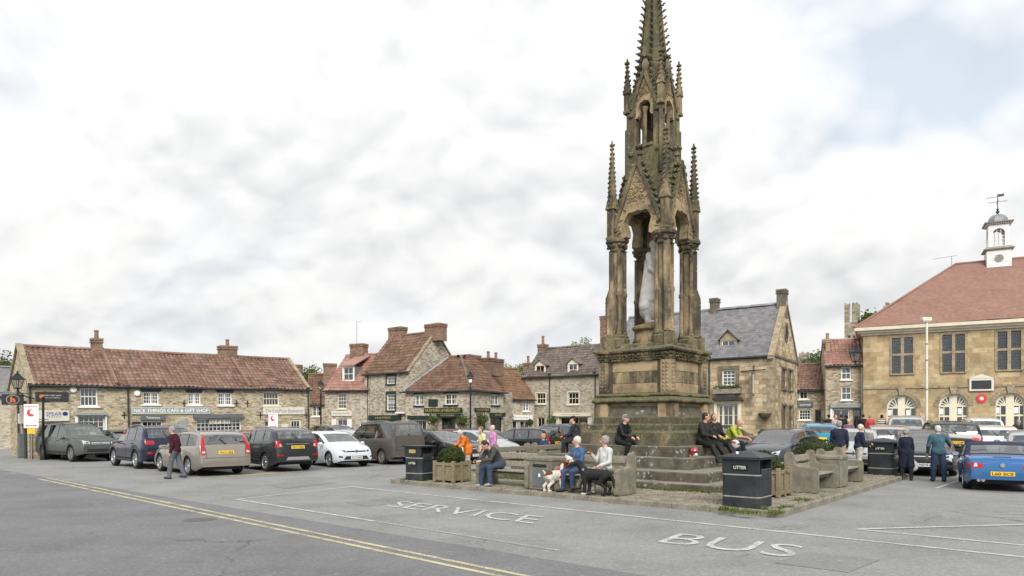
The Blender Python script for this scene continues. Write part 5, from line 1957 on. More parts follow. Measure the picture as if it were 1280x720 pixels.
for cx_, yt in ((1127, 493.5), (1192, 492), (1263, 491)):
    u0, u1, _, _ = th.rect(cx_ - 18.5, 500, cx_ + 18.5, 510)
    um, hw2 = (u0 + u1) / 2, (u1 - u0) / 2
    _, z1 = th.at(cx_, yt)
    z0 = .3
    # square hole in the wall; stone spandrels close it to a round head
    zs_ = z1 - hw2
    th.open['front'].append((u0, u1, z0, z1))
    T_ = th.frame('front')
    n = 16
    arc = [(um - hw2 * math.cos(math.pi * i / n), zs_ + hw2 * math.sin(math.pi * i / n)) for i in range(n + 1)]
    sp2 = MB()
    for i in range(n):
        a, b = arc[i], arc[i + 1]
        x_, q_ = (u0, u1)[i >= n / 2], z1
        sp2.prism([T_ @ Vector(v) for v in ((a[0], a[1], -.3), (b[0], b[1], -.3), (b[0], z1, -.3), (a[0], z1, -.3))], T_.to_3x3() @ Vector((0, 0, .3)))
    arcp = sp2.build('arch_spandrel', M['ashlar'], th.root)
    # voussoir ring and keystone
    vr = MB()
    for i in range(n):
        a0, a1 = math.pi * (i + .04) / n, math.pi * (i + .96) / n
        p = [(um - hw2 * math.cos(a0), zs_ + hw2 * math.sin(a0)), (um - hw2 * math.cos(a1), zs_ + hw2 * math.sin(a1)), (um - (hw2 + .26) * math.cos(a1), zs_ + (hw2 + .26) * math.sin(a1)), (um - (hw2 + .26) * math.cos(a0), zs_ + (hw2 + .26) * math.sin(a0))]
        MB().prism([T_ @ Vector((*q, .0)) for q in p], T_.to_3x3() @ Vector((0, 0, .03))).build('voussoir', M['trimstone'], arcp)
    MB().prism([T_ @ Vector((*q, .0)) for q in ((um - .12, z1 - .02), (um + .12, z1 - .02), (um + .2, z1 + .42), (um - .2, z1 + .42))], T_.to_3x3() @ Vector((0, 0, .12))).build('keystone', M['trimstone'], arcp)
    # cream joinery: posts, transoms, radiating bars
    T2 = th.frame('front', -.2)
    fr = MB()
    fr.box(um - .2, um + .2, z0, z1 - .02, -.04, .05, M=T2)
    for sg in (-1, 1):
        xo = um + sg * (hw2 - .06)
        fr.box(min(xo, xo - sg * .12) if False else min(xo, xo + sg * .1), max(xo, xo + sg * .1), z0, zs_ + .1, -.04, .045, M=T2)
        for zz2 in (z0 + .9, zs_ - .0, zs_ - .62):
            a, b = sorted((um + sg * .2, um + sg * hw2))
            fr.box(a, b, zz2 - .05, zz2 + .05, -.03, .04, M=T2)
        xm = um + sg * (.2 + (hw2 - .2) * .5)
        fr.box(xm - .025, xm + .025, z0, zs_, -.02, .03, M=T2)
        for a in (25, 50, 72):
            d_ = Vector((sg * math.cos(R(a)), math.sin(R(a)), 0))
            nn_ = Vector((-d_.y, d_.x, 0)) * .025
            o_ = Vector((um + sg * .2, zs_, 0))
            r1 = hw2 - .16
            fr.prism([T2 @ (o_ - nn_), T2 @ (o_ + d_ * r1 * .95 - nn_), T2 @ (o_ + d_ * r1 * .95 + nn_), T2 @ (o_ + nn_)], T2.to_3x3() @ Vector((0, 0, .03)))
    for i in range(n):
        a0, a1 = math.pi * i / n, math.pi * (i + 1) / n
        p = [(um - hw2 * math.cos(a0), zs_ + hw2 * math.sin(a0)), (um - hw2 * math.cos(a1), zs_ + hw2 * math.sin(a1)), (um - (hw2 - .12) * math.cos(a1), zs_ + (hw2 - .12) * math.sin(a1)), (um - (hw2 - .12) * math.cos(a0), zs_ + (hw2 - .12) * math.sin(a0))]
        fr.prism([T2 @ Vector((*q, .0)) for q in p], T2.to_3x3() @ Vector((0, 0, .06)))
        if i in range(1, n - 1):
            p = [(um - (hw2 - .55) * math.cos(a0), zs_ + (hw2 - .55) * math.sin(a0)), (um - (hw2 - .55) * math.cos(a1), zs_ + (hw2 - .55) * math.sin(a1)), (um - (hw2 - .6) * math.cos(a1), zs_ + (hw2 - .6) * math.sin(a1)), (um - (hw2 - .6) * math.cos(a0), zs_ + (hw2 - .6) * math.sin(a0))]
            fr.prism([T2 @ Vector((*q, .0)) for q in p], T2.to_3x3() @ Vector((0, 0, .028)))
    dw = fr.build('arched_door', M['cream'], th.root)
    MB().box(u0, u1, z0, z1, -.012, -.006, M=T2).build('pane', M['glass'], dw)
    MB().box(u0, u1, z0, z1, -.4, -.38, M=T2).build('interior', M['dark'], dw)
    for sg in (-1, 1):
        xm = um + sg * (.2 + (hw2 - .2) * .5)
        MB().box(xm - .27, xm + .27, z0 + .45, z0 + .86, .0, .012, M=T2).build('poster', M['purple'], dw)
        MB().box(xm - .24, xm - .04, zs_ - .5, zs_ - .14, .0, .012, M=T2).build('poster', M['signwhite'], dw)
MB().box(0, th.L, -.06, -.001, 3.93, 4.07).build('string_course', M['trimstone'], th.root)
MB().box(0, th.L, -.03, -.001, -.3, 1.35).build('plinth', M['trimstone'], th.root) if False else None
mb = MB()
for out_, za, zb_ in ((.12, 7.38, 7.52), (.30, 7.52, 7.66), (.48, 7.66, 7.86)):
    mb.box(-out_, th.L + out_, -out_, .1, za, zb_)
    mb.box(-out_, .1, .1, 10 + out_, za, zb_)
mb.build('cornice', M['creamstone'], th.root)
th.ze = 7.45
th.build_walls((False, False))
ov = .48
e0, e1 = Vector((-ov, -ov, 7.87)), Vector((19 + ov, -ov, 7.87))
hipx = 5.4
roof_slope(th.root, e0, e1, Vector((-ov, 5, 12.4)), 'plaintile', .17, .13, 0, .007, [((-ov, -ov, 0), (5 + ov, -hipx - ov, 0)), ((19 + ov, -ov, 0), (-5 - ov, -hipx - ov, 0))])
roof_slope(th.root, Vector((-ov, 10 + ov, 7.87)), Vector((-ov, -ov, 7.87)), Vector((hipx, 10 + ov, 12.4)), 'plaintile', .17, .13, 0, .007, [((-ov, -ov, 0), (-5 - ov, hipx + ov, 0)), ((-ov, 10 + ov, 0), (-5 - ov, -hipx - ov, 0))])
MB().poly([(19 + ov, 10 + ov, 7.87), (-ov, 10 + ov, 7.87), (hipx, 5, 12.4), (19 - hipx, 5, 12.4)]).poly([(19 + ov, -ov, 7.87), (19 + ov, 10 + ov, 7.87), (19 - hipx, 5, 12.4)]).build('back_slope', M['plaintile'], th.root)
MB().tube([(-ov, -ov, 7.9), (hipx, 5, 12.43)], .07, 6).tube([(hipx, 5, 12.43), (19 - hipx, 5, 12.43)], .09, 6).build('ridge', M['plaintile'], th.root)
MB().tube([(hipx - .2, 5, 12.4), (hipx - .2, 5, 13.0)], .02, 5).tube([(hipx - 1.3, 5, 12.9), (hipx + .1, 5, 13.0)], .015, 5).build('aerial', M['lead'], th.root)
# plaque, roundel, blue sign
u0, u1, z0, z1 = th.rect(1211, 473.5, 1242, 489)
T_ = th.frame('front')
pq = MB().bevbox(u0, u1, z0, z1, 0, .12, .03, M=T_).build('plaque', M['offwhite'], th.root)
MB().box(u0 + .12, u1 - .12, z0 + .12, z1 - .1, .1, .125, M=T_).build('plaque_panel', M['charcoal'], pq)
for k in range(6):
    zc = z1 - .2 - k * .075
    lettering('lettering', 'IN PROUD AND GRATEFUL MEMORY OF THE MEN'[k * 3:k * 3 + 22], (u1 - u0) * .74, .045, M['greyband'], pq, T_ @ Matrix.Translation(((u0 + u1) / 2, zc, .13))) if False else None
MB().prism([T_ @ Vector(q) for q in ((u0 - .05, z1 + .01, 0), (u1 + .05, z1 + .01, 0), (u1 - .3, z1 + .16, 0), ((u0 + u1) / 2, z1 + .28, 0), (u0 + .3, z1 + .16, 0))], T_.to_3x3() @ Vector((0, 0, .12))).build('pediment', M['offwhite'], pq)
u, z = th.at(1227, 498)
MB().lathe([(.27, 0), (.27, .05), (.14, .06), (.1, .04)], 20, M=T_ @ Matrix.Translation((u, z, 0))).build('red_roundel', M['signred'], th.root)
MB().lathe([(.12, .03), (.11, .055)], 14, M=T_ @ Matrix.Translation((u, z, 0))).build('roundel_centre', M['offwhite'], th.root)
# cupola
uc, _ = th.at(1247, 330, 5.0)
cu = empty('cupola', (uc, 5, 3.42), 0, None, None, None, th.root)
cu.scale = (.70, .70, .69)
mb = MB().bevbox(-.92, .92, -.92, .92, 11.6, 13.85, .02)
base_ = mb.build('cupola_base', M['white'], cu)
for i in range(7):                                       # clapboards
    z = 12.25 + i * .22
    for k in range(4):
        X = side_xf(k)
        p = [(-.95, -.96, z), (.95, -.96, z), (.95, -.92, z), (-.95, -.92, z), (-.93, -.925, z + .215), (.93, -.925, z + .215), (.93, -.915, z + .215), (-.93, -.915, z + .215)]
        MB().hexa([X @ Vector(q) for q in p]).build('clapboard', M['white'], cu)
T_ = Matrix(((1, 0, 0, 0), (0, 0, -1, -.97), (0, 1, 0, 13.05), (0, 0, 0, 1)))
mb = MB().lathe([(.36, 0), (.36, .03), (.29, .03), (.29, 0)], 18, M=T_, caps=False)
for i in range(-2, 3):
    hh = .27 * math.cos(i * .5)
    mb.box(-hh, hh, i * .1 - .03, i * .1 + .03, 0, .02, M=T_)
mb.build('louvre', M['greyband'], cu)
MB().lathe([(.93, 13.85), (1.12, 13.9), (1.15, 13.98), (.95, 14.12)], 4, a0=math.pi / 4, M=Matrix.Scale(1.0, 4)).build('cupola_cornice', M['greyband'], cu) if False else None


def sq_prof(name, prof, m, parent, smooth=False):
    rows = [[(sx * s, sy * s, z) for sx, sy in ((-1, -1), (1, -1), (1, 1), (-1, 1))] for s, z in prof]
    mb = MB().grid(rows, True)
    n = len(mb.v)
    mb.f += [(3, 2, 1, 0), (n - 4, n - 3, n - 2, n - 1)]
    mb.m += [0, 0]
    return mb.build(name, m, parent, smooth=smooth)


sq_prof('cupola_skirt', [(.93, 13.83), (1.16, 13.92), (1.18, 13.98), (.86, 14.22)], M['greyband'], cu)
for k in range(4):
    X = side_xf(k)
    mb = MB()
    n = 12
    zs_, hw2, z0, zt = 15.45, .46, 14.2, 16.25
    arc = [(-hw2 * math.cos(math.pi * i / n), zs_ + hw2 * math.sin(math.pi * i / n)) for i in range(n + 1)]
    # louvred stage: posts, arch head, glazing bars against the sky
    mb.box(-.80, -hw2, -.80, -.70, z0, zt, M=X)
    mb.box(hw2, .70, -.80, -.70, z0, zt, M=X)
    for i in range(n):
        a, b = arc[i], arc[i + 1]
        mb.prism([X @ Vector(v) for v in ((a[0], -.80, a[1]), (b[0], -.80, b[1]), (b[0], -.80, zt), (a[0], -.80, zt))], X.to_3x3() @ Vector((0, .1, 0)))
    mb.box(-hw2, hw2, -.80, -.70, z0, z0 + .08, M=X)
    for i in (1, 2):
        x_ = -hw2 + 2 * hw2 * i / 3
        mb.box(x_ - .018, x_ + .018, -.77, -.74, z0, zs_ + .35, M=X)
    for i in range(1, 4):
        mb.box(-hw2, hw2, -.765, -.745, z0 + i * .33 - .018, z0 + i * .33 + .018, M=X)
    mb.build('lantern_side', M['white'], cu)
sq_prof('cupola_cornice', [(.80, 16.24), (.84, 16.30), (1.10, 16.42), (1.13, 16.50), (.80, 16.58)], M['greyband'], cu)
for k in range(4):
    X = side_xf(k)
    for i in range(11):
        x_ = -.85 + i * .17
        MB().box(x_ - .035, x_ + .035, -.98, -.85, 16.30, 16.38, M=X).build('dentil', M['white'], cu)
dp = [(.86 * math.cos(R(a)) ** .8 if a < 89 else .05, 16.54 + .86 * math.sin(R(a))) for a in (0, 15, 30, 45, 60, 75, 88)]
MB().lathe(dp, 8, a0=math.pi / 8).build('dome', M['lead'], cu, smooth=30)
MB().lathe([(.06, 17.35), (.06, 17.5), (.15, 17.58), (.15, 17.68), (.05, 17.75), (.11, 17.83), (.11, 17.9), (.04, 17.95), (.03, 19.35)], 10).build('vane_post', M['charcoal'], cu, smooth=40)
mb = MB().tube([(-.75, 0, 18.6), (.75, 0, 18.6)], .022, 6).tube([(0, -.75, 18.6), (0, .75, 18.6)], .022, 6).tube([(-.85, .2, 19.1), (.1, 0, 19.1)], .02, 6)
mb.prism([(.05, -.01, 19.05), (.5, -.01, 19.1), (.48, -.01, 19.35), (.3, -.01, 19.28), (.05, -.01, 19.32)], (0, .02, 0))
mb.build('weather_vane', M['charcoal'], cu)


# ---- castle ruin on the hill behind
def ruin(name, label, px0, px1, ytop, d, teeth, dep=7, zb=-1):
    u0, u1 = (px0 - CX) / F * d, (px1 - CX) / F * d
    zt = H + (HZ - ytop) / F * d
    root = empty(name, (u0, d, 0), -math.atan2(u0, d), label, 'castle ruin')
    mb = MB()
    W = u1 - u0
    n = len(teeth)
    for i, t in enumerate(teeth):
        mb.box(W * i / n, W * (i + 1) / n, 0, dep, zb, zt - t)
    mb.build('wall', M['castle'], root)
    return root, W, zt


cr, cw, cz = ruin('castle_tower', 'ruined castle keep with broken turret rising behind the red roofs', 1055.5, 1073, 379, 115, (0, .2, .1, 3.2, 0, .1, .0, .3), 6)
for k in range(5):
    MB().box(.2 + k * .38, .45 + k * .38, -.04, .1, 14.5 + (k % 2) * 1.2, 15.1 + (k % 2) * 1.2).build('putlog_hole', M['dark'], cr)
ruin('castle_wall', 'ivy clad curtain wall of the castle beside its keep', 1073.5, 1106, 394, 117, (2.0, 1.2, .4, .6, 1.4, 1.5, .2, .0), 5)
ruin('castle_turret', 'small ruined turret above the orange cottage roof', 1104, 1113, 378, 116.5, (.6, .0, .1, .8), 5)
ruin('gatehouse_ruin', 'pale square ruin seen over the pantile cottage roof', 995.5, 1010, 440, 125, (.9, .2, .0, .3, .1), 8)
# ------------------------------------------------------------------ vehicles
M['tyre'] = plain('tyre_rubber', (.018, .018, .019), .85, .2, 12)
M['rim'] = plain('alloy_rim', (.42, .43, .44), .35, .08, 6, metal=.8)
M['rim_dark'] = plain('dusty_wheel_trim', (.24, .23, .21), .5, .15, 6, metal=.5)
M['trim'] = plain('black_plastic_trim', (.022, .022, .024), .6, .15, 8)
M['chrome'] = plain('chrome', (.65, .66, .67), .18, .05, 5, metal=.95)
M['cabin'] = plain('car_interior', (.028, .027, .026), .85, .3, 5)
M['redlamp'] = plain('red_lamp_lens', (.36, .012, .014), .16, .15, 10, spec=.6)
M['clearlamp'] = plain('clear_lamp_lens', (.52, .54, .55), .12, .25, 14, spec=.7, metal=.3)
M['amber'] = plain('amber_lens', (.62, .16, .02), .2, .1, 10)
M['plate_y'] = plain('yellow_plate', (.72, .47, .04), .45, .05, 6)
M['plate_w'] = plain('white_plate', (.70, .70, .67), .45, .05, 6)
M['carglass'] = glass('car_glass', (.50, .56, .54), rough=.01, base=.14, bump=0)
M['softtop'] = plain('navy_soft_top', (.022, .027, .06), .8, .15, 30, bump=.2, bscale=200)
M['silvertrim'] = plain('silver_trim', (.38, .385, .39), .4, .08, 5, metal=.5)


def chaikin(pts, n=2):
    for _ in range(n):
        out = [pts[0]]
        for a, b in zip(pts, pts[1:]):
            out += [(a[0] * .75 + b[0] * .25, a[1] * .75 + b[1] * .25), (a[0] * .25 + b[0] * .75, a[1] * .25 + b[1] * .75)]
        out.append(pts[-1])
        pts = out
    return pts


def interp(pts, x):
    """pts sorted by descending x (front to rear)"""
    xs_ = [-p[0] for p in pts]
    return float(np.interp(-x, xs_, [p[1] for p in pts]))


STY = {
    'estate': dict(L=4.80, W=1.86, wr=.325, xf=1.47, xr=-1.33, clear=.19, tum=.26,
                   top=[(2.40, .56), (2.36, .68), (2.1, .80), (1.4, .93), (1.02, .98), (.32, 1.40), (0, 1.48), (-.9, 1.53), (-1.7, 1.50), (-2.08, 1.44), (-2.30, 1.02), (-2.36, .80), (-2.40, .60)],
                   belt=[(2.4, .55), (1.0, .90), (-2.4, 1.02)], cowl=1.0, rf=.36, rr=-2.06, tail=-2.27, side=(.86, -1.98), pil=((-.30, .07), (-1.18, .08)), rails=True),
    'suv': dict(L=4.66, W=1.88, wr=.365, xf=1.42, xr=-1.28, clear=.27, tum=.24,
                top=[(2.33, .68), (2.28, .86), (2.0, .98), (1.35, 1.07), (1.05, 1.10), (.42, 1.55), (.1, 1.65), (-.9, 1.70), (-1.7, 1.66), (-1.98, 1.58), (-2.24, 1.16), (-2.30, .95), (-2.33, .70)],
                belt=[(2.33, .66), (1.0, 1.02), (-2.33, 1.16)], cowl=1.03, rf=.46, rr=-1.96, tail=-2.20, side=(.88, -1.86), pil=((-.24, .07), (-1.16, .09)), rails=True),
    'crossover': dict(L=4.28, W=1.78, wr=.345, xf=1.33, xr=-1.22, clear=.24, tum=.28,
                      top=[(2.14, .66), (2.10, .84), (1.85, .95), (1.3, 1.05), (1.02, 1.09), (.35, 1.52), (.05, 1.60), (-.8, 1.64), (-1.5, 1.58), (-1.80, 1.50), (-2.04, 1.18), (-2.11, .95), (-2.14, .70)],
                      belt=[(2.14, .64), (1.0, 1.0), (-2.14, 1.16)], cowl=1.0, rf=.40, rr=-1.78, tail=-2.00, side=(.84, -1.52), pil=((-.22, .07), (-1.02, .08)), rails=True),
    'hatch': dict(L=4.06, W=1.73, wr=.31, xf=1.26, xr=-1.33, clear=.19, tum=.28,
                  top=[(2.03, .56), (1.99, .70), (1.75, .83), (1.25, .95), (1.0, .99), (.22, 1.38), (-.1, 1.44), (-.8, 1.45), (-1.4, 1.39), (-1.70, 1.31), (-1.93, 1.02), (-2.00, .80), (-2.03, .60)],
                  belt=[(2.03, .54), (1.0, .90), (-2.03, 1.05)], cowl=.98, rf=.27, rr=-1.68, tail=-1.90, side=(.82, -1.42), pil=((-.32, .07), (-1.02, .08))),
    'van': dict(L=4.39, W=1.83, wr=.325, xf=1.42, xr=-1.33, clear=.20, tum=.17,
                top=[(2.19, .62), (2.16, .82), (2.0, .98), (1.55, 1.12), (1.30, 1.18), (.62, 1.70), (.3, 1.80), (-.8, 1.85), (-1.7, 1.83), (-2.02, 1.78), (-2.13, 1.18), (-2.17, .90), (-2.19, .60)],
                belt=[(2.19, .60), (1.2, 1.04), (-2.19, 1.12)], cowl=1.28, rf=.66, rr=-2.00, tail=-2.115, side=(1.12, -1.92), pil=((.02, .08), (-1.02, .09)), rails=True),
    'pickup': dict(L=5.20, W=1.86, wr=.375, xf=1.66, xr=-1.43, clear=.30, tum=.24,
                   top=[(2.6, .74), (2.55, .96), (2.25, 1.06), (1.55, 1.13), (1.28, 1.16), (.68, 1.62), (.35, 1.74), (-.6, 1.77), (-1.0, 1.76), (-2.2, 1.74), (-2.42, 1.66), (-2.54, 1.14), (-2.58, .95), (-2.6, .66)],
                   belt=[(2.6, .72), (1.25, 1.07), (-2.6, 1.12)], cowl=1.26, rf=.72, rr=-2.40, tail=-2.51, side=(1.10, -2.28), pil=((.12, .08), (-.78, .30), (-1.6, .06)), rails=True),
    'saloon': dict(L=4.95, W=1.88, wr=.34, xf=1.52, xr=-1.39, clear=.18, tum=.30,
                   top=[(2.47, .52), (2.43, .70), (2.2, .83), (1.5, .95), (1.05, 1.0), (.25, 1.38), (-.1, 1.45), (-.8, 1.45), (-1.25, 1.38), (-1.95, 1.10), (-2.3, 1.06), (-2.42, .96), (-2.47, .58)],
                   belt=[(2.47, .50), (1.0, .93), (-2.47, 1.0)], cowl=1.03, rf=.30, rr=-1.26, tail=-1.90, side=(.85, -1.60), pil=((-.30, .07), (-1.15, .07))),
    'roadster': dict(L=4.05, W=1.72, wr=.325, xf=1.25, xr=-1.22, clear=.18, tum=.26,
                     top=[(2.02, .50), (1.98, .66), (1.7, .80), (.9, .90), (.52, .93), (.05, 1.24), (-.2, 1.29), (-.65, 1.28), (-.95, 1.20), (-1.36, .94), (-1.75, .93), (-1.94, .86), (-2.00, .74), (-2.02, .52)],
                     belt=[(2.02, .48), (.6, .84), (-1.2, .86), (-2.02, .74)], cowl=.50, rf=.08, rr=-.93, tail=-1.30, side=(.36, -.70), pil=(), soft=True),
}


def make_car(style, paint, label, opt=None):
    S = STY[style]
    o = dict(plate=None, front_plate=None, lamps='std', dark_lower=False, rim='rim', wiper=True)
    o.update(opt or {})
    L2, W2 = S['L'] / 2, S['W'] / 2
    top, belt = chaikin(S['top']), chaikin(S['belt'], 1)
    wr, ar = S['wr'], S['wr'] + .055
    root = empty('parked_car' if style not in ('van', 'pickup') else ('parked_van' if style == 'van' else 'parked_pickup'))
    pm = M[paint]
    xs_ = {L2, L2 - .03, L2 - .08, L2 - .16, L2 - .28, -L2, -L2 + .03, -L2 + .08, -L2 + .16, -L2 + .28}
    for x in np.linspace(-L2 + .4, L2 - .4, 22):
        xs_.add(round(float(x), 3))
    for ax in (S['xf'], S['xr']):
        for a in np.linspace(0, math.pi, 13):
            xs_.add(round(ax + ar * math.cos(a), 4))
        xs_.add(ax + ar + .012)
        xs_.add(ax - ar - .012)
    keys = [S['cowl'], S['rf'], S['rr'], S['tail'], S['side'][0], S['side'][1]]
    for p, w_ in S['pil']:
        keys += [p + w_ / 2, p - w_ / 2]
    for x in np.linspace(S['cowl'], S['rf'], 5):
        keys.append(float(x))
    for x in np.linspace(S['rr'], S['tail'], 5):
        keys.append(float(x))
    xs_ |= set(keys)
    st = sorted(xs_, reverse=True)
    clean = [st[0]]
    for x in st[1:]:
        if clean[-1] - x > .008 or x in keys:
            clean.append(x)
    st = clean

    kr, kl = (.20, .8) if style == 'roadster' else (.10, .45)

    def plan(x):
        f = min(1, (L2 - x) / .55)
        r = min(1, (x + L2) / kl)
        return (1 - .20 * (1 - f) ** 2.2) * (1 - kr * (1 - r) ** 2.2)

    def section(x):
        w = W2 * plan(x)
        zt = interp(top, x)
        zb = min(interp(belt, x), zt - .035)
        z0 = S['clear'] + .10 * max(0, 1 - (L2 - x) / .35) + .14 * max(0, 1 - (x + L2) / .40)
        zarch = None
        for ax in (S['xf'], S['xr']):
            if abs(x - ax) < ar:
                zarch = wr + math.sqrt(max(0, ar * ar - (x - ax) ** 2))
        if zarch:
            z0 = max(z0, zarch)
        cab = max(0.0, zt - zb)
        wt = w * .945 - S['tum'] * max(0, cab - .05)
        p = [(w * (.93 if not zarch else .985), z0), (w * (.985 if not zarch else .995), z0 + min(.07, (zb - z0) * .3)), (w, z0 + .5 * (zb - z0)), (w * .988, zb - min(.08, (zb - z0) * .3)), (w * .962, zb - .005), (w * .945, zb + min(.025, cab * .2))]
        zw = zt - min(.085, cab * .35)
        k = (zw - p[5][1]) / max(zt - p[5][1], 1e-4)
        p.append((p[5][0] + (wt - p[5][0]) * k, zw))
        p.append((wt - min(.02, cab * .1), zt - min(.035, cab * .2)))
        p.append((wt * .86, zt - min(.012, cab * .1)))
        p.append((wt * .45, zt + .004))
        p.append((0.0, zt + .010))
        return p

    secs = [section(x) for x in st]
    nv = len(secs[0])
    full = MB()
    rows = []
    for x, s in zip(st, secs):
        rows.append([(x, y, z) for y, z in s] + [(x, -y, z) for y, z in s[-2::-1]])
    n = len(rows[0])
    groups = {}

    def cls(i, j):
        xm = (st[i] + st[i + 1]) / 2
        jj = j if j < nv - 1 else 2 * (nv - 1) - 1 - j
        sd = 1 if j < nv - 1 else -1
        if S['rf'] < xm < S['cowl'] and jj in (8, 9):
            return 'windscreen'
        if S['tail'] < xm < S['rr'] and jj in (8, 9):
            return 'rear_window'
        if jj == 5 and S['side'][1] < xm < S['side'][0]:
            seg = 0
            for p, w_ in S['pil']:
                if abs(xm - p) < w_ / 2:
                    return 'pillar', p, sd
                if xm < p:
                    seg += 1
            if interp(top, xm) - interp(belt, xm) > .16:
                return 'side_window', seg, sd
        if S.get('soft') and jj >= 5 and S['tail'] - .1 < xm < S['rf']:
            return 'soft_top'
        return 'body'

    V = [p for r in rows for p in r]
    for i in range(len(st) - 1):
        for j in range(n - 1):
            q = (i * n + j, i * n + j + 1, (i + 1) * n + j + 1, (i + 1) * n + j)
            groups.setdefault(cls(i, j), []).append(q)
    groups['body'].append(tuple(range(0, n))[::-1])
    groups['body'].append(tuple(range((len(st) - 1) * n, len(st) * n)))
    bvh = BVHTree.FromPolygons([Vector(v) for v in V], [f for g in groups.values() for f in g])

    def sub(name, faces, m, parent=root, smooth=38, push=0.0):
        used = sorted({i for f in faces for i in f})
        mp = {a: b for b, a in enumerate(used)}
        mb = MB()
        mb.v = [V[i] for i in used]
        mb.f = [tuple(mp[i] for i in f) for f in faces]
        mb.m = [0] * len(mb.f)
        mb.fix = True
        return mb.build(name, m, parent, smooth=smooth)

    body = sub('body', groups['body'], pm)
    for k, fs in groups.items():
        if k == 'body':
            continue
        if k[0] == 'pillar':
            sub('door_pillar', fs, M['trim'])
        elif k == 'soft_top':
            sub('soft_top', fs, M['softtop'])
        elif k in ('windscreen', 'rear_window'):
            sub(k, fs, M['carglass'])
        else:
            sub('side_window', fs, M['carglass'])

    def patch(name, quad, where, m, nx=6, nz=4, off=.006, parent=root):
        """quad of (horizontal, z) corners projected on the front, rear or a side"""
        mb = MB()
        a, b, c, d = (Vector((*q, 0)) for q in quad)
        rows_ = []
        for j in range(nz + 1):
            r = []
            for i in range(nx + 1):
                u, v = i / nx, j / nz
                p = a.lerp(b, u).lerp(d.lerp(c, u), v)
                if where in ('front', 'rear'):
                    sg = 1 if where == 'front' else -1
                    hit = bvh.ray_cast(Vector((sg * 4, p.x, p.y)), Vector((-sg, 0, 0)))
                else:
                    sg = 1 if where == 'left' else -1
                    hit = bvh.ray_cast(Vector((p.x, sg * 3, p.y)), Vector((0, -sg, 0)))
                if hit[0] is None:
                    return None
                nn = hit[1]
                dr = Vector((sg, 0, 0)) if where in ('front', 'rear') else Vector((0, sg, 0))
                if nn.dot(dr) < 0:
                    nn = -nn
                r.append(hit[0] + nn * off)
            rows_.append(r)
        mb.grid(rows_)
        mb.fix = False
        ob = mb.build(name, m, parent, smooth=True)
        return ob

    def ysym(name, quad, where, m, **kw):
        for sg in (1, -1):
            patch(name, [(sg * q[0], q[1]) for q in quad], where, m, **kw)

    bz = interp(belt, -L2 + .3)
    wN = W2
    # rear end
    if style == 'estate':
        ysym('tail_light', [(.66, .74), (.83, .72), (.84, .95), (.70, .95)], 'rear', M['redlamp'])
        ysym('tail_light', [(.70, .95), (.84, .95), (.71, 1.40), (.65, 1.36)], 'rear', M['redlamp'])
        ysym('reversing_lamp', [(.70, .79), (.80, .78), (.80, .85), (.70, .86)], 'rear', M['clearlamp'], off=.010)
        py = .80
    elif style == 'suv':
        ysym('tail_light', [(.52, .98), (.86, .96), (.86, 1.12), (.56, 1.12)], 'rear', M['redlamp'])
        ysym('reflector', [(.60, .60), (.80, .60), (.80, .67), (.60, .67)], 'rear', M['redlamp'])
        py = .88
    elif style == 'crossover':
        ysym('tail_light', [(.60, .92), (.84, .90), (.82, 1.14), (.66, 1.16)], 'rear', M['redlamp'])
        ysym('reversing_lamp', [(.62, .94), (.70, .93), (.72, 1.02), (.65, 1.03)], 'rear', M['clearlamp'], off=.010)
        ysym('reflector', [(.56, .60), (.80, .60), (.80, .66), (.58, .66)], 'rear', M['redlamp'], off=.012)
        patch('bumper_trim', [(-.86, .45), (.86, .45), (.84, .70), (-.84, .70)], 'rear', M['trim'], nx=14, off=.007)
        patch('skid_plate', [(-.48, .44), (.48, .44), (.40, .56), (-.40, .56)], 'rear', M['silvertrim'], off=.013)
        patch('chrome_strip', [(-.46, 1.02), (.46, 1.02), (.46, 1.045), (-.46, 1.045)], 'rear', M['chrome'], nz=1)
        py = .91
    elif style == 'van':
        ysym('tail_light', [(.80, .90), (.895, .88), (.87, 1.36), (.79, 1.34)], 'rear', M['redlamp'])
        patch('tailgate_seam', [(-.02, .55), (.0, .55), (.0, 1.0), (-.02, 1.0)], 'rear', M['trim'], nx=1) if False else None
        py = .72
    elif style == 'hatch':
        ysym('tail_light', [(.56, .84), (.80, .82), (.78, 1.08), (.64, 1.08)], 'rear', M['redlamp'])
        py = .78
    elif style == 'pickup':
        ysym('tail_light', [(.78, .86), (.90, .86), (.88, 1.14), (.78, 1.14)], 'rear', M['redlamp'])
        py = .74
    elif style == 'saloon':
        ysym('tail_light', [(.46, .86), (.84, .84), (.82, .96), (.50, .98)], 'rear', M['redlamp'])
        py = .72
    else:
        ysym('tail_light', [(.40, .63), (.80, .60), (.76, .76), (.46, .75)], 'rear', M['redlamp'])
        ysym('indicator', [(.54, .66), (.64, .65), (.60, .755), (.56, .75)], 'rear', M['clearlamp'], off=.010)
        patch('plate_recess', [(-.46, .40), (.46, .40), (.44, .56), (-.44, .56)], 'rear', M['trim'] if False else M[paint], off=.004)
        MB().lathe([(.0, .004), (.055, .003), (.055, -.01)], 16, M=Matrix.Translation((-L2 - .01, 0, .70)) @ Matrix.Rotation(R(-90), 4, 'Y')).build('badge', M['chrome'], root)
        lettering('badge_lettering', 'Z3', .17, .05, M['chrome'], root, Matrix(((0, 0, -1, -L2 + .03), (-1, 0, 0, .36), (0, 1, 0, .715), (0, 0, 0, 1)))) 
        for dy in (.0, .1):
            MB().lathe([(.038, -.1), (.042, .05), (.03, .05), (.028, -.05)], 12, M=Matrix.Translation((-L2 + .05, .42 + dy, .30)) @ Matrix.Rotation(R(-90), 4, 'Y')).build('exhaust', M['chrome'], root)
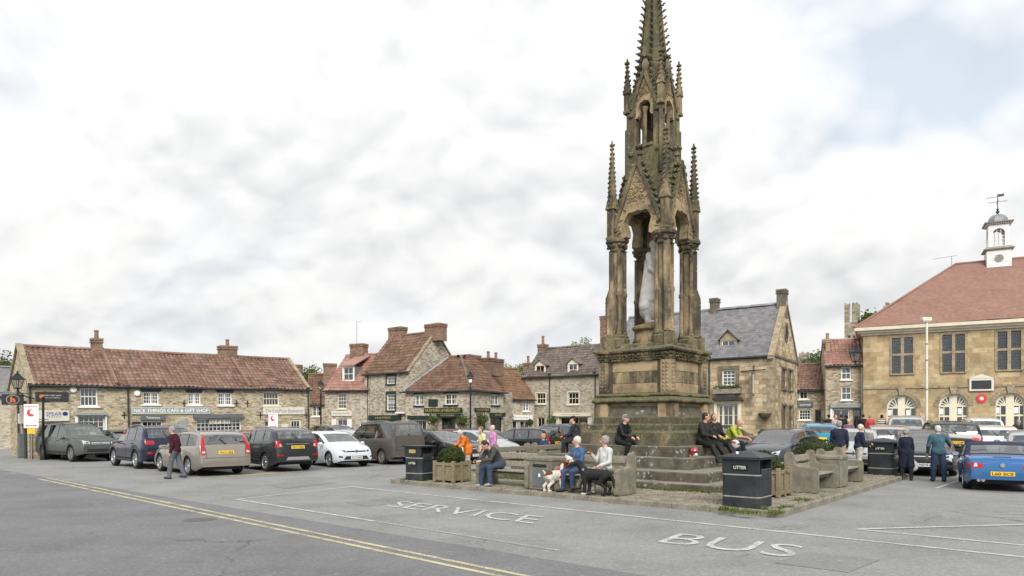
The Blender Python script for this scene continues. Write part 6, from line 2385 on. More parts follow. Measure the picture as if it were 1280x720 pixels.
        patch('brake_lamp', [(-.20, .905), (.20, .905), (.20, .918), (-.20, .918)], 'rear', M['trim'], nz=1)
        py = .48
    # bumper shadow gap, tailgate outline
    if style not in ('roadster',):
        zt_ = .62 if style not in ('pickup', 'suv') else .70
        patch('bumper_seam', [(-W2 * .84, zt_), (W2 * .84, zt_), (W2 * .84, zt_ + .012), (-W2 * .84, zt_ + .012)], 'rear', M['trim'], nx=16, nz=1, off=.004)
        ysym('tailgate_seam', [(W2 * .70, zt_ + .01), (W2 * .715, zt_ + .01), (W2 * .735, bz - .02), (W2 * .72, bz - .02)], 'rear', M['trim'], nx=1, nz=6, off=.004)
    pl = patch('number_plate', [(-.26, py - .056), (.26, py - .056), (.26, py + .056), (-.26, py + .056)], 'rear', M['plate_y'], nx=2, nz=1, off=.016)
    if pl and o['plate']:
        hit = bvh.ray_cast(Vector((-4, 0, py)), Vector((1, 0, 0)))
        hx = min(v.co.x for v in pl.data.vertices)
        tilt = (max(v.co.x for v in pl.data.vertices) - hx)
        xx = [v.co.x for v in pl.data.vertices if v.co.z < py]
        x0 = sum(xx) / len(xx)
        xx = [v.co.x for v in pl.data.vertices if v.co.z > py]
        x1 = sum(xx) / len(xx)
        up = Vector((x1 - x0, 0, .112)).normalized()
        rt = Vector((0, -1, 0))
        nn = rt.cross(up)
        Mx = Matrix(((rt.x, up.x, nn.x, (x0 + x1) / 2 + nn.x * .006), (rt.y, up.y, nn.y, 0), (rt.z, up.z, nn.z, py), (0, 0, 0, 1)))
        lettering('plate_lettering', o['plate'], .46, .078, M['ink'], pl, Mx, bold=.02)
    if style in ('estate', 'suv', 'crossover', 'hatch', 'van'):
        xt = S['tail']
        zt_ = interp(top, xt)
        MB().tube([(xt - .03, .0, zt_ + .03), (xt + .10 if style == 'van' else xt + .08, .16, zt_ + .20)], .011, 5).tube([(xt - .03, .0, zt_ + .02), (xt - .02, 0, zt_ + .05)], .025, 6).build('rear_wiper', M['trim'], root)
    # front end
    zc = interp(top, L2 - .12)
    fz = {'estate': .64, 'suv': .80, 'crossover': .78, 'hatch': .66, 'van': .76, 'pickup': .88, 'saloon': .66, 'roadster': .60}[style]
    ysym('headlight', [(W2 * .46, fz - .06), (W2 * .78, fz - .02), (W2 * .79, fz + .11), (W2 * .50, fz + .05)], 'front', M['clearlamp'], nx=8)
    ysym('headlight_core', [(W2 * .54, fz - .03), (W2 * .66, fz - .01), (W2 * .67, fz + .05), (W2 * .56, fz + .03)], 'front', M['trim'], nx=4, off=.009)
    if style == 'pickup':
        patch('grille', [(-.44, fz - .10), (.44, fz - .10), (.46, fz + .04), (-.46, fz + .04)], 'front', M['trim'], nx=10)
        for dz in (-.06, .0):
            patch('grille_bar', [(-.40, fz + dz - .012), (.40, fz + dz - .012), (.40, fz + dz + .018), (-.40, fz + dz + .018)], 'front', M['chrome'], nx=8, nz=1, off=.014)
        patch('air_intake', [(-.60, .46), (.60, .46), (.56, .60), (-.56, .60)], 'front', M['trim'], nx=10)
    elif style == 'saloon':
        patch('grille', [(-.34, .46), (.34, .46), (.38, .66), (-.38, .66)], 'front', M['trim'], nx=8)
        patch('grille_rim', [(-.40, .66), (.40, .66), (.38, .685), (-.38, .685)], 'front', M['chrome'], nx=8, nz=1, off=.012)
        patch('grille_rim', [(-.36, .44), (.36, .44), (.36, .46), (-.36, .46)], 'front', M['chrome'], nx=8, nz=1, off=.012)
        ysym('air_intake', [(.48, .34), (.74, .36), (.74, .44), (.50, .43)], 'front', M['trim'])
    else:
        patch('grille', [(-.44, fz - .035), (.44, fz - .035), (.42, fz + .02), (-.42, fz + .02)], 'front', M['trim'], nx=10, nz=2)
        patch('air_intake', [(-.56, .34), (.56, .34), (.46, .47), (-.46, .47)], 'front', M['trim'], nx=10)
        patch('intake_strip', [(-.60, .315), (.60, .315), (.60, .335), (-.60, .335)], 'front', M['chrome'], nx=10, nz=1, off=.010)
        ysym('fog_light', [(.60, .40), (.74, .42), (.74, .49), (.62, .47)], 'front', M['trim'])
    Bx = bvh.ray_cast(Vector((4, 0, fz)), Vector((-1, 0, 0)))
    if Bx[0]:
        MB().prism([(Bx[0].x + .012, q[0], fz + q[1]) for q in ((0, -.085), (.055, 0), (0, .085), (-.055, 0))], (.02, 0, 0)).build('badge', M['chrome'], root)
    patch('number_plate', [(-.26, .345), (.26, .345), (.26, .455), (-.26, .455)], 'front', M['plate_w'], nx=2, nz=1, off=.022)
    pf = None
    if o['front_plate']:
        hx = bvh.ray_cast(Vector((4, 0, .40)), Vector((-1, 0, 0)))[0].x + .032
        lettering('plate_lettering', o['front_plate'], .46, .078, M['ink'], root, Matrix(((0, 0, 1, hx), (1, 0, 0, 0), (0, 1, 0, .40), (0, 0, 0, 1))), bold=.02)
    # sides
    for sd in (1, -1):
        w_ = 'left' if sd > 0 else 'right'
        doors = [S['side'][0] - .05] + [p for p, _ in S['pil'][:2]]
        if style == 'roadster':
            doors = [.42, -.62]
        for k, x in enumerate(doors):
            zt_ = interp(belt, x) - .02
            zb_ = S['clear'] + .1
            if min(abs(x - S['xf']), abs(x - S['xr'])) < ar:
                zb_ = wr + ar + .02
            patch('door_seam', [(x - .006, zb_), (x + .006, zb_), (x + .006, zt_), (x - .006, zt_)], w_, M['trim'], nx=1, nz=8, off=.003)
        for k, (xa, xb) in enumerate(zip(doors, doors[1:])):
            zt_ = interp(belt, xb) - .12
            mb = MB()
            h = bvh.ray_cast(Vector((xb + .2, sd * 3, zt_)), Vector((0, -sd, 0)))
            if h[0]:
                y = h[0].y
                mb.bevbox(xb + .10, xb + .30, min(y, y + sd * .03), max(y, y + sd * .03), zt_ - .018, zt_ + .018, .007)
                mb.build('door_handle', pm, root)
        if style in ('crossover', 'suv', 'pickup') or o['dark_lower']:
            xa, xb = S['xf'] - ar - .02, S['xr'] + ar + .02
            patch('sill_trim', [(xb, S['clear'] + .03), (xa, S['clear'] + .03), (xa, S['clear'] + .17), (xb, S['clear'] + .17)], w_, M['trim'], nx=12, nz=2, off=.006)
        # mirror
        mx = S['side'][0] - .02
        mz = interp(belt, mx) + .07
        h = bvh.ray_cast(Vector((mx, sd * 3, mz - .05)), Vector((0, -sd, 0)))
        y = h[0].y if h[0] else sd * W2 * .9
        me_ = sdf_mesh('door_mirror', [('e', (mx, y + sd * .14, mz), (.06, .11, .075), 0), ('c', (mx, y - sd * .02, mz - .05), (mx, y + sd * .08, mz - .02), .028, .03, 0)], [pm], .022, .02)
        mir = link('door_mirror', me_, root)
        MB().bevbox(mx - .068, mx - .052, min(y + sd * .06, y + sd * .22), max(y + sd * .06, y + sd * .22), mz - .045, mz + .045, .005).build('mirror_glass', M['chrome'], mir)
        if S.get('rails'):
            x0, x1 = S['rf'] - .3, S['rr'] + .25
            pts = []
            for x in np.linspace(x0, x1, 8):
                s_ = section(float(x))
                pts.append((x, sd * (s_[7][0] - .06), s_[8][1] + (.045 if x not in (x0, x1) else .0)))
            MB().tube(pts, .018, 6).build('roof_rail', M['silvertrim'] if style != 'pickup' else M['trim'], root)
    # wheels
    tp = [(wr * .66, -.09), (wr * .93, -.105), (wr, -.075), (wr, .075), (wr * .93, .105), (wr * .66, .09)]
    tyre = MB().lathe(tp, 28, M=Matrix.Rotation(R(90), 4, 'X'), caps=False).mesh('wheel', M['tyre'], smooth=50)
    rm = MB()
    rm.lathe([(wr * .67, -.095), (wr * .69, .095), (wr * .63, .105), (wr * .60, .07), (wr * .58, -.09)], 28, M=Matrix.Rotation(R(-90), 4, 'X'), caps=False)
    rm.lathe([(.0, .085), (.06, .085), (.075, .06), (.08, -.02)], 14, M=Matrix.Rotation(R(-90), 4, 'X'), caps=False)
    for k in range(5):
        a = k * 2 * math.pi / 5
        Z = Matrix.Rotation(a, 4, 'Y')
        for dx in (-.035, .035):
            p = [(dx - .02, .05, .05), (dx + .02, .05, .05), (dx * 1.7 + .022, .06, wr * .63), (dx * 1.7 - .022, .06, wr * .63)]
            rm.prism([Z @ Vector(q) for q in p], Z.to_3x3() @ Vector((0, .025, 0)))
    rm.fix = True
    rim = rm.mesh('rim', M[o['rim']], smooth=30)
    disc = MB().lathe([(.02, .0), (wr * .60, .0)], 20, M=Matrix.Rotation(R(-90), 4, 'X'), caps=False).mesh('brake_disc', M['trim'])
    for ax in (S['xf'], S['xr']):
        for sd in (1, -1):
            wo = link('wheel', tyre, root, (ax, sd * (W2 - .125), wr), (0, 0, 0 if sd > 0 else math.pi))
            link('rim', rim, wo)
            link('brake_disc', disc, wo, (0, .03, 0))
    ub = MB().box(-L2 + .25, L2 - .25, -W2 + .26, W2 - .26, S['clear'] + .02, S['clear'] + .32)
    ub.box(S['xr'] + ar + .03, S['xf'] - ar - .03, -W2 + .08, W2 - .08, S['clear'] + .04, S['clear'] + .3)
    ub.build('underbody', M['trim'], root)
    # seats and dash seen through the glass
    zf = interp(belt, 0)
    seats = []
    rowsx = (.15, -.75) if style != 'roadster' else (-.35,)
    for x in rowsx:
        for y in (-.36, .36):
            seats += [('c', (x - .05, y, zf - .35), (x - .28, y, zf + .12), .17, .15, 0), ('e', (x - .31, y, zf + .30), (.05, .12, .09), 0)]
    seats += [('c', (S['cowl'] - .25, -.55, zf - .08), (S['cowl'] - .25, .55, zf - .08), .12, .12, 0)]
    link('seats', sdf_mesh('seats', seats, [M['cabin']], .05, .04), root)
    MB().box(S['tail'] + .25, S['cowl'] - .1, -W2 + .12, W2 - .12, S['clear'] + .31, zf - .32).build('cabin_floor', M['cabin'], root)
    root['label'] = label
    root['category'] = {'van': 'van', 'pickup': 'pickup'}.get(style, 'car')
    root['group'] = 'vehicles parked in the square'
    return root


PAINT = {
    'navy': (.006, .009, .030), 'champagne': (.27, .243, .207), 'graphite': (.030, .033, .038), 'white_pearl': (.62, .66, .70), 'mud_brown': (.055, .05, .045), 'greygreen': (.075, .095, .09),
    'black': (.006, .006, .008), 'silver': (.40, .42, .43), 'teal': (.02, .20, .30), 'z_blue': (.03, .13, .33), 'white': (.70, .70, .69), 'darkred': (.13, .012, .015), 'steel': (.12, .16, .19), 'warm_silver': (.42, .37, .35), 'green_grey': (.10, .13, .12), 'petrol': (.03, .045, .06)}
for k, c in PAINT.items():
    M['p_' + k] = carpaint('paint_' + k, c, .3 if k not in ('white', 'black', 'white_pearl', 'navy', 'graphite', 'petrol') else .05, dirt=.38 if k == 'mud_brown' else (.16 if k == 'greygreen' else 0.0))


def car_at(root, px, d, ang, dz=0.0):
    p = GD(px, d)
    root.location = p
    root.rotation_euler = (0, 0, R(ang))
    # follow the slope of the ground
    c, s = math.cos(R(ang)), math.sin(R(ang))
    k = 1.3
    za, zb_ = gz(p.x + c * k, p.y + s * k), gz(p.x - c * k, p.y - s * k)
    zl, zr_ = gz(p.x - s * .75, p.y + c * .75), gz(p.x + s * .75, p.y - c * .75)
    root.rotation_euler = (math.atan2(zl - zr_, 1.5), -math.atan2(za - zb_, 2 * k), R(ang))
    root.location.z = (za + zb_) / 2
    return root


def by_wheel(root, style, px, py, ang, axle, side):
    """place so that the named wheel stands on the ground at this spot"""
    S = STY[style]
    g = GG(px, py)
    lx, ly = S['xf' if axle == 'f' else 'xr'], (S['W'] / 2 - .125) * side
    c, s = math.cos(R(ang)), math.sin(R(ang))
    x, y = g.x - (lx * c - ly * s), g.y - (lx * s + ly * c)
    return car_at(root, CX + F * x / y, y, ang)


protos = {}


def car(style, paint, label, opt=None):
    """new car; same style reuses the geometry of the first one with another paint"""
    if style in protos and not opt:
        base, bp = protos[style]
        r = copy_tree(base)
        for ch in r.children_recursive:
            if ch.type == 'MESH' and any(s_.material == M[bp] for s_ in ch.material_slots):
                key = (ch.data.name, paint)
                if key not in protos:
                    me = ch.data.copy()
                    for i, m_ in enumerate(me.materials):
                        if m_ == M[bp]:
                            me.materials[i] = M[paint]
                    protos[key] = me
                ch.data = protos[key]
        r['label'] = label
        return r
    r = make_car(style, paint, label, opt)
    if style not in protos:
        protos[style] = (r, paint)
    return r


# first row on the left
by_wheel(car('pickup', 'p_greygreen', 'muddy grey green pickup with hard canopy outside the travel shop', dict(front_plate='KX14 EYA', rim='rim_dark')), 'pickup', 91, 577.3, -36, 'f', -1)
by_wheel(car('suv', 'p_navy', 'dark navy four wheel drive with red tail lamps left of the beige estate', dict(plate='YB57 KVM')), 'suv', 172, 586.0, 136, 'r', 1)
by_wheel(car('estate', 'p_champagne', 'beige estate car with tall red tail lamps behind the walking man', dict(plate='YH12 NZE')), 'estate', 238, 594.4, 135, 'r', 1)
by_wheel(car('crossover', 'p_graphite', 'dark grey crossover with silver rear skid plate between estate and white hatchback', dict(plate='YK17 HZU')), 'crossover', 334, 589.4, 134.5, 'r', 1)
by_wheel(car('hatch', 'p_white_pearl', 'pale silver white hatchback facing the camera beside the muddy van', dict(front_plate='YL17 XWV')), 'hatch', 413.4, 584.2, -48, 'f', -1)
by_wheel(car('van', 'p_mud_brown', 'mud splashed dark passenger van with tall red tail lamps', dict(rim='rim_dark')), 'van', 479, 580.6, 134, 'r', 1)
by_wheel(car('saloon', 'p_black', 'glossy black saloon parked nose out behind the litter bin by the hall', dict(front_plate='YG15 JLV')), 'saloon', 1191, 594.5, -118, 'f', 1)
by_wheel(car('roadster', 'p_z_blue', 'bright blue two seat roadster with navy soft top', dict(plate='L60 SCS')), 'roadster', 1209, 610.5, 59, 'r', 1)
# second rows and beyond
for sty, pt, px, d, a, lab in (
        ('hatch', 'p_green_grey', 156, 35.0, -40, 'grey green small car half hidden behind the navy four wheel drive'),
        ('hatch', 'p_darkred', 301, 32.5, 135, 'dark red hatchback peeping between the beige estate and grey crossover'),
        ('crossover', 'p_black', 405, 40.5, 140, 'black car roof behind the pale hatchback'),
        ('hatch', 'p_silver', 432, 35.5, 138, 'silver hatchback behind the muddy van'),
        ('saloon', 'p_steel', 510, 39.0, 140, 'blue grey saloon in the second row just behind the muddy van'),
        ('saloon', 'p_black', 550, 31.3, -44, 'black saloon facing out with bright windscreen behind the box shrub'),
        ('hatch', 'p_petrol', 590, 42.0, 140, 'dark petrol hatchback in the far row above the woman in orange'),
        ('hatch', 'p_silver', 601, 33.0, -42, 'silver hatchback behind the three walking women'),
        ('hatch', 'p_darkred', 563, 39.4, 140, 'dark maroon car roof behind the black saloon before the corner shop'),
        ('estate', 'p_black', 648, 35.3, 145, 'black estate with red tail lamp right of the woman in pink'),
        ('suv', 'p_petrol', 688, 37.6, 140, 'dark four wheel drive behind the blond child'),
        ('suv', 'p_navy', 717, 39.8, 140, 'navy four wheel drive nearest the backpacker'),
        ('hatch', 'p_white', 726, 47.5, 165, 'white car roof in front of the cream shopfront'),
        ('saloon', 'p_steel', 752, 44.0, 140, 'blue grey car glimpsed left of the pedestal'),
        ('hatch', 'p_black', 905, 31.5, -60, 'black car behind the resting motorcyclists'),
        ('crossover', 'p_graphite', 938, 38.0, -60, 'dark car close to the stone pub front'),
        ('hatch', 'p_graphite', 976, 26.0, -132, 'slate grey hatchback with bright windscreen behind the stone benches'),
        ('hatch', 'p_teal', 1025, 33.0, 66, 'turquoise blue hatchback seen from behind near the pub gable'),
        ('hatch', 'p_silver', 1068, 25.9, -118, 'silver hatchback beside the two women in navy'),
        ('hatch', 'p_warm_silver', 1108, 30.5, 66, 'pinkish silver hatchback with red tail lamp near the shop queue'),
        ('suv', 'p_silver', 1132, 37.0, -118, 'silver four wheel drive nose on below the first arched door'),
        ('suv', 'p_black', 1182, 28.8, 66, 'black four wheel drive with roof rails behind the black saloon'),
        ('crossover', 'p_white', 1222, 36.0, 64, 'white people carrier under the middle arched door'),
        ('hatch', 'p_white', 1240, 30.0, 60, 'white hatchback with red tail lamps behind the blue roadster'),
        ('hatch', 'p_silver', 1287, 25.5, 58, 'silver hatchback beyond the roadster soft top at the right edge')):
    car_at(car(sty, pt, lab), px, d, a)
# ------------------------------------------------------------------ people
SK = [plain('skin_pale', (.52, .33, .24), .55, .12, 14, spec=.35), plain('skin_ruddy', (.50, .27, .19), .55, .14, 14, spec=.35)]
M['eye'] = plain('eyes', (.10, .07, .055), .3, .1, 10)
M['lips'] = plain('lips', (.38, .16, .13), .5, .1, 10)


def cloth(name, c, var=.22, rough=.9, pattern=None):
    key = 'cloth_' + name
    if key in M:
        return M[key]
    m, t = newmat(key)
    o = obco(t)
    n = t.noise(o, 9, 5, .6)
    col = t.ramp(n, [(.3, tuple(x * (1 - var) for x in c)), (.7, tuple(min(1, x * (1 + var)) for x in c))])
    if pattern == 'camo':
        col = t.mix(t.ramp(t.noise(o, 16, 3, .5), [(.47, 0.0), (.5, 1.0)], 'LINEAR'), col, (.10, .095, .085))
        col = t.mix(t.ramp(t.noise(o, 23, 2, .5), [(.58, 0.0), (.6, 1.0)]), col, (.45, .43, .38))
    if pattern == 'stripe':
        z = t.add('ShaderNodeSeparateXYZ', {0: o}).outputs[2]
        col = t.mix(t.math('GREATER_THAN', t.math('SINE', t.math('MULTIPLY', z, 60)), 0.0), col, (.62, .60, .58))
    finish(t, col, rough, t.noise(o, 38, 4, .6), .012, .5, spec=.2)
    M[key] = m
    return m


def vec(p, o, sg=1):
    return np.array((math.sin(R(p)) * math.cos(R(o)), sg * math.sin(R(o)), -math.cos(R(p)) * math.cos(R(o))))


def person(label, loc, heading, seat=None, ht=1.72, lean=4, legs=((6, 3, 6), (-4, 3, 2)), arms=((6, 8, 12, 0), (-4, 8, 14, 0)), head=(0, 0), top='navy', bottom='denim', shoes='shoe', skin=0, hair=None, hair_style='short', build=1.0, female=False, bare=False, extra=None, h=.016, cap=None, cuff=None, coat=0.0, group=None, twist=0.0, neck_mat=None):
    """seat: height of the seat above loc; otherwise stands. legs: (thigh pitch, out, knee); arms: (shoulder pitch, out, elbow, forearm inwards); head: (pitch, yaw)"""
    s = ht / 1.75
    T, B, S_, K, E, LP_ = 0, 1, 2, 3, 4, 5
    mats = [top, bottom, shoes, SK[skin], M['eye'], M['lips']]
    g = build * 1.09
    pr = []
    c = lambda a, b, ra, rb, m: pr.append(('c', tuple(a), tuple(b), ra, rb, m))
    e = lambda p, r, m, rot=None: pr.append(('e', tuple(p), tuple(r), m, 0, rot))
    pel = np.zeros(3)
    up = np.array((math.sin(R(lean)), 0, math.cos(R(lean))))
    fw = np.array((math.cos(R(lean)), 0, -math.sin(R(lean))))
    tw = R(twist)
    sidev = np.array((-math.sin(tw), math.cos(tw), 0))
    chest, neck = pel + up * .31 * s, pel + up * .505 * s + fw * .01
    feet = []
    hipw = (.092 if not female else .10) * s
    for k, sg in ((0, 1), (1, -1)):
        tp, to, kn = legs[k]
        hip = pel + np.array((0, sg * hipw, -.02 * s))
        knee = hip + vec(tp, to, sg) * .43 * s
        ank = knee + vec(tp - kn, to * .4, sg) * .41 * s
        c(hip, knee, .093 * s * g, .066 * s * g, B)
        c(knee, ank, .066 * s * g, .052 * s * g, B)
        c(knee + (ank - knee) * .25 + np.array((-.012, 0, 0)), knee + (ank - knee) * .5, .062 * s * g, .055 * s * g, B)
        yw = vec(90, to * .9, sg)
        toe = ank + yw * .155 * s + np.array((0, 0, -.045 * s))
        c(ank + np.array((-.035, 0, -.04 * s)), toe, .044 * s, .036 * s, S_)
        c(ank + np.array((0, 0, -.01)), ank + np.array((0, 0, -.04 * s)), .042 * s, .044 * s, S_)
        feet.append(min(toe[2], ank[2] - .04 * s) - .042 * s)
        if coat:
            c(hip + np.array((0, -sg * .02, .04)), hip + (knee - hip) * coat, .125 * s * g, .115 * s * g, T)
    c(pel + np.array((0, hipw * .6, .0)), pel + np.array((0, -hipw * .6, .0)), .118 * s * g, .118 * s * g, B if not coat else T)
    c(pel + up * .06 * s, chest, (.128 if not female else .118) * s * g, .138 * s * g, T)
    c(pel + up * .02 * s + sidev * .045, pel + up * .02 * s - sidev * .045, .128 * s * g, .128 * s * g, T)
    shw = (.168 if not female else .148) * s * (g * .5 + .5)
    for sg in (1, -1):
        c(chest + up * .02 * s + sidev * sg * .06 * s, neck + sidev * sg * shw * .62 - up * .05 * s, .105 * s * g, .078 * s * g, T)
    if female:
        for sg in (1, -1):
            e(chest + fw * .085 * s + sidev * sg * .065 * s + up * .03 * s, (.06 * s, .065 * s, .06 * s), T)
    c(neck - up * .06 * s, neck + up * .0 * s, .085 * s, .062 * s, T)
    hp, hy = head
    hl = R(lean * .5 + hp)
    hu = np.array((math.sin(hl), 0, math.cos(hl)))
    hf0 = np.array((math.cos(hl), 0, -math.sin(hl)))
    yawv = R(hy)
    rot_ax = lambda v: v * math.cos(yawv) + np.cross(hu, v) * math.sin(yawv)
    hf = rot_ax(hf0)
    hs = np.cross(hu, hf)
    hc = neck + hu * .185 * s + hf * .025 * s
    c(neck - up * .02, hc - hu * .06 * s, .056 * s, .052 * s, K)
    RT = np.stack([hf, hs, hu], 1)
    e(hc + hu * .022 * s - hf * .01, (.098 * s, .076 * s, .100 * s), K, RT)
    e(hc - hu * .045 * s + hf * .022 * s, (.072 * s, .058 * s, .068 * s), K, RT)
    c(hc + hf * .088 * s + hu * .012 * s, hc + hf * .108 * s - hu * .022 * s, .010 * s, .016 * s, K)
    for sg in (1, -1):
        e(hc + hs * sg * .076 * s - hu * .005, (.02 * s, .012 * s, .032 * s), K, RT)
        e(hc + hf * .080 * s + hs * sg * .033 * s + hu * .018 * s, (.012 * s, .011 * s, .006 * s), E, RT)
    e(hc + hf * .085 * s - hu * .052 * s, (.013 * s, .026 * s, .008 * s), LP_, RT)
    hands = []
    for k, sg in ((0, 1), (1, -1)):
        ap, ao, eb, inn = arms[k]
        sh = neck + sidev * sg * shw - up * .055 * s
        el = sh + vec(ap, ao, sg) * .28 * s
        wr_ = el + vec(ap + eb, -inn, sg) * .245 * s
        c(sh, el, .062 * s * g, .048 * s * g, T)
        if bare:
            half = sh + (el - sh) * .55
            c(half, el, .046 * s, .042 * s, K)
            c(el, wr_, .042 * s, .030 * s, K)
        else:
            c(el, wr_, .048 * s * g, .036 * s * g, T)
        d = (wr_ - el) / np.linalg.norm(wr_ - el)
        palm = wr_ + d * .05 * s
        sd = np.cross(d, np.array((0, 0, 1.0)))
        nrm = np.linalg.norm(sd)
        sd = sd / nrm if nrm > .2 else np.array((1.0, 0, 0))
        curl = np.cross(sd, d)
        c(wr_ + d * .01, palm + d * .02, .030 * s, .034 * s, K)
        for q, ln in ((-1.5, .062), (-.5, .072), (.5, .068), (1.5, .052)):
            a = palm + d * .03 * s + sd * q * .017 * s
            mdl = a + (d * .8 - curl * .35) * ln * .55 * s
            c(a, mdl, .0105 * s, .010 * s, K)
            c(mdl, mdl + (d * .45 - curl * .8) * ln * .5 * s, .010 * s, .009 * s, K)
        th_ = palm - d * .025 * s - sd * .03 * s
        c(th_, th_ + (d * .75 - sd * .5) * .055 * s, .013 * s, .010 * s, K)
        hands.append(palm)
    if extra:
        for x in extra:
            pr.append(x)
    # no crease lines between adjoining prims of one garment; k small keeps limbs apart
    me = sdf_mesh('person', pr, mats, h, .022, rough=(.0045, 36))
    root = link('person', me)
    zoff = (seat + .105 * s * g) if seat is not None else -min(feet)
    p = Vector(loc)
    root.location = (p.x, p.y, p.z + zoff)
    root.rotation_euler = (0, 0, R(heading))
    tag(root, label, 'person', group)
    if hair is not None:
        hp_ = []
        he = lambda q, r: hp_.append(('e', tuple(q), tuple(r), 0, 0, RT))
        he(hc + hu * .045 * s - hf * .028 * s, (.093 * s, .086 * s, .088 * s))
        he(hc + hu * .0 - hf * .055 * s, (.062 * s, .080 * s, .085 * s))
        if hair_style == 'full':
            for i in range(9):
                a = i * .7
                he(hc + hu * (.06 + .02 * math.sin(i * 2.1)) * s - hf * (.02 + .03 * math.cos(a)) * s + hs * .055 * math.sin(a) * s, (.052 * s, .05 * s, .05 * s))
            for sg in (1, -1):
                he(hc + hs * sg * .072 * s - hf * .02 * s - hu * .0, (.045 * s, .026 * s, .062 * s))
        link('hair', sdf_mesh('hair', hp_, [hair], .012, .012, rough=(.011, 75)), root)
    if cap is not None:
        cp_ = [('e', tuple(hc + hu * .055 * s - hf * .012 * s), (.104 * s, .088 * s, .072 * s), 0, 0, RT), ('c', tuple(hc + hf * .08 * s + hu * .052 * s + hs * .03 * s), tuple(hc + hf * .155 * s + hu * .036 * s + hs * .02 * s), .018 * s, .010, 0), ('c', tuple(hc + hf * .08 * s + hu * .052 * s - hs * .03 * s), tuple(hc + hf * .155 * s + hu * .036 * s - hs * .02 * s), .018 * s, .010, 0)]
        link('cap', sdf_mesh('cap', cp_, [cap], .012, .015), root)
    rz = Matrix.Rotation(R(heading), 4, 'Z')
    root['_h'] = 0
    del root['_h']
    wh = [root.location + (rz @ Vector(tuple(q))) for q in hands]
    return root, wh, root.location + (rz @ Vector(tuple(hc))), rz


def ML(x, y, z):
    return MR @ Vector((x, y, z))


HG = plain('hair_grey', (.27, .26, .245), .9, .6, 45)
HW = plain('hair_white', (.52, .50, .46), .9, .4, 45)
HB = plain('hair_dark', (.035, .022, .015), .7, .4, 40)
HBL = plain('hair_blond', (.42, .28, .14), .8, .3, 40)
HGB = plain('hair_grey_brown', (.17, .135, .10), .8, .3, 40)
C = cloth
M['shoe'] = plain('dark_shoes', (.03, .025, .02), .6, .3, 10)
M['boot'] = plain('walking_boots', (.055, .045, .035), .8, .3, 10)
M['trainer'] = plain('grey_trainers', (.28, .28, .29), .8, .3, 10)
denim, greytr = C('jeans', (.042, .062, .098)), C('grey_trousers', (.11, .12, .135))
black_, navy_ = C('black_leather', (.012, .012, .013), .3, .5), C('navy_wool', (.020, .024, .045))
beige = C('beige_trousers', (.36, .30, .24))
HEAD_F = MA * 180 / math.pi - 90                 # facing out over the front kerb
HEAD_R = MA * 180 / math.pi                      # facing out over the right kerb

person('grey haired man in maroon jumper walking past the beige estate car', GG(219, 598.5), 176, lean=6, legs=((14, 2, 10), (-12, 2, 12)), arms=((-18, 8, 34, 0), (-14, 8, 30, 0)), head=(4, 4), top=C('maroon_wool', (.055, .012, .02)), bottom=greytr, shoes=M['shoe'], skin=1, hair=HG, build=1.1)
pB = person('stooped elderly woman in orange jacket leaning on a stick', GG(585, 590.5), 205, lean=24, ht=1.62, legs=((6, 3, 12), (-2, 3, 8)), arms=((22, 8, 40, 0), (34, 10, 30, 0)), head=(22, 0), top=C('orange_fleece', (.55, .15, .022)), bottom=beige, shoes=M['shoe'], hair=HW, hair_style='full', female=True, build=1.12, coat=.3)
pC = person('woman in pale yellow top and beige trousers walking beside the stooped one', GG(604, 590), 212, lean=5, ht=1.68, legs=((16, 2, 8), (-14, 2, 14)), arms=((10, 10, 22, 0), (-6, 10, 20, 0)), head=(6, 10), top=C('yellow_knit', (.56, .52, .28)), bottom=beige, shoes=M['shoe'], hair=HGB, hair_style='full', female=True, build=1.1, bare=True)
person('white haired woman in pink cardigan behind the one in yellow', GG(617, 586.5), 215, lean=4, ht=1.70, top=C('pink_knit', (.50, .22, .42)), bottom=C('stone_trousers', (.30, .27, .23)), shoes=M['shoe'], hair=HW, hair_style='full', female=True, build=1.05)
pE = person('dark haired man in grey jacket and jeans bent over his phone', ML(-1.50, -5.80, .12), HEAD_F - 12, seat=.46, lean=36, ht=1.80, legs=((84, 6, 86), (78, 10, 72)), arms=((36, 4, 46, 22), (36, 4, 46, 22)), head=(34, 0), top=C('charcoal_jacket', (.05, .052, .052)), bottom=denim, shoes=M['trainer'], hair=HB, build=1.06)
pF = person('white haired woman in blue top holding papers on the bench', ML(.98, -5.62, .12), HEAD_F - 4, seat=.46, lean=2, ht=1.70, legs=((82, 4, 84), (80, 8, 80)), arms=((18, 6, 74, 16), (14, 6, 80, 26)), head=(2, -62), top=C('blue_jersey', (.05, .10, .20)), bottom=C('blue_jeans', (.045, .075, .14)), shoes=M['boot'], hair=HW, female=True, build=1.02)
pG = person('curly grey haired man in pale shirt drinking on the bench', ML(1.76, -5.60, .12), HEAD_F - 20, seat=.46, lean=-2, ht=1.74, legs=((80, 6, 70), (86, 26, 62)), arms=((12, 8, 60, 10), (20, 8, 112, 4)), head=(2, -50), top=C('pale_shirt', (.46, .46, .43)), bottom=C('patterned_trousers', (.24, .235, .21), pattern='camo'), shoes=M['boot'], hair=HG, hair_style='full', skin=1, build=1.04)
person('man in black riding gear and grey cap sitting on the monument step', ML(-.16, -1.74, 1.14), -42, seat=0.0, lean=14, ht=1.76, legs=((86, 8, 60), (78, 10, 96)), arms=((26, 6, 46, 14), (26, 6, 46, 14)), head=(4, 8), top=black_, bottom=black_, shoes=M['shoe'], hair=HG, cap=C('grey_cap', (.11, .115, .13)), build=1.12)
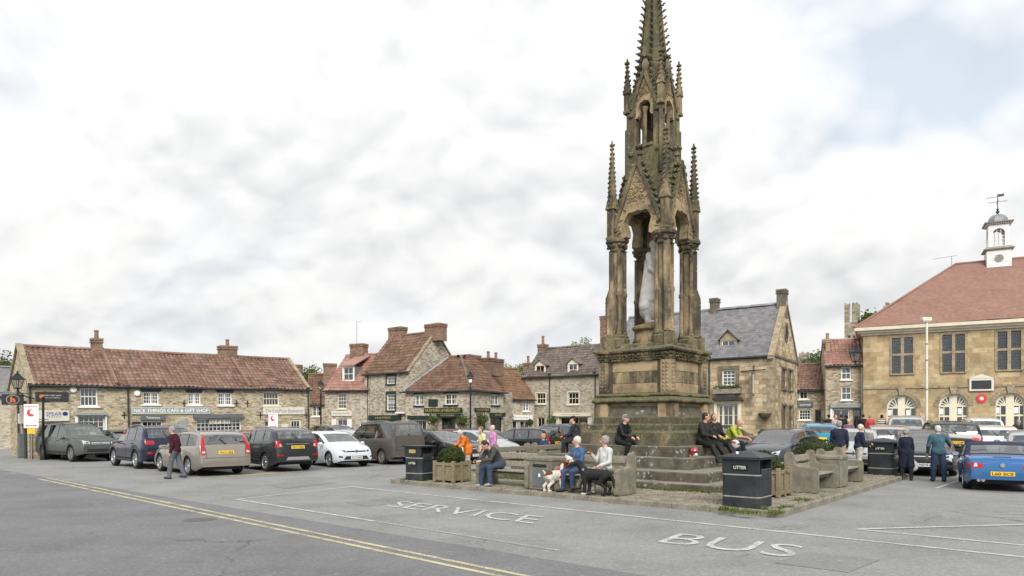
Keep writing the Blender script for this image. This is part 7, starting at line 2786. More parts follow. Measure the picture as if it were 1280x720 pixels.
pI = person('hiker in dark jacket and black cap facing away with a rucksack', ML(-1.92, -1.50, 1.14), 150, seat=0.0, lean=10, ht=1.72, legs=((84, 6, 80), (80, 8, 84)), arms=((24, 6, 50, 10), (24, 6, 50, 10)), head=(8, 20), top=C('dark_anorak', (.03, .035, .045)), bottom=C('dark_trousers', (.025, .025, .03)), shoes=M['boot'], hair=HB, cap=C('black_cap', (.015, .015, .016)))
person('blond haired person low behind the bench ends', ML(-4.62, .30, .12), HEAD_R + 180, seat=.44, ht=1.60, lean=6, legs=((84, 6, 84), (80, 6, 84)), top=C('blue_anorak', (.03, .045, .12)), bottom=denim, shoes=M['shoe'], hair=HBL, hair_style='full', h=.02)
person('dark haired motorcyclist in black and grey jacket on the right hand step', ML(1.86, -.36, 1.14), HEAD_R - 6, seat=0.0, lean=6, ht=1.82, legs=((76, 6, 40), (72, 8, 46)), arms=((26, 8, 52, 16), (22, 8, 56, 18)), head=(4, 30), top=C('grey_black_jacket', (.028, .027, .026)), bottom=black_, shoes=M['boot'], hair=HB, skin=1, build=1.14)
person('older bearded motorcyclist in black leathers leaning back on the step', ML(1.86, .52, 1.14), HEAD_R - 22, seat=0.0, lean=-6, ht=1.78, legs=((74, 8, 40), (72, 10, 48)), arms=((22, 8, 52, 20), (24, 8, 50, 14)), head=(0, -10), top=black_, bottom=black_, shoes=M['boot'], hair=HGB, skin=1, build=1.18)
person('bald man in yellow safety vest leaning forward on the step', ML(1.86, 1.36, 1.14), HEAD_R, seat=0.0, lean=36, ht=1.76, legs=((78, 8, 50), (76, 8, 52)), arms=((30, 4, 46, 12), (34, 6, 50, 10)), head=(20, -10), top=C('hi_vis_yellow', (.31, .37, .05)), bottom=C('black_jeans', (.02, .02, .022)), shoes=M['boot'], skin=1, bare=True, build=1.06)
person('grey haired man in navy jumper standing with his back turned by the turquoise car', GD(1049, 23.8), 62, ht=1.82, top=navy_, bottom=C('sand_trousers', (.33, .28, .20)), shoes=M['shoe'], hair=HG, build=1.15, arms=((4, 10, 14, 0), (4, 10, 20, 0)))
pO = person('white haired woman in navy cardigan and pale trousers with shoulder bag', ML(5.0, 4.55, .12), -8, ht=1.64, lean=4, top=navy_, bottom=C('pale_trousers', (.42, .39, .34)), shoes=M['shoe'], hair=HW, female=True, build=1.12, arms=((10, 8, 60, 10), (10, 8, 70, 20)))
pP = person('woman in long navy coat carrying a carrier bag beside the litter bin', GD(1133, 21.5), 74, ht=1.62, lean=4, top=C('navy_coat', (.014, .018, .032)), bottom=C('navy_trousers', (.016, .018, .026)), shoes=M['shoe'], hair=HG, hair_style='full', female=True, coat=.98, build=1.0, arms=((4, 8, 10, 0), (6, 12, 8, -4)))
person('white haired man in teal jumper and jeans with an arm on the black car', GG(1173, 602), 78, ht=1.72, lean=3, top=C('teal_wool', (.048, .10, .128)), bottom=C('dark_jeans', (.03, .045, .085)), shoes=M['shoe'], hair=HW, build=1.16, legs=((3, 5, 4), (-3, 5, 2)), arms=((6, 14, 30, 6), (48, 34, 10, -30)))
far = 'people outside the shops'
for px_, d_, hd_, tp_, bt_, hr_, lab in (
        (1088, 39.5, 80, C('red_shirt', (.40, .06, .06)), denim, HG, 'person in red shirt with back turned before the hall wall'),
        (1103, 39.0, 95, C('striped_shirt', (.10, .06, .09), pattern='stripe'), denim, HB, 'person in broad striped shirt before the hall wall'),
        (1079, 40.5, 70, C('black_top', (.02, .02, .022)), denim, HB, 'person in black beside the red shirt'),
        (1036, 39.5, 60, C('black_top', (.02, .02, .022)), C('black_jeans', (.02, .02, .022)), HB, 'person in black at the far left of the shop queue'),
        (1043, 38.5, -70, C('pale_pink', (.42, .32, .30)), beige, HGB, 'person in pale pink in the shop queue'),
        (1052, 40.0, 80, C('black_top', (.02, .02, .022)), denim, HB, 'dark haired person in black nearest the shop window'),
        (1061, 31.0, -120, C('mauve_print', (.16, .09, .13)), denim, HBL, 'woman in mauve print top behind the man in navy jumper')):
    person(lab, GD(px_, d_), hd_, ht=1.70, top=tp_, bottom=bt_, shoes=M['shoe'], hair=hr_, h=.024, legs=((8, 3, 6), (-6, 3, 6)), group=far)
person('person in dark jacket seated reading at the far right of the hall', GD(1271, 36.5), -110, seat=.62, ht=1.74, lean=16, legs=((82, 8, 84), (80, 8, 84)), arms=((30, 6, 60, 18), (30, 6, 60, 18)), head=(26, 0), top=C('dark_anorak', (.03, .035, .045)), bottom=C('dark_trousers', (.025, .025, .03)), shoes=M['shoe'], hair=HG, skin=1, h=.024)
st_ = empty('chair', GD(1271, 36.5), R(-110), 'dark metal chair under the seated reader by the hall', 'chair')
MB().bevbox(-.25, .25, -.24, .24, .55, .60, .01).build('seat', M['charcoal'], st_)
MB().bevbox(-.27, -.23, -.24, .24, .66, 1.05, .01).build('backrest', M['charcoal'], st_)
for a in (-.2, .2):
    for b in (-.22, .22):
        MB().tube([(a, b, 0), (a, b, .56)], .015, 6).build('leg', M['charcoal'], st_)

# ------------------------------------------------------------------ what they hold and wear
def stick(name, label, a, b, r, m, cat):
    o_ = MB().tube([a, b], r, 7)
    v = (b - a)
    o_.tube([b, b + Vector((.05, .02, .03)), b + Vector((.10, .03, .0))], r * 1.3, 6)
    return tag(o_.build(name, m), label, cat)


M['stick'] = plain('cane_wood', (.13, .065, .03), .5, .2, 10)
hB = pB[1][1]
stick('walking_stick', 'brown walking stick in the stooped woman\'s hand', Vector((hB.x + .02, hB.y - .08, 0)), hB, .011, M['stick'], 'stick')
hC = pC[1][0]
stick('walking_stick', 'slim dark walking stick held by the woman in yellow', Vector((hC.x - .10, hC.y - .05, 0)), hC, .010, M['shoe'], 'stick')
hE = (pE[1][0] + pE[1][1]) / 2
tag(MB().bevbox(-.04, .04, -.075, .075, -.006, .006, .003).build('phone', M['charcoal'], None, hE + Vector((-.03, -.06, .03)), (R(25), 0, R(HEAD_F))), 'dark phone in the hands of the man in jeans', 'phone')
hF = (pF[1][0] + pF[1][1]) / 2
pp = MB()
for k in range(4):
    pp.prism([(-.09 + .01 * k, -.07, .012 * k), (.09, -.06 + .01 * k, .012 * k + .01), (.08, .08, .012 * k), (-.10, .06, .012 * k + .015)], (0, 0, .004))
tag(pp.build('paper_wrapping', M['signwhite'], None, hF + Vector((-.03, -.04, .05)), (R(30), R(10), R(40))), 'crumpled white paper held by the woman in blue', 'paper')
hG = pG[1][1]
tag(MB().lathe([(.032, -.06), (.040, .05), (.041, .055), (.036, .05), (.03, -.05)], 14).build('drink_cup', M['stick'], None, hG + Vector((-.02, -.03, .05))), 'brown drink cup raised by the curly haired man', 'cup')
# shoulder strap of the woman in blue
st = MB().tube([pF[2] + Vector((.12, .06, -.24)), pF[2] + Vector((-.04, -.13, -.28)), pF[2] + Vector((-.10, -.16, -.42)), pF[2] + Vector((-.12, -.14, -.62))], .012, 5)
tag(st.build('bag_strap', C('tan_strap', (.22, .09, .05))), 'tan bag strap across the woman in blue', 'strap')
# rucksack
rk = empty('rucksack', pI[0].location, pI[0].rotation_euler.z, 'brown rucksack on the back of the hiker in black cap', 'rucksack')
tan = C('rucksack_canvas', (.12, .095, .06))
link('bag', sdf_mesh('bag', [('c', (-.24, 0, .08), (-.22, 0, .42), .15, .13, 0), ('e', (-.30, 0, .2), (.12, .15, .17), 0), ('e', (-.22, 0, .5), (.13, .15, .08), 0)], [tan], .02, .05), rk)
link('front_pocket', sdf_mesh('front_pocket', [('e', (-.40, 0, .15), (.06, .11, .12), 0)], [C('rucksack_dark', (.06, .05, .04))], .02, .03), rk)
for sg in (1, -1):
    MB().tube([(-.12, sg * .12, .46), (.02, sg * .14, .54), (.13, sg * .12, .38), (.06, sg * .15, .16), (-.14, sg * .14, .06)], .022, 6).build('strap', C('rucksack_dark', (.06, .05, .04)), rk)
# shoulder bag and carrier bag
tag(link('shoulder_bag', sdf_mesh('shoulder_bag', [('e', (0, 0, 0), (.15, .06, .12), 0), ('c', (-.12, 0, .06), (-.02, .06, .45), .01, .01, 0), ('c', (.12, 0, .06), (-.02, .06, .45), .01, .01, 0)], [M['shoe']], .014, .02), None, pO[0].location + Vector((.16, -.16, .12)), (0, 0, R(20))), 'black shoulder bag of the woman in navy cardigan', 'bag')
hP = pP[1][1]
tag(link('carrier_bag', sdf_mesh('carrier_bag', [('e', (0, 0, -.30), (.15, .07, .17), 0), ('c', (-.07, 0, -.18), (0, 0, -.01), .018, .012, 0), ('c', (.07, 0, -.18), (0, 0, -.01), .018, .012, 0)], [C('carrier_plastic', (.42, .40, .39), .2, .5)], .016, .03, rough=(.012, 34)), None, hP + Vector((0, 0, -.03)), (0, 0, R(-20))), 'crumpled pale carrier bag hanging from the woman in the navy coat', 'bag')
# crash helmets
def helmet(loc, rz, label, mats_):
    hm = empty('crash_helmet', loc, rz, label, 'helmet', 'motorcycle helmets on the steps')
    link('shell', sdf_mesh('shell', [('e', (0, 0, .15), (.145, .125, .145), 0), ('c', (.07, 0, .06), (.12, 0, .07), .075, .05, 1), ('c', (-.05, .04, .05), (-.05, -.04, .05), .08, .08, 1), ('c', (.02, .10, .20), (-.10, .07, .22), .035, .03, 2), ('c', (.02, -.10, .20), (-.10, -.07, .22), .035, .03, 2)], mats_, .013, .03), hm)
    link('visor', sdf_mesh('visor', [('e', (.055, 0, .155), (.100, .108, .055), 0)], [M['trim']], .012, .01), hm)
gloss = lambda n_, c_: plain(n_, c_, .2, .1, 8, spec=.6, coat=.6)
M['h_red'], M['h_white'], M['h_dark'] = gloss('helmet_red', (.34, .03, .04)), gloss('helmet_white', (.5, .48, .47)), gloss('helmet_dark', (.05, .045, .06))
helmet(ML(2.08, -1.42, .83), R(-75), 'red and white crash helmet on the step left of the seated motorcyclists', [M['h_red'], M['h_white'], M['h_dark']])
helmet(ML(2.36, .86, 1.0), R(-30), 'grey and white patterned helmet on the bearded motorcyclist\'s knees', [M['h_white'], M['h_dark'], M['h_red']])


# ------------------------------------------------------------------ dogs
def dog(name, label, loc, rz, prims, mats_, h=.012):
    return tag(link(name, sdf_mesh(name, prims, mats_, h, .03, rough=(.006, 70)), None, loc, (0, 0, rz)), label, 'dog')


furw, furb = plain('white_fur', (.52, .47, .40), .9, .2, 30), plain('liver_fur', (.10, .045, .025), .9, .3, 30)
furk, hred = plain('black_fur', (.012, .012, .012), .75, .4, 30), plain('red_harness', (.34, .02, .02), .7, .1, 10)
W_, L_, H_ = 0, 1, 2
dp = [('c', (-.20, 0, .40), (-.02, 0, .40), .105, .11, W_), ('c', (-.02, 0, .40), (.17, 0, .42), .115, .12, W_), ('e', (-.20, 0, .45), (.12, .10, .085), L_), ('e', (-.02, .0, .335), (.2, .09, .09), W_),
      ('c', (.20, 0, .47), (.31, 0, .63), .088, .07, W_), ('e', (.35, 0, .70), (.085, .072, .068), L_), ('c', (.39, 0, .72), (.47, 0, .77), .048, .034, W_), ('e', (.50, 0, .785), (.018, .018, .015), L_),
      ('c', (.31, .07, .72), (.25, .10, .57), .034, .03, L_), ('c', (.31, -.07, .72), (.25, -.10, .57), .034, .03, L_),
      ('c', (.10, .125, .38), (.10, -.125, .38), .03, .03, H_), ('c', (.09, 0, .50), (.13, 0, .53), .05, .05, H_), ('c', (.24, .07, .46), (.24, -.07, .46), .05, .05, H_),
      ('c', (-.30, 0, .46), (-.36, .01, .53), .028, .02, W_)]
for sg in (1, -1):
    dp += [('c', (.15, sg * .075, .34), (.14, sg * .08, .20), .052, .036, W_), ('c', (.14, sg * .08, .20), (.15, sg * .08, .05), .034, .028, W_), ('c', (.14, sg * .08, .035), (.19, sg * .08, .03), .034, .03, W_),
           ('c', (-.20, sg * .07, .36), (-.14, sg * .085, .25), .075, .05, W_), ('c', (-.14, sg * .085, .25), (-.27, sg * .085, .15), .045, .032, W_), ('c', (-.27, sg * .085, .15), (-.25, sg * .085, .04), .03, .028, W_), ('c', (-.25, sg * .085, .035), (-.20, sg * .085, .03), .034, .03, W_)]
dog('spaniel', 'liver and white spaniel in red harness looking up at the seated woman', G(693, 614.5, .118), R(38), dp, [furw, furb, hred])
K_ = 0
db = [('c', (-.24, 0, .50), (.0, 0, .49), .115, .12, K_), ('c', (.0, 0, .49), (.22, 0, .50), .13, .135, K_), ('e', (.20, 0, .44), (.13, .11, .13), K_), ('c', (.27, 0, .56), (.38, 0, .70), .095, .075, K_),
      ('e', (.42, 0, .75), (.095, .08, .075), K_), ('c', (.47, 0, .735), (.57, 0, .70), .05, .04, K_), ('c', (.39, .075, .78), (.36, .10, .68), .03, .022, K_), ('c', (.39, -.075, .78), (.36, -.10, .68), .03, .022, K_),
      ('c', (-.34, 0, .52), (-.44, 0, .36), .045, .035, K_), ('c', (-.44, 0, .36), (-.45, .02, .20), .035, .02, K_), ('c', (.27, .09, .60), (.30, -.09, .60), .02, .02, 1)]
for sg, fx in ((1, .04), (-1, -.03)):
    db += [('c', (.20 + fx, sg * .085, .42), (.19 + fx, sg * .09, .25), .06, .04, K_), ('c', (.19 + fx, sg * .09, .25), (.20 + fx, sg * .09, .05), .037, .03, K_), ('c', (.20 + fx, sg * .09, .03), (.25 + fx, sg * .09, .028), .035, .03, 2),
           ('c', (-.24, sg * .08, .46), (-.16 + fx, sg * .095, .30), .09, .055, K_), ('c', (-.16 + fx, sg * .095, .30), (-.31 + fx, sg * .095, .18), .05, .034, K_), ('c', (-.31 + fx, sg * .095, .18), (-.28 + fx, sg * .095, .04), .032, .03, K_), ('c', (-.28 + fx, sg * .095, .03), (-.22 + fx, sg * .095, .03), .036, .03, K_)]
dog('black_dog', 'black long legged dog with pale front paws standing before the bench', G(744, 619, .12), R(160), db, [furk, M['greyband'], furw])
la = G(693, 614.5, .118) + Vector((.10, .08, .52))
ld = MB().tube([la, la.lerp(hF, .5) + Vector((0, 0, -.10)), hF], .009, 5)
tag(ld.build('dog_lead', hred), 'red lead from the spaniel to the woman in blue', 'lead')
# ------------------------------------------------------------------ benches, bins, planters
def bench_end_mesh():
    """concrete end panel: tall rounded back post, swept arm, straight front; x = depth (0 back, .80 front)"""
    prof = [(0, 0), (.78, 0), (.80, .04), (.80, .55), (.77, .60), (.70, .615), (.36, .63), (.27, .67), (.235, .75), (.225, .86), (.215, .92), (.17, .975), (.10, .99), (.04, .97), (.005, .91), (0, .84)]
    m_ = MB().prism([(a, -.075, b) for a, b in prof], (0, .15, 0))
    m_.box(.30, .62, -.079, .079, .20, .215)
    me = m_.mesh('bench_end', M['bench'])
    bm = bmesh.new()
    bm.from_mesh(me)
    bmesh.ops.bevel(bm, geom=[e for e in bm.edges if len(e.link_faces) == 2 and e.calc_face_angle(0) > 1.0 and abs(e.verts[0].co.y) > .07], offset=.016, segments=2, affect='EDGES')
    bm.to_mesh(me)
    bm.free()
    return me


BE = bench_end_mesh()
slat_cache = {}


def bench(label, p0, ang, L):
    """p0: back corner of the first end; local x = seating direction, y along the bench"""
    r = empty('stone_bench', p0, ang, label, 'bench', 'concrete and timber benches round the monument')
    for y in (0, L):
        link('bench_end', BE, r, (0, y, 0))
    def plank(nm, x0, x1, z0, z1, M_=None):
        key = (nm, round(L, 2), x0, z0)
        if key not in slat_cache:
            slat_cache[key] = MB().bevbox(x0, x1, .07, L - .07, z0, z1, .012, M=M_).mesh(nm, M['timber'])
        link(nm, slat_cache[key], r)
    for k in range(3):
        plank('seat_plank', .22 + k * .17, .375 + k * .17, .40, .45)
    tl = Matrix.Translation((.13, 0, .5)) @ Matrix.Rotation(R(-8), 4, 'Y') @ Matrix.Translation((-.13, 0, -.5))
    plank('back_plank', .10, .15, .50, .66, tl)
    plank('back_plank', .10, .15, .72, .89, tl)
    MB().box(.2, .62, .05, L - .05, .32, .37).build('rail', M['bench'], r)
    return r


def block(label, p, ang, sx, sy, door=True):
    r = empty('stone_bin_housing', p, ang, label, 'litter bin')
    b = MB().bevbox(-sx / 2, sx / 2, -sy / 2, sy / 2, 0, .80, .03)
    b.bevbox(-sx / 2 - .02, sx / 2 + .02, -sy / 2 - .02, sy / 2 + .02, .72, .84, .03)
    b.build('housing', M['bench'], r)
    if door:
        MB().bevbox(sx / 2 - .01, sx / 2 + .015, -sy * .30, sy * .30, .08, .56, .006).build('door', M['slategrey'], r)
        MB().box(sx / 2 - .01, sx / 2 + .008, -sy * .30, sy * .30, .58, .66).build('slot', M['dark'], r)
        MB().box(sx / 2 + .014, sx / 2 + .018, -.03, .03, .34, .42).build('door_notice', M['signwhite'], r)
    return r


AF, AR, AL_ = MA - math.pi / 2, MA, MA + math.pi
bench('front bench on the left where the man in jeans sits', ML(-2.05, -5.28, .115), AF, 1.72)
bench('front bench on the right with the woman in blue', ML(.62, -5.28, .115), AF, 1.74)
block('square concrete bin housing with grey steel door between the front benches', ML(.14, -5.72, .115), AF, .80, .72)
bench('bench on the right kerb nearest the camera', ML(4.95, -2.38, .115), AR, 1.66)
block('plain concrete block between the two right hand benches', ML(5.36, -.28, .115), AR, .86, .62, False)
bench('farther bench on the right kerb', ML(4.95, .18, .115), AR, 1.66)
bench('bench on the far left edge of the island facing away', ML(-4.30, -1.0, .115), AL_, 1.7)
bench('second bench on the far left edge behind the first', ML(-4.30, 1.1, .115), AL_, 1.7)


def litter_bin(label, p, ang, s=.36, hgt=1.05, pyramid=True, gold=False):
    r = empty('litter_bin', p, ang, label, 'litter bin', 'black plastic litter bins on the island')
    c = .07                                            # chamfered corners
    oct_ = [(-s + c, -s), (s - c, -s), (s, -s + c), (s, s - c), (s - c, s), (-s + c, s), (-s, s - c), (-s, -s + c)]
    b = MB()
    zo = hgt * .70
    b.prism([(x, y, 0) for x, y in oct_], (0, 0, zo))
    b.prism([(x * .97, y * .97, zo) for x, y in oct_], (0, 0, .02))
    # upper part is open on two sides: corner posts and solid front/back panels
    for sy in (-1, 1):
        y0, y1 = sorted((sy * s * .97, sy * s * .80))
        b.box(-s * .97, s * .97, y0, y1, zo + .02, hgt)
    b.build('body', M['binblack'], r)
    MB().box(-s * .55, s * .55, -s * .78, s * .78, zo + .02, hgt - .02).build('inner_bin', M['dark'], r)
    for sx in (-1, 1):
        x0, x1 = sorted((sx * s * .95, sx * s * 1.04))
        MB().bevbox(x0, x1, -s * .72, s * .72, zo - .12, zo + .10, .02).build('chute_lip', M['binblack'], r)
    lid = MB()
    e = s * 1.12
    ring = [(-e, -e), (e, -e), (e, e), (-e, e)]
    lid.prism([(x, y, hgt) for x, y in ring], (0, 0, .045))
    if pyramid:
        lid.grid([[(x, y, hgt + .046) for x, y in ring], [(x * .30, y * .30, hgt + .15) for x, y in ring], [(0, 0, hgt + .16)] * 4], True)
    lid.build('lid', M['binblack'], r)
    for z in (hgt * .20, hgt * .66):
        bd = MB()
        k = 1.018
        rows = [[(x * k, y * k, z) for x, y in oct_], [(x * k * 1.008, y * k * 1.008, z + .012) for x, y in oct_], [(x * k, y * k, z + .028) for x, y in oct_]]
        bd.grid(rows, True)
        bd.build('band', M['greyband'], r)
    for k in range(2):
        X = Matrix.Rotation(k * math.pi, 4, 'Z')
        zc = hgt * .83 if pyramid else hgt * .52
        y_ = s * .97 if pyramid else s
        pl_ = MB().bevbox(-.17, .17, -y_ - .014, -y_ + .01, zc - .06, zc + .06, .006, M=X).build('name_panel', M['black'], r)
        T_ = X @ Matrix(((1, 0, 0, 0), (0, 0, -1, -y_ - .018), (0, 1, 0, zc), (0, 0, 0, 1)))
        lettering('lettering', 'LITTER', .26, .065, M['offwhite'], pl_, T_, bold=.015)
    if gold:
        for k, w_ in ((0, .24), (1, .2)):
            X = Matrix.Rotation(-math.pi / 2 * k, 4, 'Z')
            MB().box(-w_ / 2, w_ / 2, -s - .012, -s + .002, hgt * .82, hgt * .93, M=X).build('gold_crest', M['gold'], r)
    return r


b1 = litter_bin('large black litter bin with pitched lid at the near corner of the kerb', ML(5.33, -5.78, .115), MA, .39, .97)
MB().bevbox(-.10, .08, -.06, .06, 0, .012, .003).build('stuck_paper', M['signwhite'], b1, (-.06, -.17, 1.085), (R(18), 0, R(30)))
litter_bin('black litter bin with pitched lid at the far right corner by the navy coat', ML(5.55, 5.25, .115), MA, .38, 1.04)
litter_bin('flat topped black litter bin at the left end of the island', ML(-4.55, -5.95, .115), MA + R(8), .32, .98, False, True)


def leaf_ball(name, c, r, n, m, parent, leaf=.03, seed=1, squash=1.0, shell=.55, lumps=0):
    """box shrub: leaves spread through the outer crown"""
    q = random.Random(seed)
    mb = MB()
    lp = [(Vector((q.gauss(0, 1), q.gauss(0, 1), q.gauss(0, 1))).normalized(), q.uniform(-.16, .22)) for _ in range(30)]
    for _ in range(n):
        d = Vector((q.gauss(0, 1), q.gauss(0, 1), q.gauss(0, 1))).normalized()
        k = 1 + sum(a * max(0, d.dot(v)) ** 6 for v, a in lp)
        p = Vector(c) + Vector((d.x * r, d.y * r, d.z * r * squash)) * k * (1 - shell * q.random() ** 2)
        a = Vector((q.gauss(0, 1), q.gauss(0, 1), q.gauss(0, 1))).normalized()
        b = a.cross(d + Vector((.01, .02, .03))).normalized()
        s_ = leaf * q.uniform(.7, 1.3)
        mb.poly([p - a * s_, p - b * s_ * .5 + d * s_ * .3, p + a * s_, p + b * s_ * .5 + d * s_ * .3])
    return mb.build(name, m, parent)


def planter(label, p, ang, s=.44, hgt=.56, shrub=.44, sh_z=.25, seed=1):
    r = empty('timber_planter', p, ang, label, 'planter', 'timber planters with box shrubs')
    for sx in (-1, 1):
        for sy in (-1, 1):
            MB().bevbox(sx * s - .05, sx * s + .05, sy * s - .05, sy * s + .05, .0, hgt + .05, .012).build('corner_post', M['planter'], r)
    n = 5
    for k in range(4):
        X = Matrix.Rotation(k * math.pi / 2, 4, 'Z')
        w_ = (2 * s - .1) / n
        for i in range(n):
            x0 = -s + .05 + i * w_
            MB().bevbox(x0 + .003, x0 + w_ - .003, -s - .005 + rnd.uniform(-.004, .004), -s + .03, .08, hgt - .05, .006, M=X).build('board', M['planter'], r)
        for z0, z1 in ((.05, .14), (hgt - .09, hgt)):
            MB().bevbox(-s + .05, s - .05, -s - .035, -s - .004, z0, z1, .008, M=X).build('rail', M['planter'], r)
        MB().bevbox(-.05, .05, -s - .04, -s - .006, .0, hgt + .03, .008, M=X).build('centre_post', M['planter'], r)
    MB().box(-s + .03, s - .03, -s + .03, s - .03, .1, hgt - .06).build('soil', M['earth'], r)
    sh = MB().lathe([(.05, hgt - .1), (shrub * .55, hgt), (shrub * .70, hgt + shrub * .4), (shrub * .55, hgt + shrub * .8), (.05, hgt + shrub)], 10).build('shrub_heart', M['hill'] if False else M['bark'], r)
    leaf_ball('shrub', (0, 0, hgt + sh_z), shrub, 4200, M['boxleaf'], r, .034, seed, .82, .7)
    return r


planter('timber planter with round box shrub beside the left bin', ML(-3.40, -5.72, .115), MA + R(4), .35, .56, .36, .16, 3)
planter('timber planter with clipped shrub hidden behind the near litter bin', ML(4.95, -3.55, .115), MA, .38, .62, .32, .04, 5)
planter('timber planter with spreading shrub behind the right hand benches', ML(4.40, 2.2, .115), MA, .45, .60, .52, .16, 7)
planter('timber planter with low hedge behind the motorcyclists', ML(4.25, -2.0, .115), MA, .36, .60, .34, .08, 9)

# ------------------------------------------------------------------ lamps and posts
M['lampglass'] = glass('lantern_glass', (.75, .78, .78))


def lantern(parent, p, s=1.0):
    """four sided street lantern, base at p"""
    X = Matrix.Translation(p) @ Matrix.Scale(s, 4)
    f = MB()
    for sx in (-1, 1):
        for sy in (-1, 1):
            f.tube([X @ Vector((sx * .11, sy * .11, .08)), X @ Vector((sx * .2, sy * .2, .52))], .014 * s, 5)
    f.box(-.13, .13, -.13, .13, .04, .09, M=X)
    f.lathe([(.04, -.04), (.06, .04)], 8, M=X)
    f.grid([[X @ Vector((sx * a, sy * a, z)) for sx, sy in ((-1, -1), (1, -1), (1, 1), (-1, 1))] for a, z in ((.23, .51), (.24, .54), (.10, .74), (.10, .78), (.04, .82), (.03, .92), (.005, .97))], True)
    f.build('lantern_frame', M['black'], parent)
    g = MB()
    g.grid([[X @ Vector((sx * a, sy * a, z)) for sx, sy in ((-1, -1), (1, -1), (1, 1), (-1, 1))] for a, z in ((.11, .09), (.195, .51))], True)
    g.build('lantern_glass', M['lampglass'], parent)


def lamp_post(label, p, hgt, s=1.0, m='black'):
    r = empty('street_lamp', p, 0, label, 'street lamp')
    MB().lathe([(.14, 0), (.14, .5), (.10, .56), (.085, .62), (.06, 1.1), (.05, hgt - .3), (.07, hgt - .28), (.07, hgt - .22), (.04, hgt - .18), (.035, hgt)], 12).build('column', M[m], r, smooth=40)
    MB().tube([(-.3, 0, hgt - .45), (.3, 0, hgt - .45)], .018, 6).build('ladder_bar', M[m], r)
    lantern(r, (0, 0, hgt), s)
    return r


lamp_post('black lamp post standing before the corner shop', XY(588, 42.5), 4.2, .9)
lamp_post('thin black lamp post with lantern by the red roofed shop', XY(401, 44.5), 3.9, .75)
wl = empty('wall_lantern', (0, 0, 0), 0, 'black wall lantern bracketed from the town hall corner', 'lamp')
pw_ = P(1069, 453, 42.6)
MB().tube([pw_ + Vector((.75, .5, -.25)), pw_ + Vector((.35, .2, -.3)), pw_ + Vector((0, 0, -.05))], .03, 6).tube([pw_ + Vector((.75, .5, .05)), pw_ + Vector((.2, .1, -.12))], .02, 6).build('bracket', M['black'], wl)
lantern(wl, pw_, 1.15)
wl2 = empty('wall_lantern', (0, 0, 0), 0, 'black wall lantern on the left gable above the hanging sign', 'lamp')
pw_ = P(22, 487, 33.2)
MB().tube([pw_ + Vector((.60, .35, -.45)), pw_ + Vector((.25, .1, -.3)), pw_ + Vector((0, 0, -.05))], .03, 6).build('bracket', M['black'], wl2)
lantern(wl2, pw_, .95)
# column by the travel shop, notices on posts
cp_ = empty('iron_post', GG(54, 575), 0, 'black iron post on the pavement before the travel shop', 'post')
MB().lathe([(.13, 0), (.13, .35), (.09, .42), (.06, .6), (.05, 2.9), (.08, 2.93), (.08, 3.0), (.03, 3.05)], 12).build('shaft', M['black'], cp_, smooth=40)
MB().tube([(-.25, 0, 1.95), (.25, 0, 1.95)], .02, 6).build('crossbar', M['black'], cp_)


def notice(label, p, w_, h0, h1, rz, yellow=False):
    r = empty('event_sign', p, rz, label, 'sign', 'white and red notices on posts')
    MB().tube([(0, .03, 0), (0, .03, h1)], .03, 8).build('post', M['greyband'], r)
    b = MB().bevbox(-w_ / 2, w_ / 2, -.012, .012, h0, h1, .004).build('board', M['signwhite'], r)
    T_ = Matrix(((1, 0, 0, 0), (0, 0, -1, -.016), (0, 1, 0, 0), (0, 0, 0, 1)))
    hh = h1 - h0
    lettering('lettering', 'Explore', w_ * .78, hh * .11, M['signred'], b, T_ @ Matrix.Translation((0, h1 - hh * .10, 0)), bold=.02)
    crescent = []
    for i in range(13):
        a = R(60 + i * 20)
        crescent.append(T_ @ Vector((.30 * w_ * math.cos(a), h0 + hh * .64 + .30 * w_ * math.sin(a), 0)))
    for i in range(13):
        a = R(300 - i * 20)
        crescent.append(T_ @ Vector((.10 * w_ + .20 * w_ * math.cos(a), h0 + hh * .68 + .20 * w_ * math.sin(a), 0)))
    MB().prism(crescent, (0, -.004, 0)).build('crescent', M['signred'], b)
    z = h0 + hh * .10
    MB().prism([T_ @ Vector(q) for q in ((-.40 * w_, z, 0), (-.28 * w_, z - .05, 0), (-.28 * w_, z - .02, 0), (.28 * w_, z - .02, 0), (.28 * w_, z - .05, 0), (.40 * w_, z, 0), (.28 * w_, z + .05, 0), (.28 * w_, z + .02, 0), (-.28 * w_, z + .02, 0), (-.28 * w_, z + .05, 0))], (0, -.004, 0)).build('arrow', M['signred'], b)
    if yellow:
        y_ = MB().bevbox(-.15, .15, -.014, .010, h0 - .27, h0 - .02, .004).build('yellow_plate', M['signyellow'], r)
    return r


notice('white notice with red crescent and yellow plate at the left street corner', GG(39, 576.5), .58, 1.55, 2.66, R(24), True)
notice('white notice with red crescent above the grey crossover', XY(341.5, 31.0), .40, 1.55, 2.25, R(10))
bx_ = empty('junction_box', hl.A + Vector((-1.05, 1.1, 0)), hl.ang, 'grey metal cabinet against the gable end', 'cabinet')
MB().bevbox(-.3, .3, -.2, .2, 0, 1.25, .02).build('cabinet_body', M['slategrey'], bx_)
MB().bevbox(-.27, .27, -.215, -.2, .08, 1.15, .006).build('cabinet_door', M['slategrey'], bx_)
fl = empty('floodlight_mast', GD(1158.5, 37.5), 0, 'tall white mast with floodlight in front of the town hall', 'mast')
MB().lathe([(.11, 0), (.11, 1.2), (.065, 1.25), (.055, 6.8), (.04, 6.9)], 12).build('mast', M['offwhite'], fl, smooth=40)
MB().bevbox(-.30, .22, -.14, .14, 6.86, 7.08, .03).build('lamp_head', M['offwhite'], fl)
MB().bevbox(-.26, .18, -.12, .12, 6.84, 6.862, .003).build('lamp_lens', M['clearlamp'], fl)
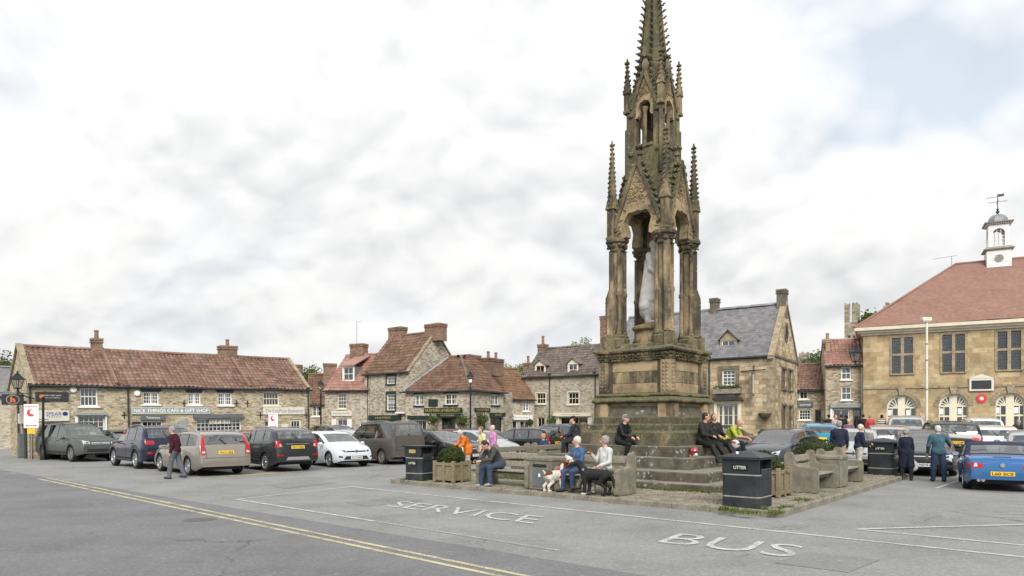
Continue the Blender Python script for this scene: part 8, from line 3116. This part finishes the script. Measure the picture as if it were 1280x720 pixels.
for z in (3.1, 4.7, 5.6):
    MB().lathe([(.09, z), (.09, z + .06)], 12).build('clamp', M['greyband'], fl)

# hanging baskets and tubs by the shops
def basket(label, px_, py_, d_, r_, seed):
    p = P(px_, py_, d_)
    b = empty('hanging_basket', p, 0, label, 'hanging basket', 'planted baskets on the shopfronts')
    leaf_ball('foliage', (0, 0, 0), r_, 420, M['leaf'], b, .07, seed, 1.0, .9)
    MB().lathe([(.05, -r_ * .7), (r_ * .6, -r_ * .35), (r_ * .7, 0)], 10).build('bowl', M['bark'], b)
    MB().tube([(0, 0, 0), (0, .1, r_ + .3)], .012, 5).build('chain', M['black'], b)


basket('hanging basket left of the green delicatessen door', 541, 524, 44.6, .35, 21)
basket('large hanging basket right of the green delicatessen door', 578, 526, 43.4, .42, 22)
basket('trailing basket on the lane side of the corner shop', 602, 524, 44.6, .42, 23)
basket('round green basket by the white fascia shop', 635, 522, 50.3, .38, 24)
basket('small basket at the right of the white fascia shop', 662, 528, 51.5, .25, 25)
basket('round green basket beside the cream shopfront', 690, 526, 50.5, .42, 26)

# ------------------------------------------------------------------ trees seen over the roofs
def tree(label, px_, py_, d_, r_, seed, m='leaf', n=2600, squash=.8):
    p = P(px_, py_, d_)
    t_ = empty('tree', (p.x, p.y, 0), 0, label, 'tree', 'trees behind the roofs')
    q = random.Random(seed)
    tr = MB().tube([(0, 0, -.5), (.1, 0, p.z * .5), (0, .1, p.z)], [r_ * .10, r_ * .07, r_ * .03], 8)
    for k in range(7):
        a = k * .9
        tr.tube([(0, 0, p.z * .55), (r_ * .5 * math.cos(a), r_ * .5 * math.sin(a), p.z + r_ * .1 * (k % 3))], [r_ * .04, r_ * .012], 5)
    tr.build('trunk', M['bark'], t_)
    mb = MB()
    for k in range(16):
        d = Vector((q.gauss(0, 1), q.gauss(0, 1), q.gauss(0, .8))).normalized() * r_ * q.uniform(.35, .8)
        cr_ = r_ * q.uniform(.22, .42)
        for _ in range(n // 16):
            v = Vector((q.gauss(0, 1), q.gauss(0, 1), q.gauss(0, 1))).normalized() * cr_ * q.random() ** .5
            c_ = Vector((0, 0, p.z)) + Vector((d.x, d.y, d.z * squash)) + v
            a = Vector((q.gauss(0, 1), q.gauss(0, 1), q.gauss(0, 1))).normalized() * r_ * .045
            b = Vector((q.gauss(0, 1), q.gauss(0, 1), q.gauss(0, 1))).normalized() * r_ * .03
            mb.poly([c_ - a, c_ - b, c_ + a, c_ + b])
    mb.build('crown', M[m], t_)
    return t_


tree('green tree at the far left edge behind the gable', -8, 462, 60, 2.8, 31)
tree('tree top between the shop row and the red roofed shop', 399, 476, 75, 2.6, 32)
tree('second tree top behind the brown cottage chimney', 380, 478, 78, 2.2, 36)
tree('pale spring tree between the mossy roof and the dormer house', 644, 468, 78, 2.6, 33, 'leaf_light')
tree('tree top over the ridge of the dormer house', 735, 444, 80, 2.6, 34, 'leaf_light')
tree('tree below the small ruin over the pantile cottage', 1018, 466, 90, 4.0, 35)
iv = empty('ivy', (0, 0, 0), 0, 'dark ivy growing over the castle curtain wall', 'ivy')
q_ = random.Random(5)
im = MB()
for k in range(2600):
    px_, py_ = q_.gauss(1089, 6), q_.gauss(404, 5)
    c_ = P(px_, py_, 114.5 + q_.uniform(-.8, .8))
    a = Vector((q_.gauss(0, 1), q_.gauss(0, 1), q_.gauss(0, 1))).normalized() * .30
    b = Vector((q_.gauss(0, 1), q_.gauss(0, 1), q_.gauss(0, 1))).normalized() * .2
    im.poly([c_ - a, c_ - b, c_ + a, c_ + b])
im.build('leaves', M['leaf'], iv)
# wooded rise far behind the roofs closes the horizon
hr_ = MB()
rows = []
q_ = random.Random(9)
for j, (yy, zz_) in enumerate(((130, -2), (150, 5.5), (175, 8.5), (230, 9))):
    rows.append([(-260 + i * 8, yy + q_.uniform(-4, 4), zz_ + (q_.uniform(-.8, .8) if j else 0) - .00006 * (-260 + i * 8) ** 2) for i in range(70)])
tag(hr_.grid(rows).build('hills', M['hill'], smooth=True), kind='structure')

# ------------------------------------------------------------------ the statue under the canopy
rb = []
for k in range(5):
    rb.append(('c', (.04 - .05 * k, .09 * math.sin(k * 1.7), -.30), (.06 - .06 * k, .13 * math.sin(k * 1.7), -.92), .075, .10, 1))
sroot, _, _, _ = person('weathered grey stone statue of a robed standing figure beneath the canopy', ML(0, 0, 4.97), MA * 180 / math.pi + 10, ht=2.72, lean=-3, legs=((4, 3, 4), (-3, 3, 4)), arms=((18, 8, 70, 20), (8, 10, 40, 10)), head=(6, 10), top=M['statue'], bottom=M['statue'], shoes=M['statue'], build=1.12, coat=.95, h=.03,
    extra=[('c', (-.05, .12, .35), (-.16, .16, -.85), .20, .26, 0), ('c', (-.05, -.12, .35), (-.16, -.16, -.85), .20, .26, 0), ('c', (.10, .05, -.1), (.14, .10, -.95), .14, .18, 0), ('c', (-.02, .2, .5), (.1, -.18, .1), .10, .08, 0), ('c', (-.06, 0, .3), (-.1, 0, -1.0), .22, .34, 0)])
sroot.name = 'statue'
for i in range(len(sroot.data.materials)):
    sroot.data.materials[i] = M['statue']
sroot['category'] = 'statue'
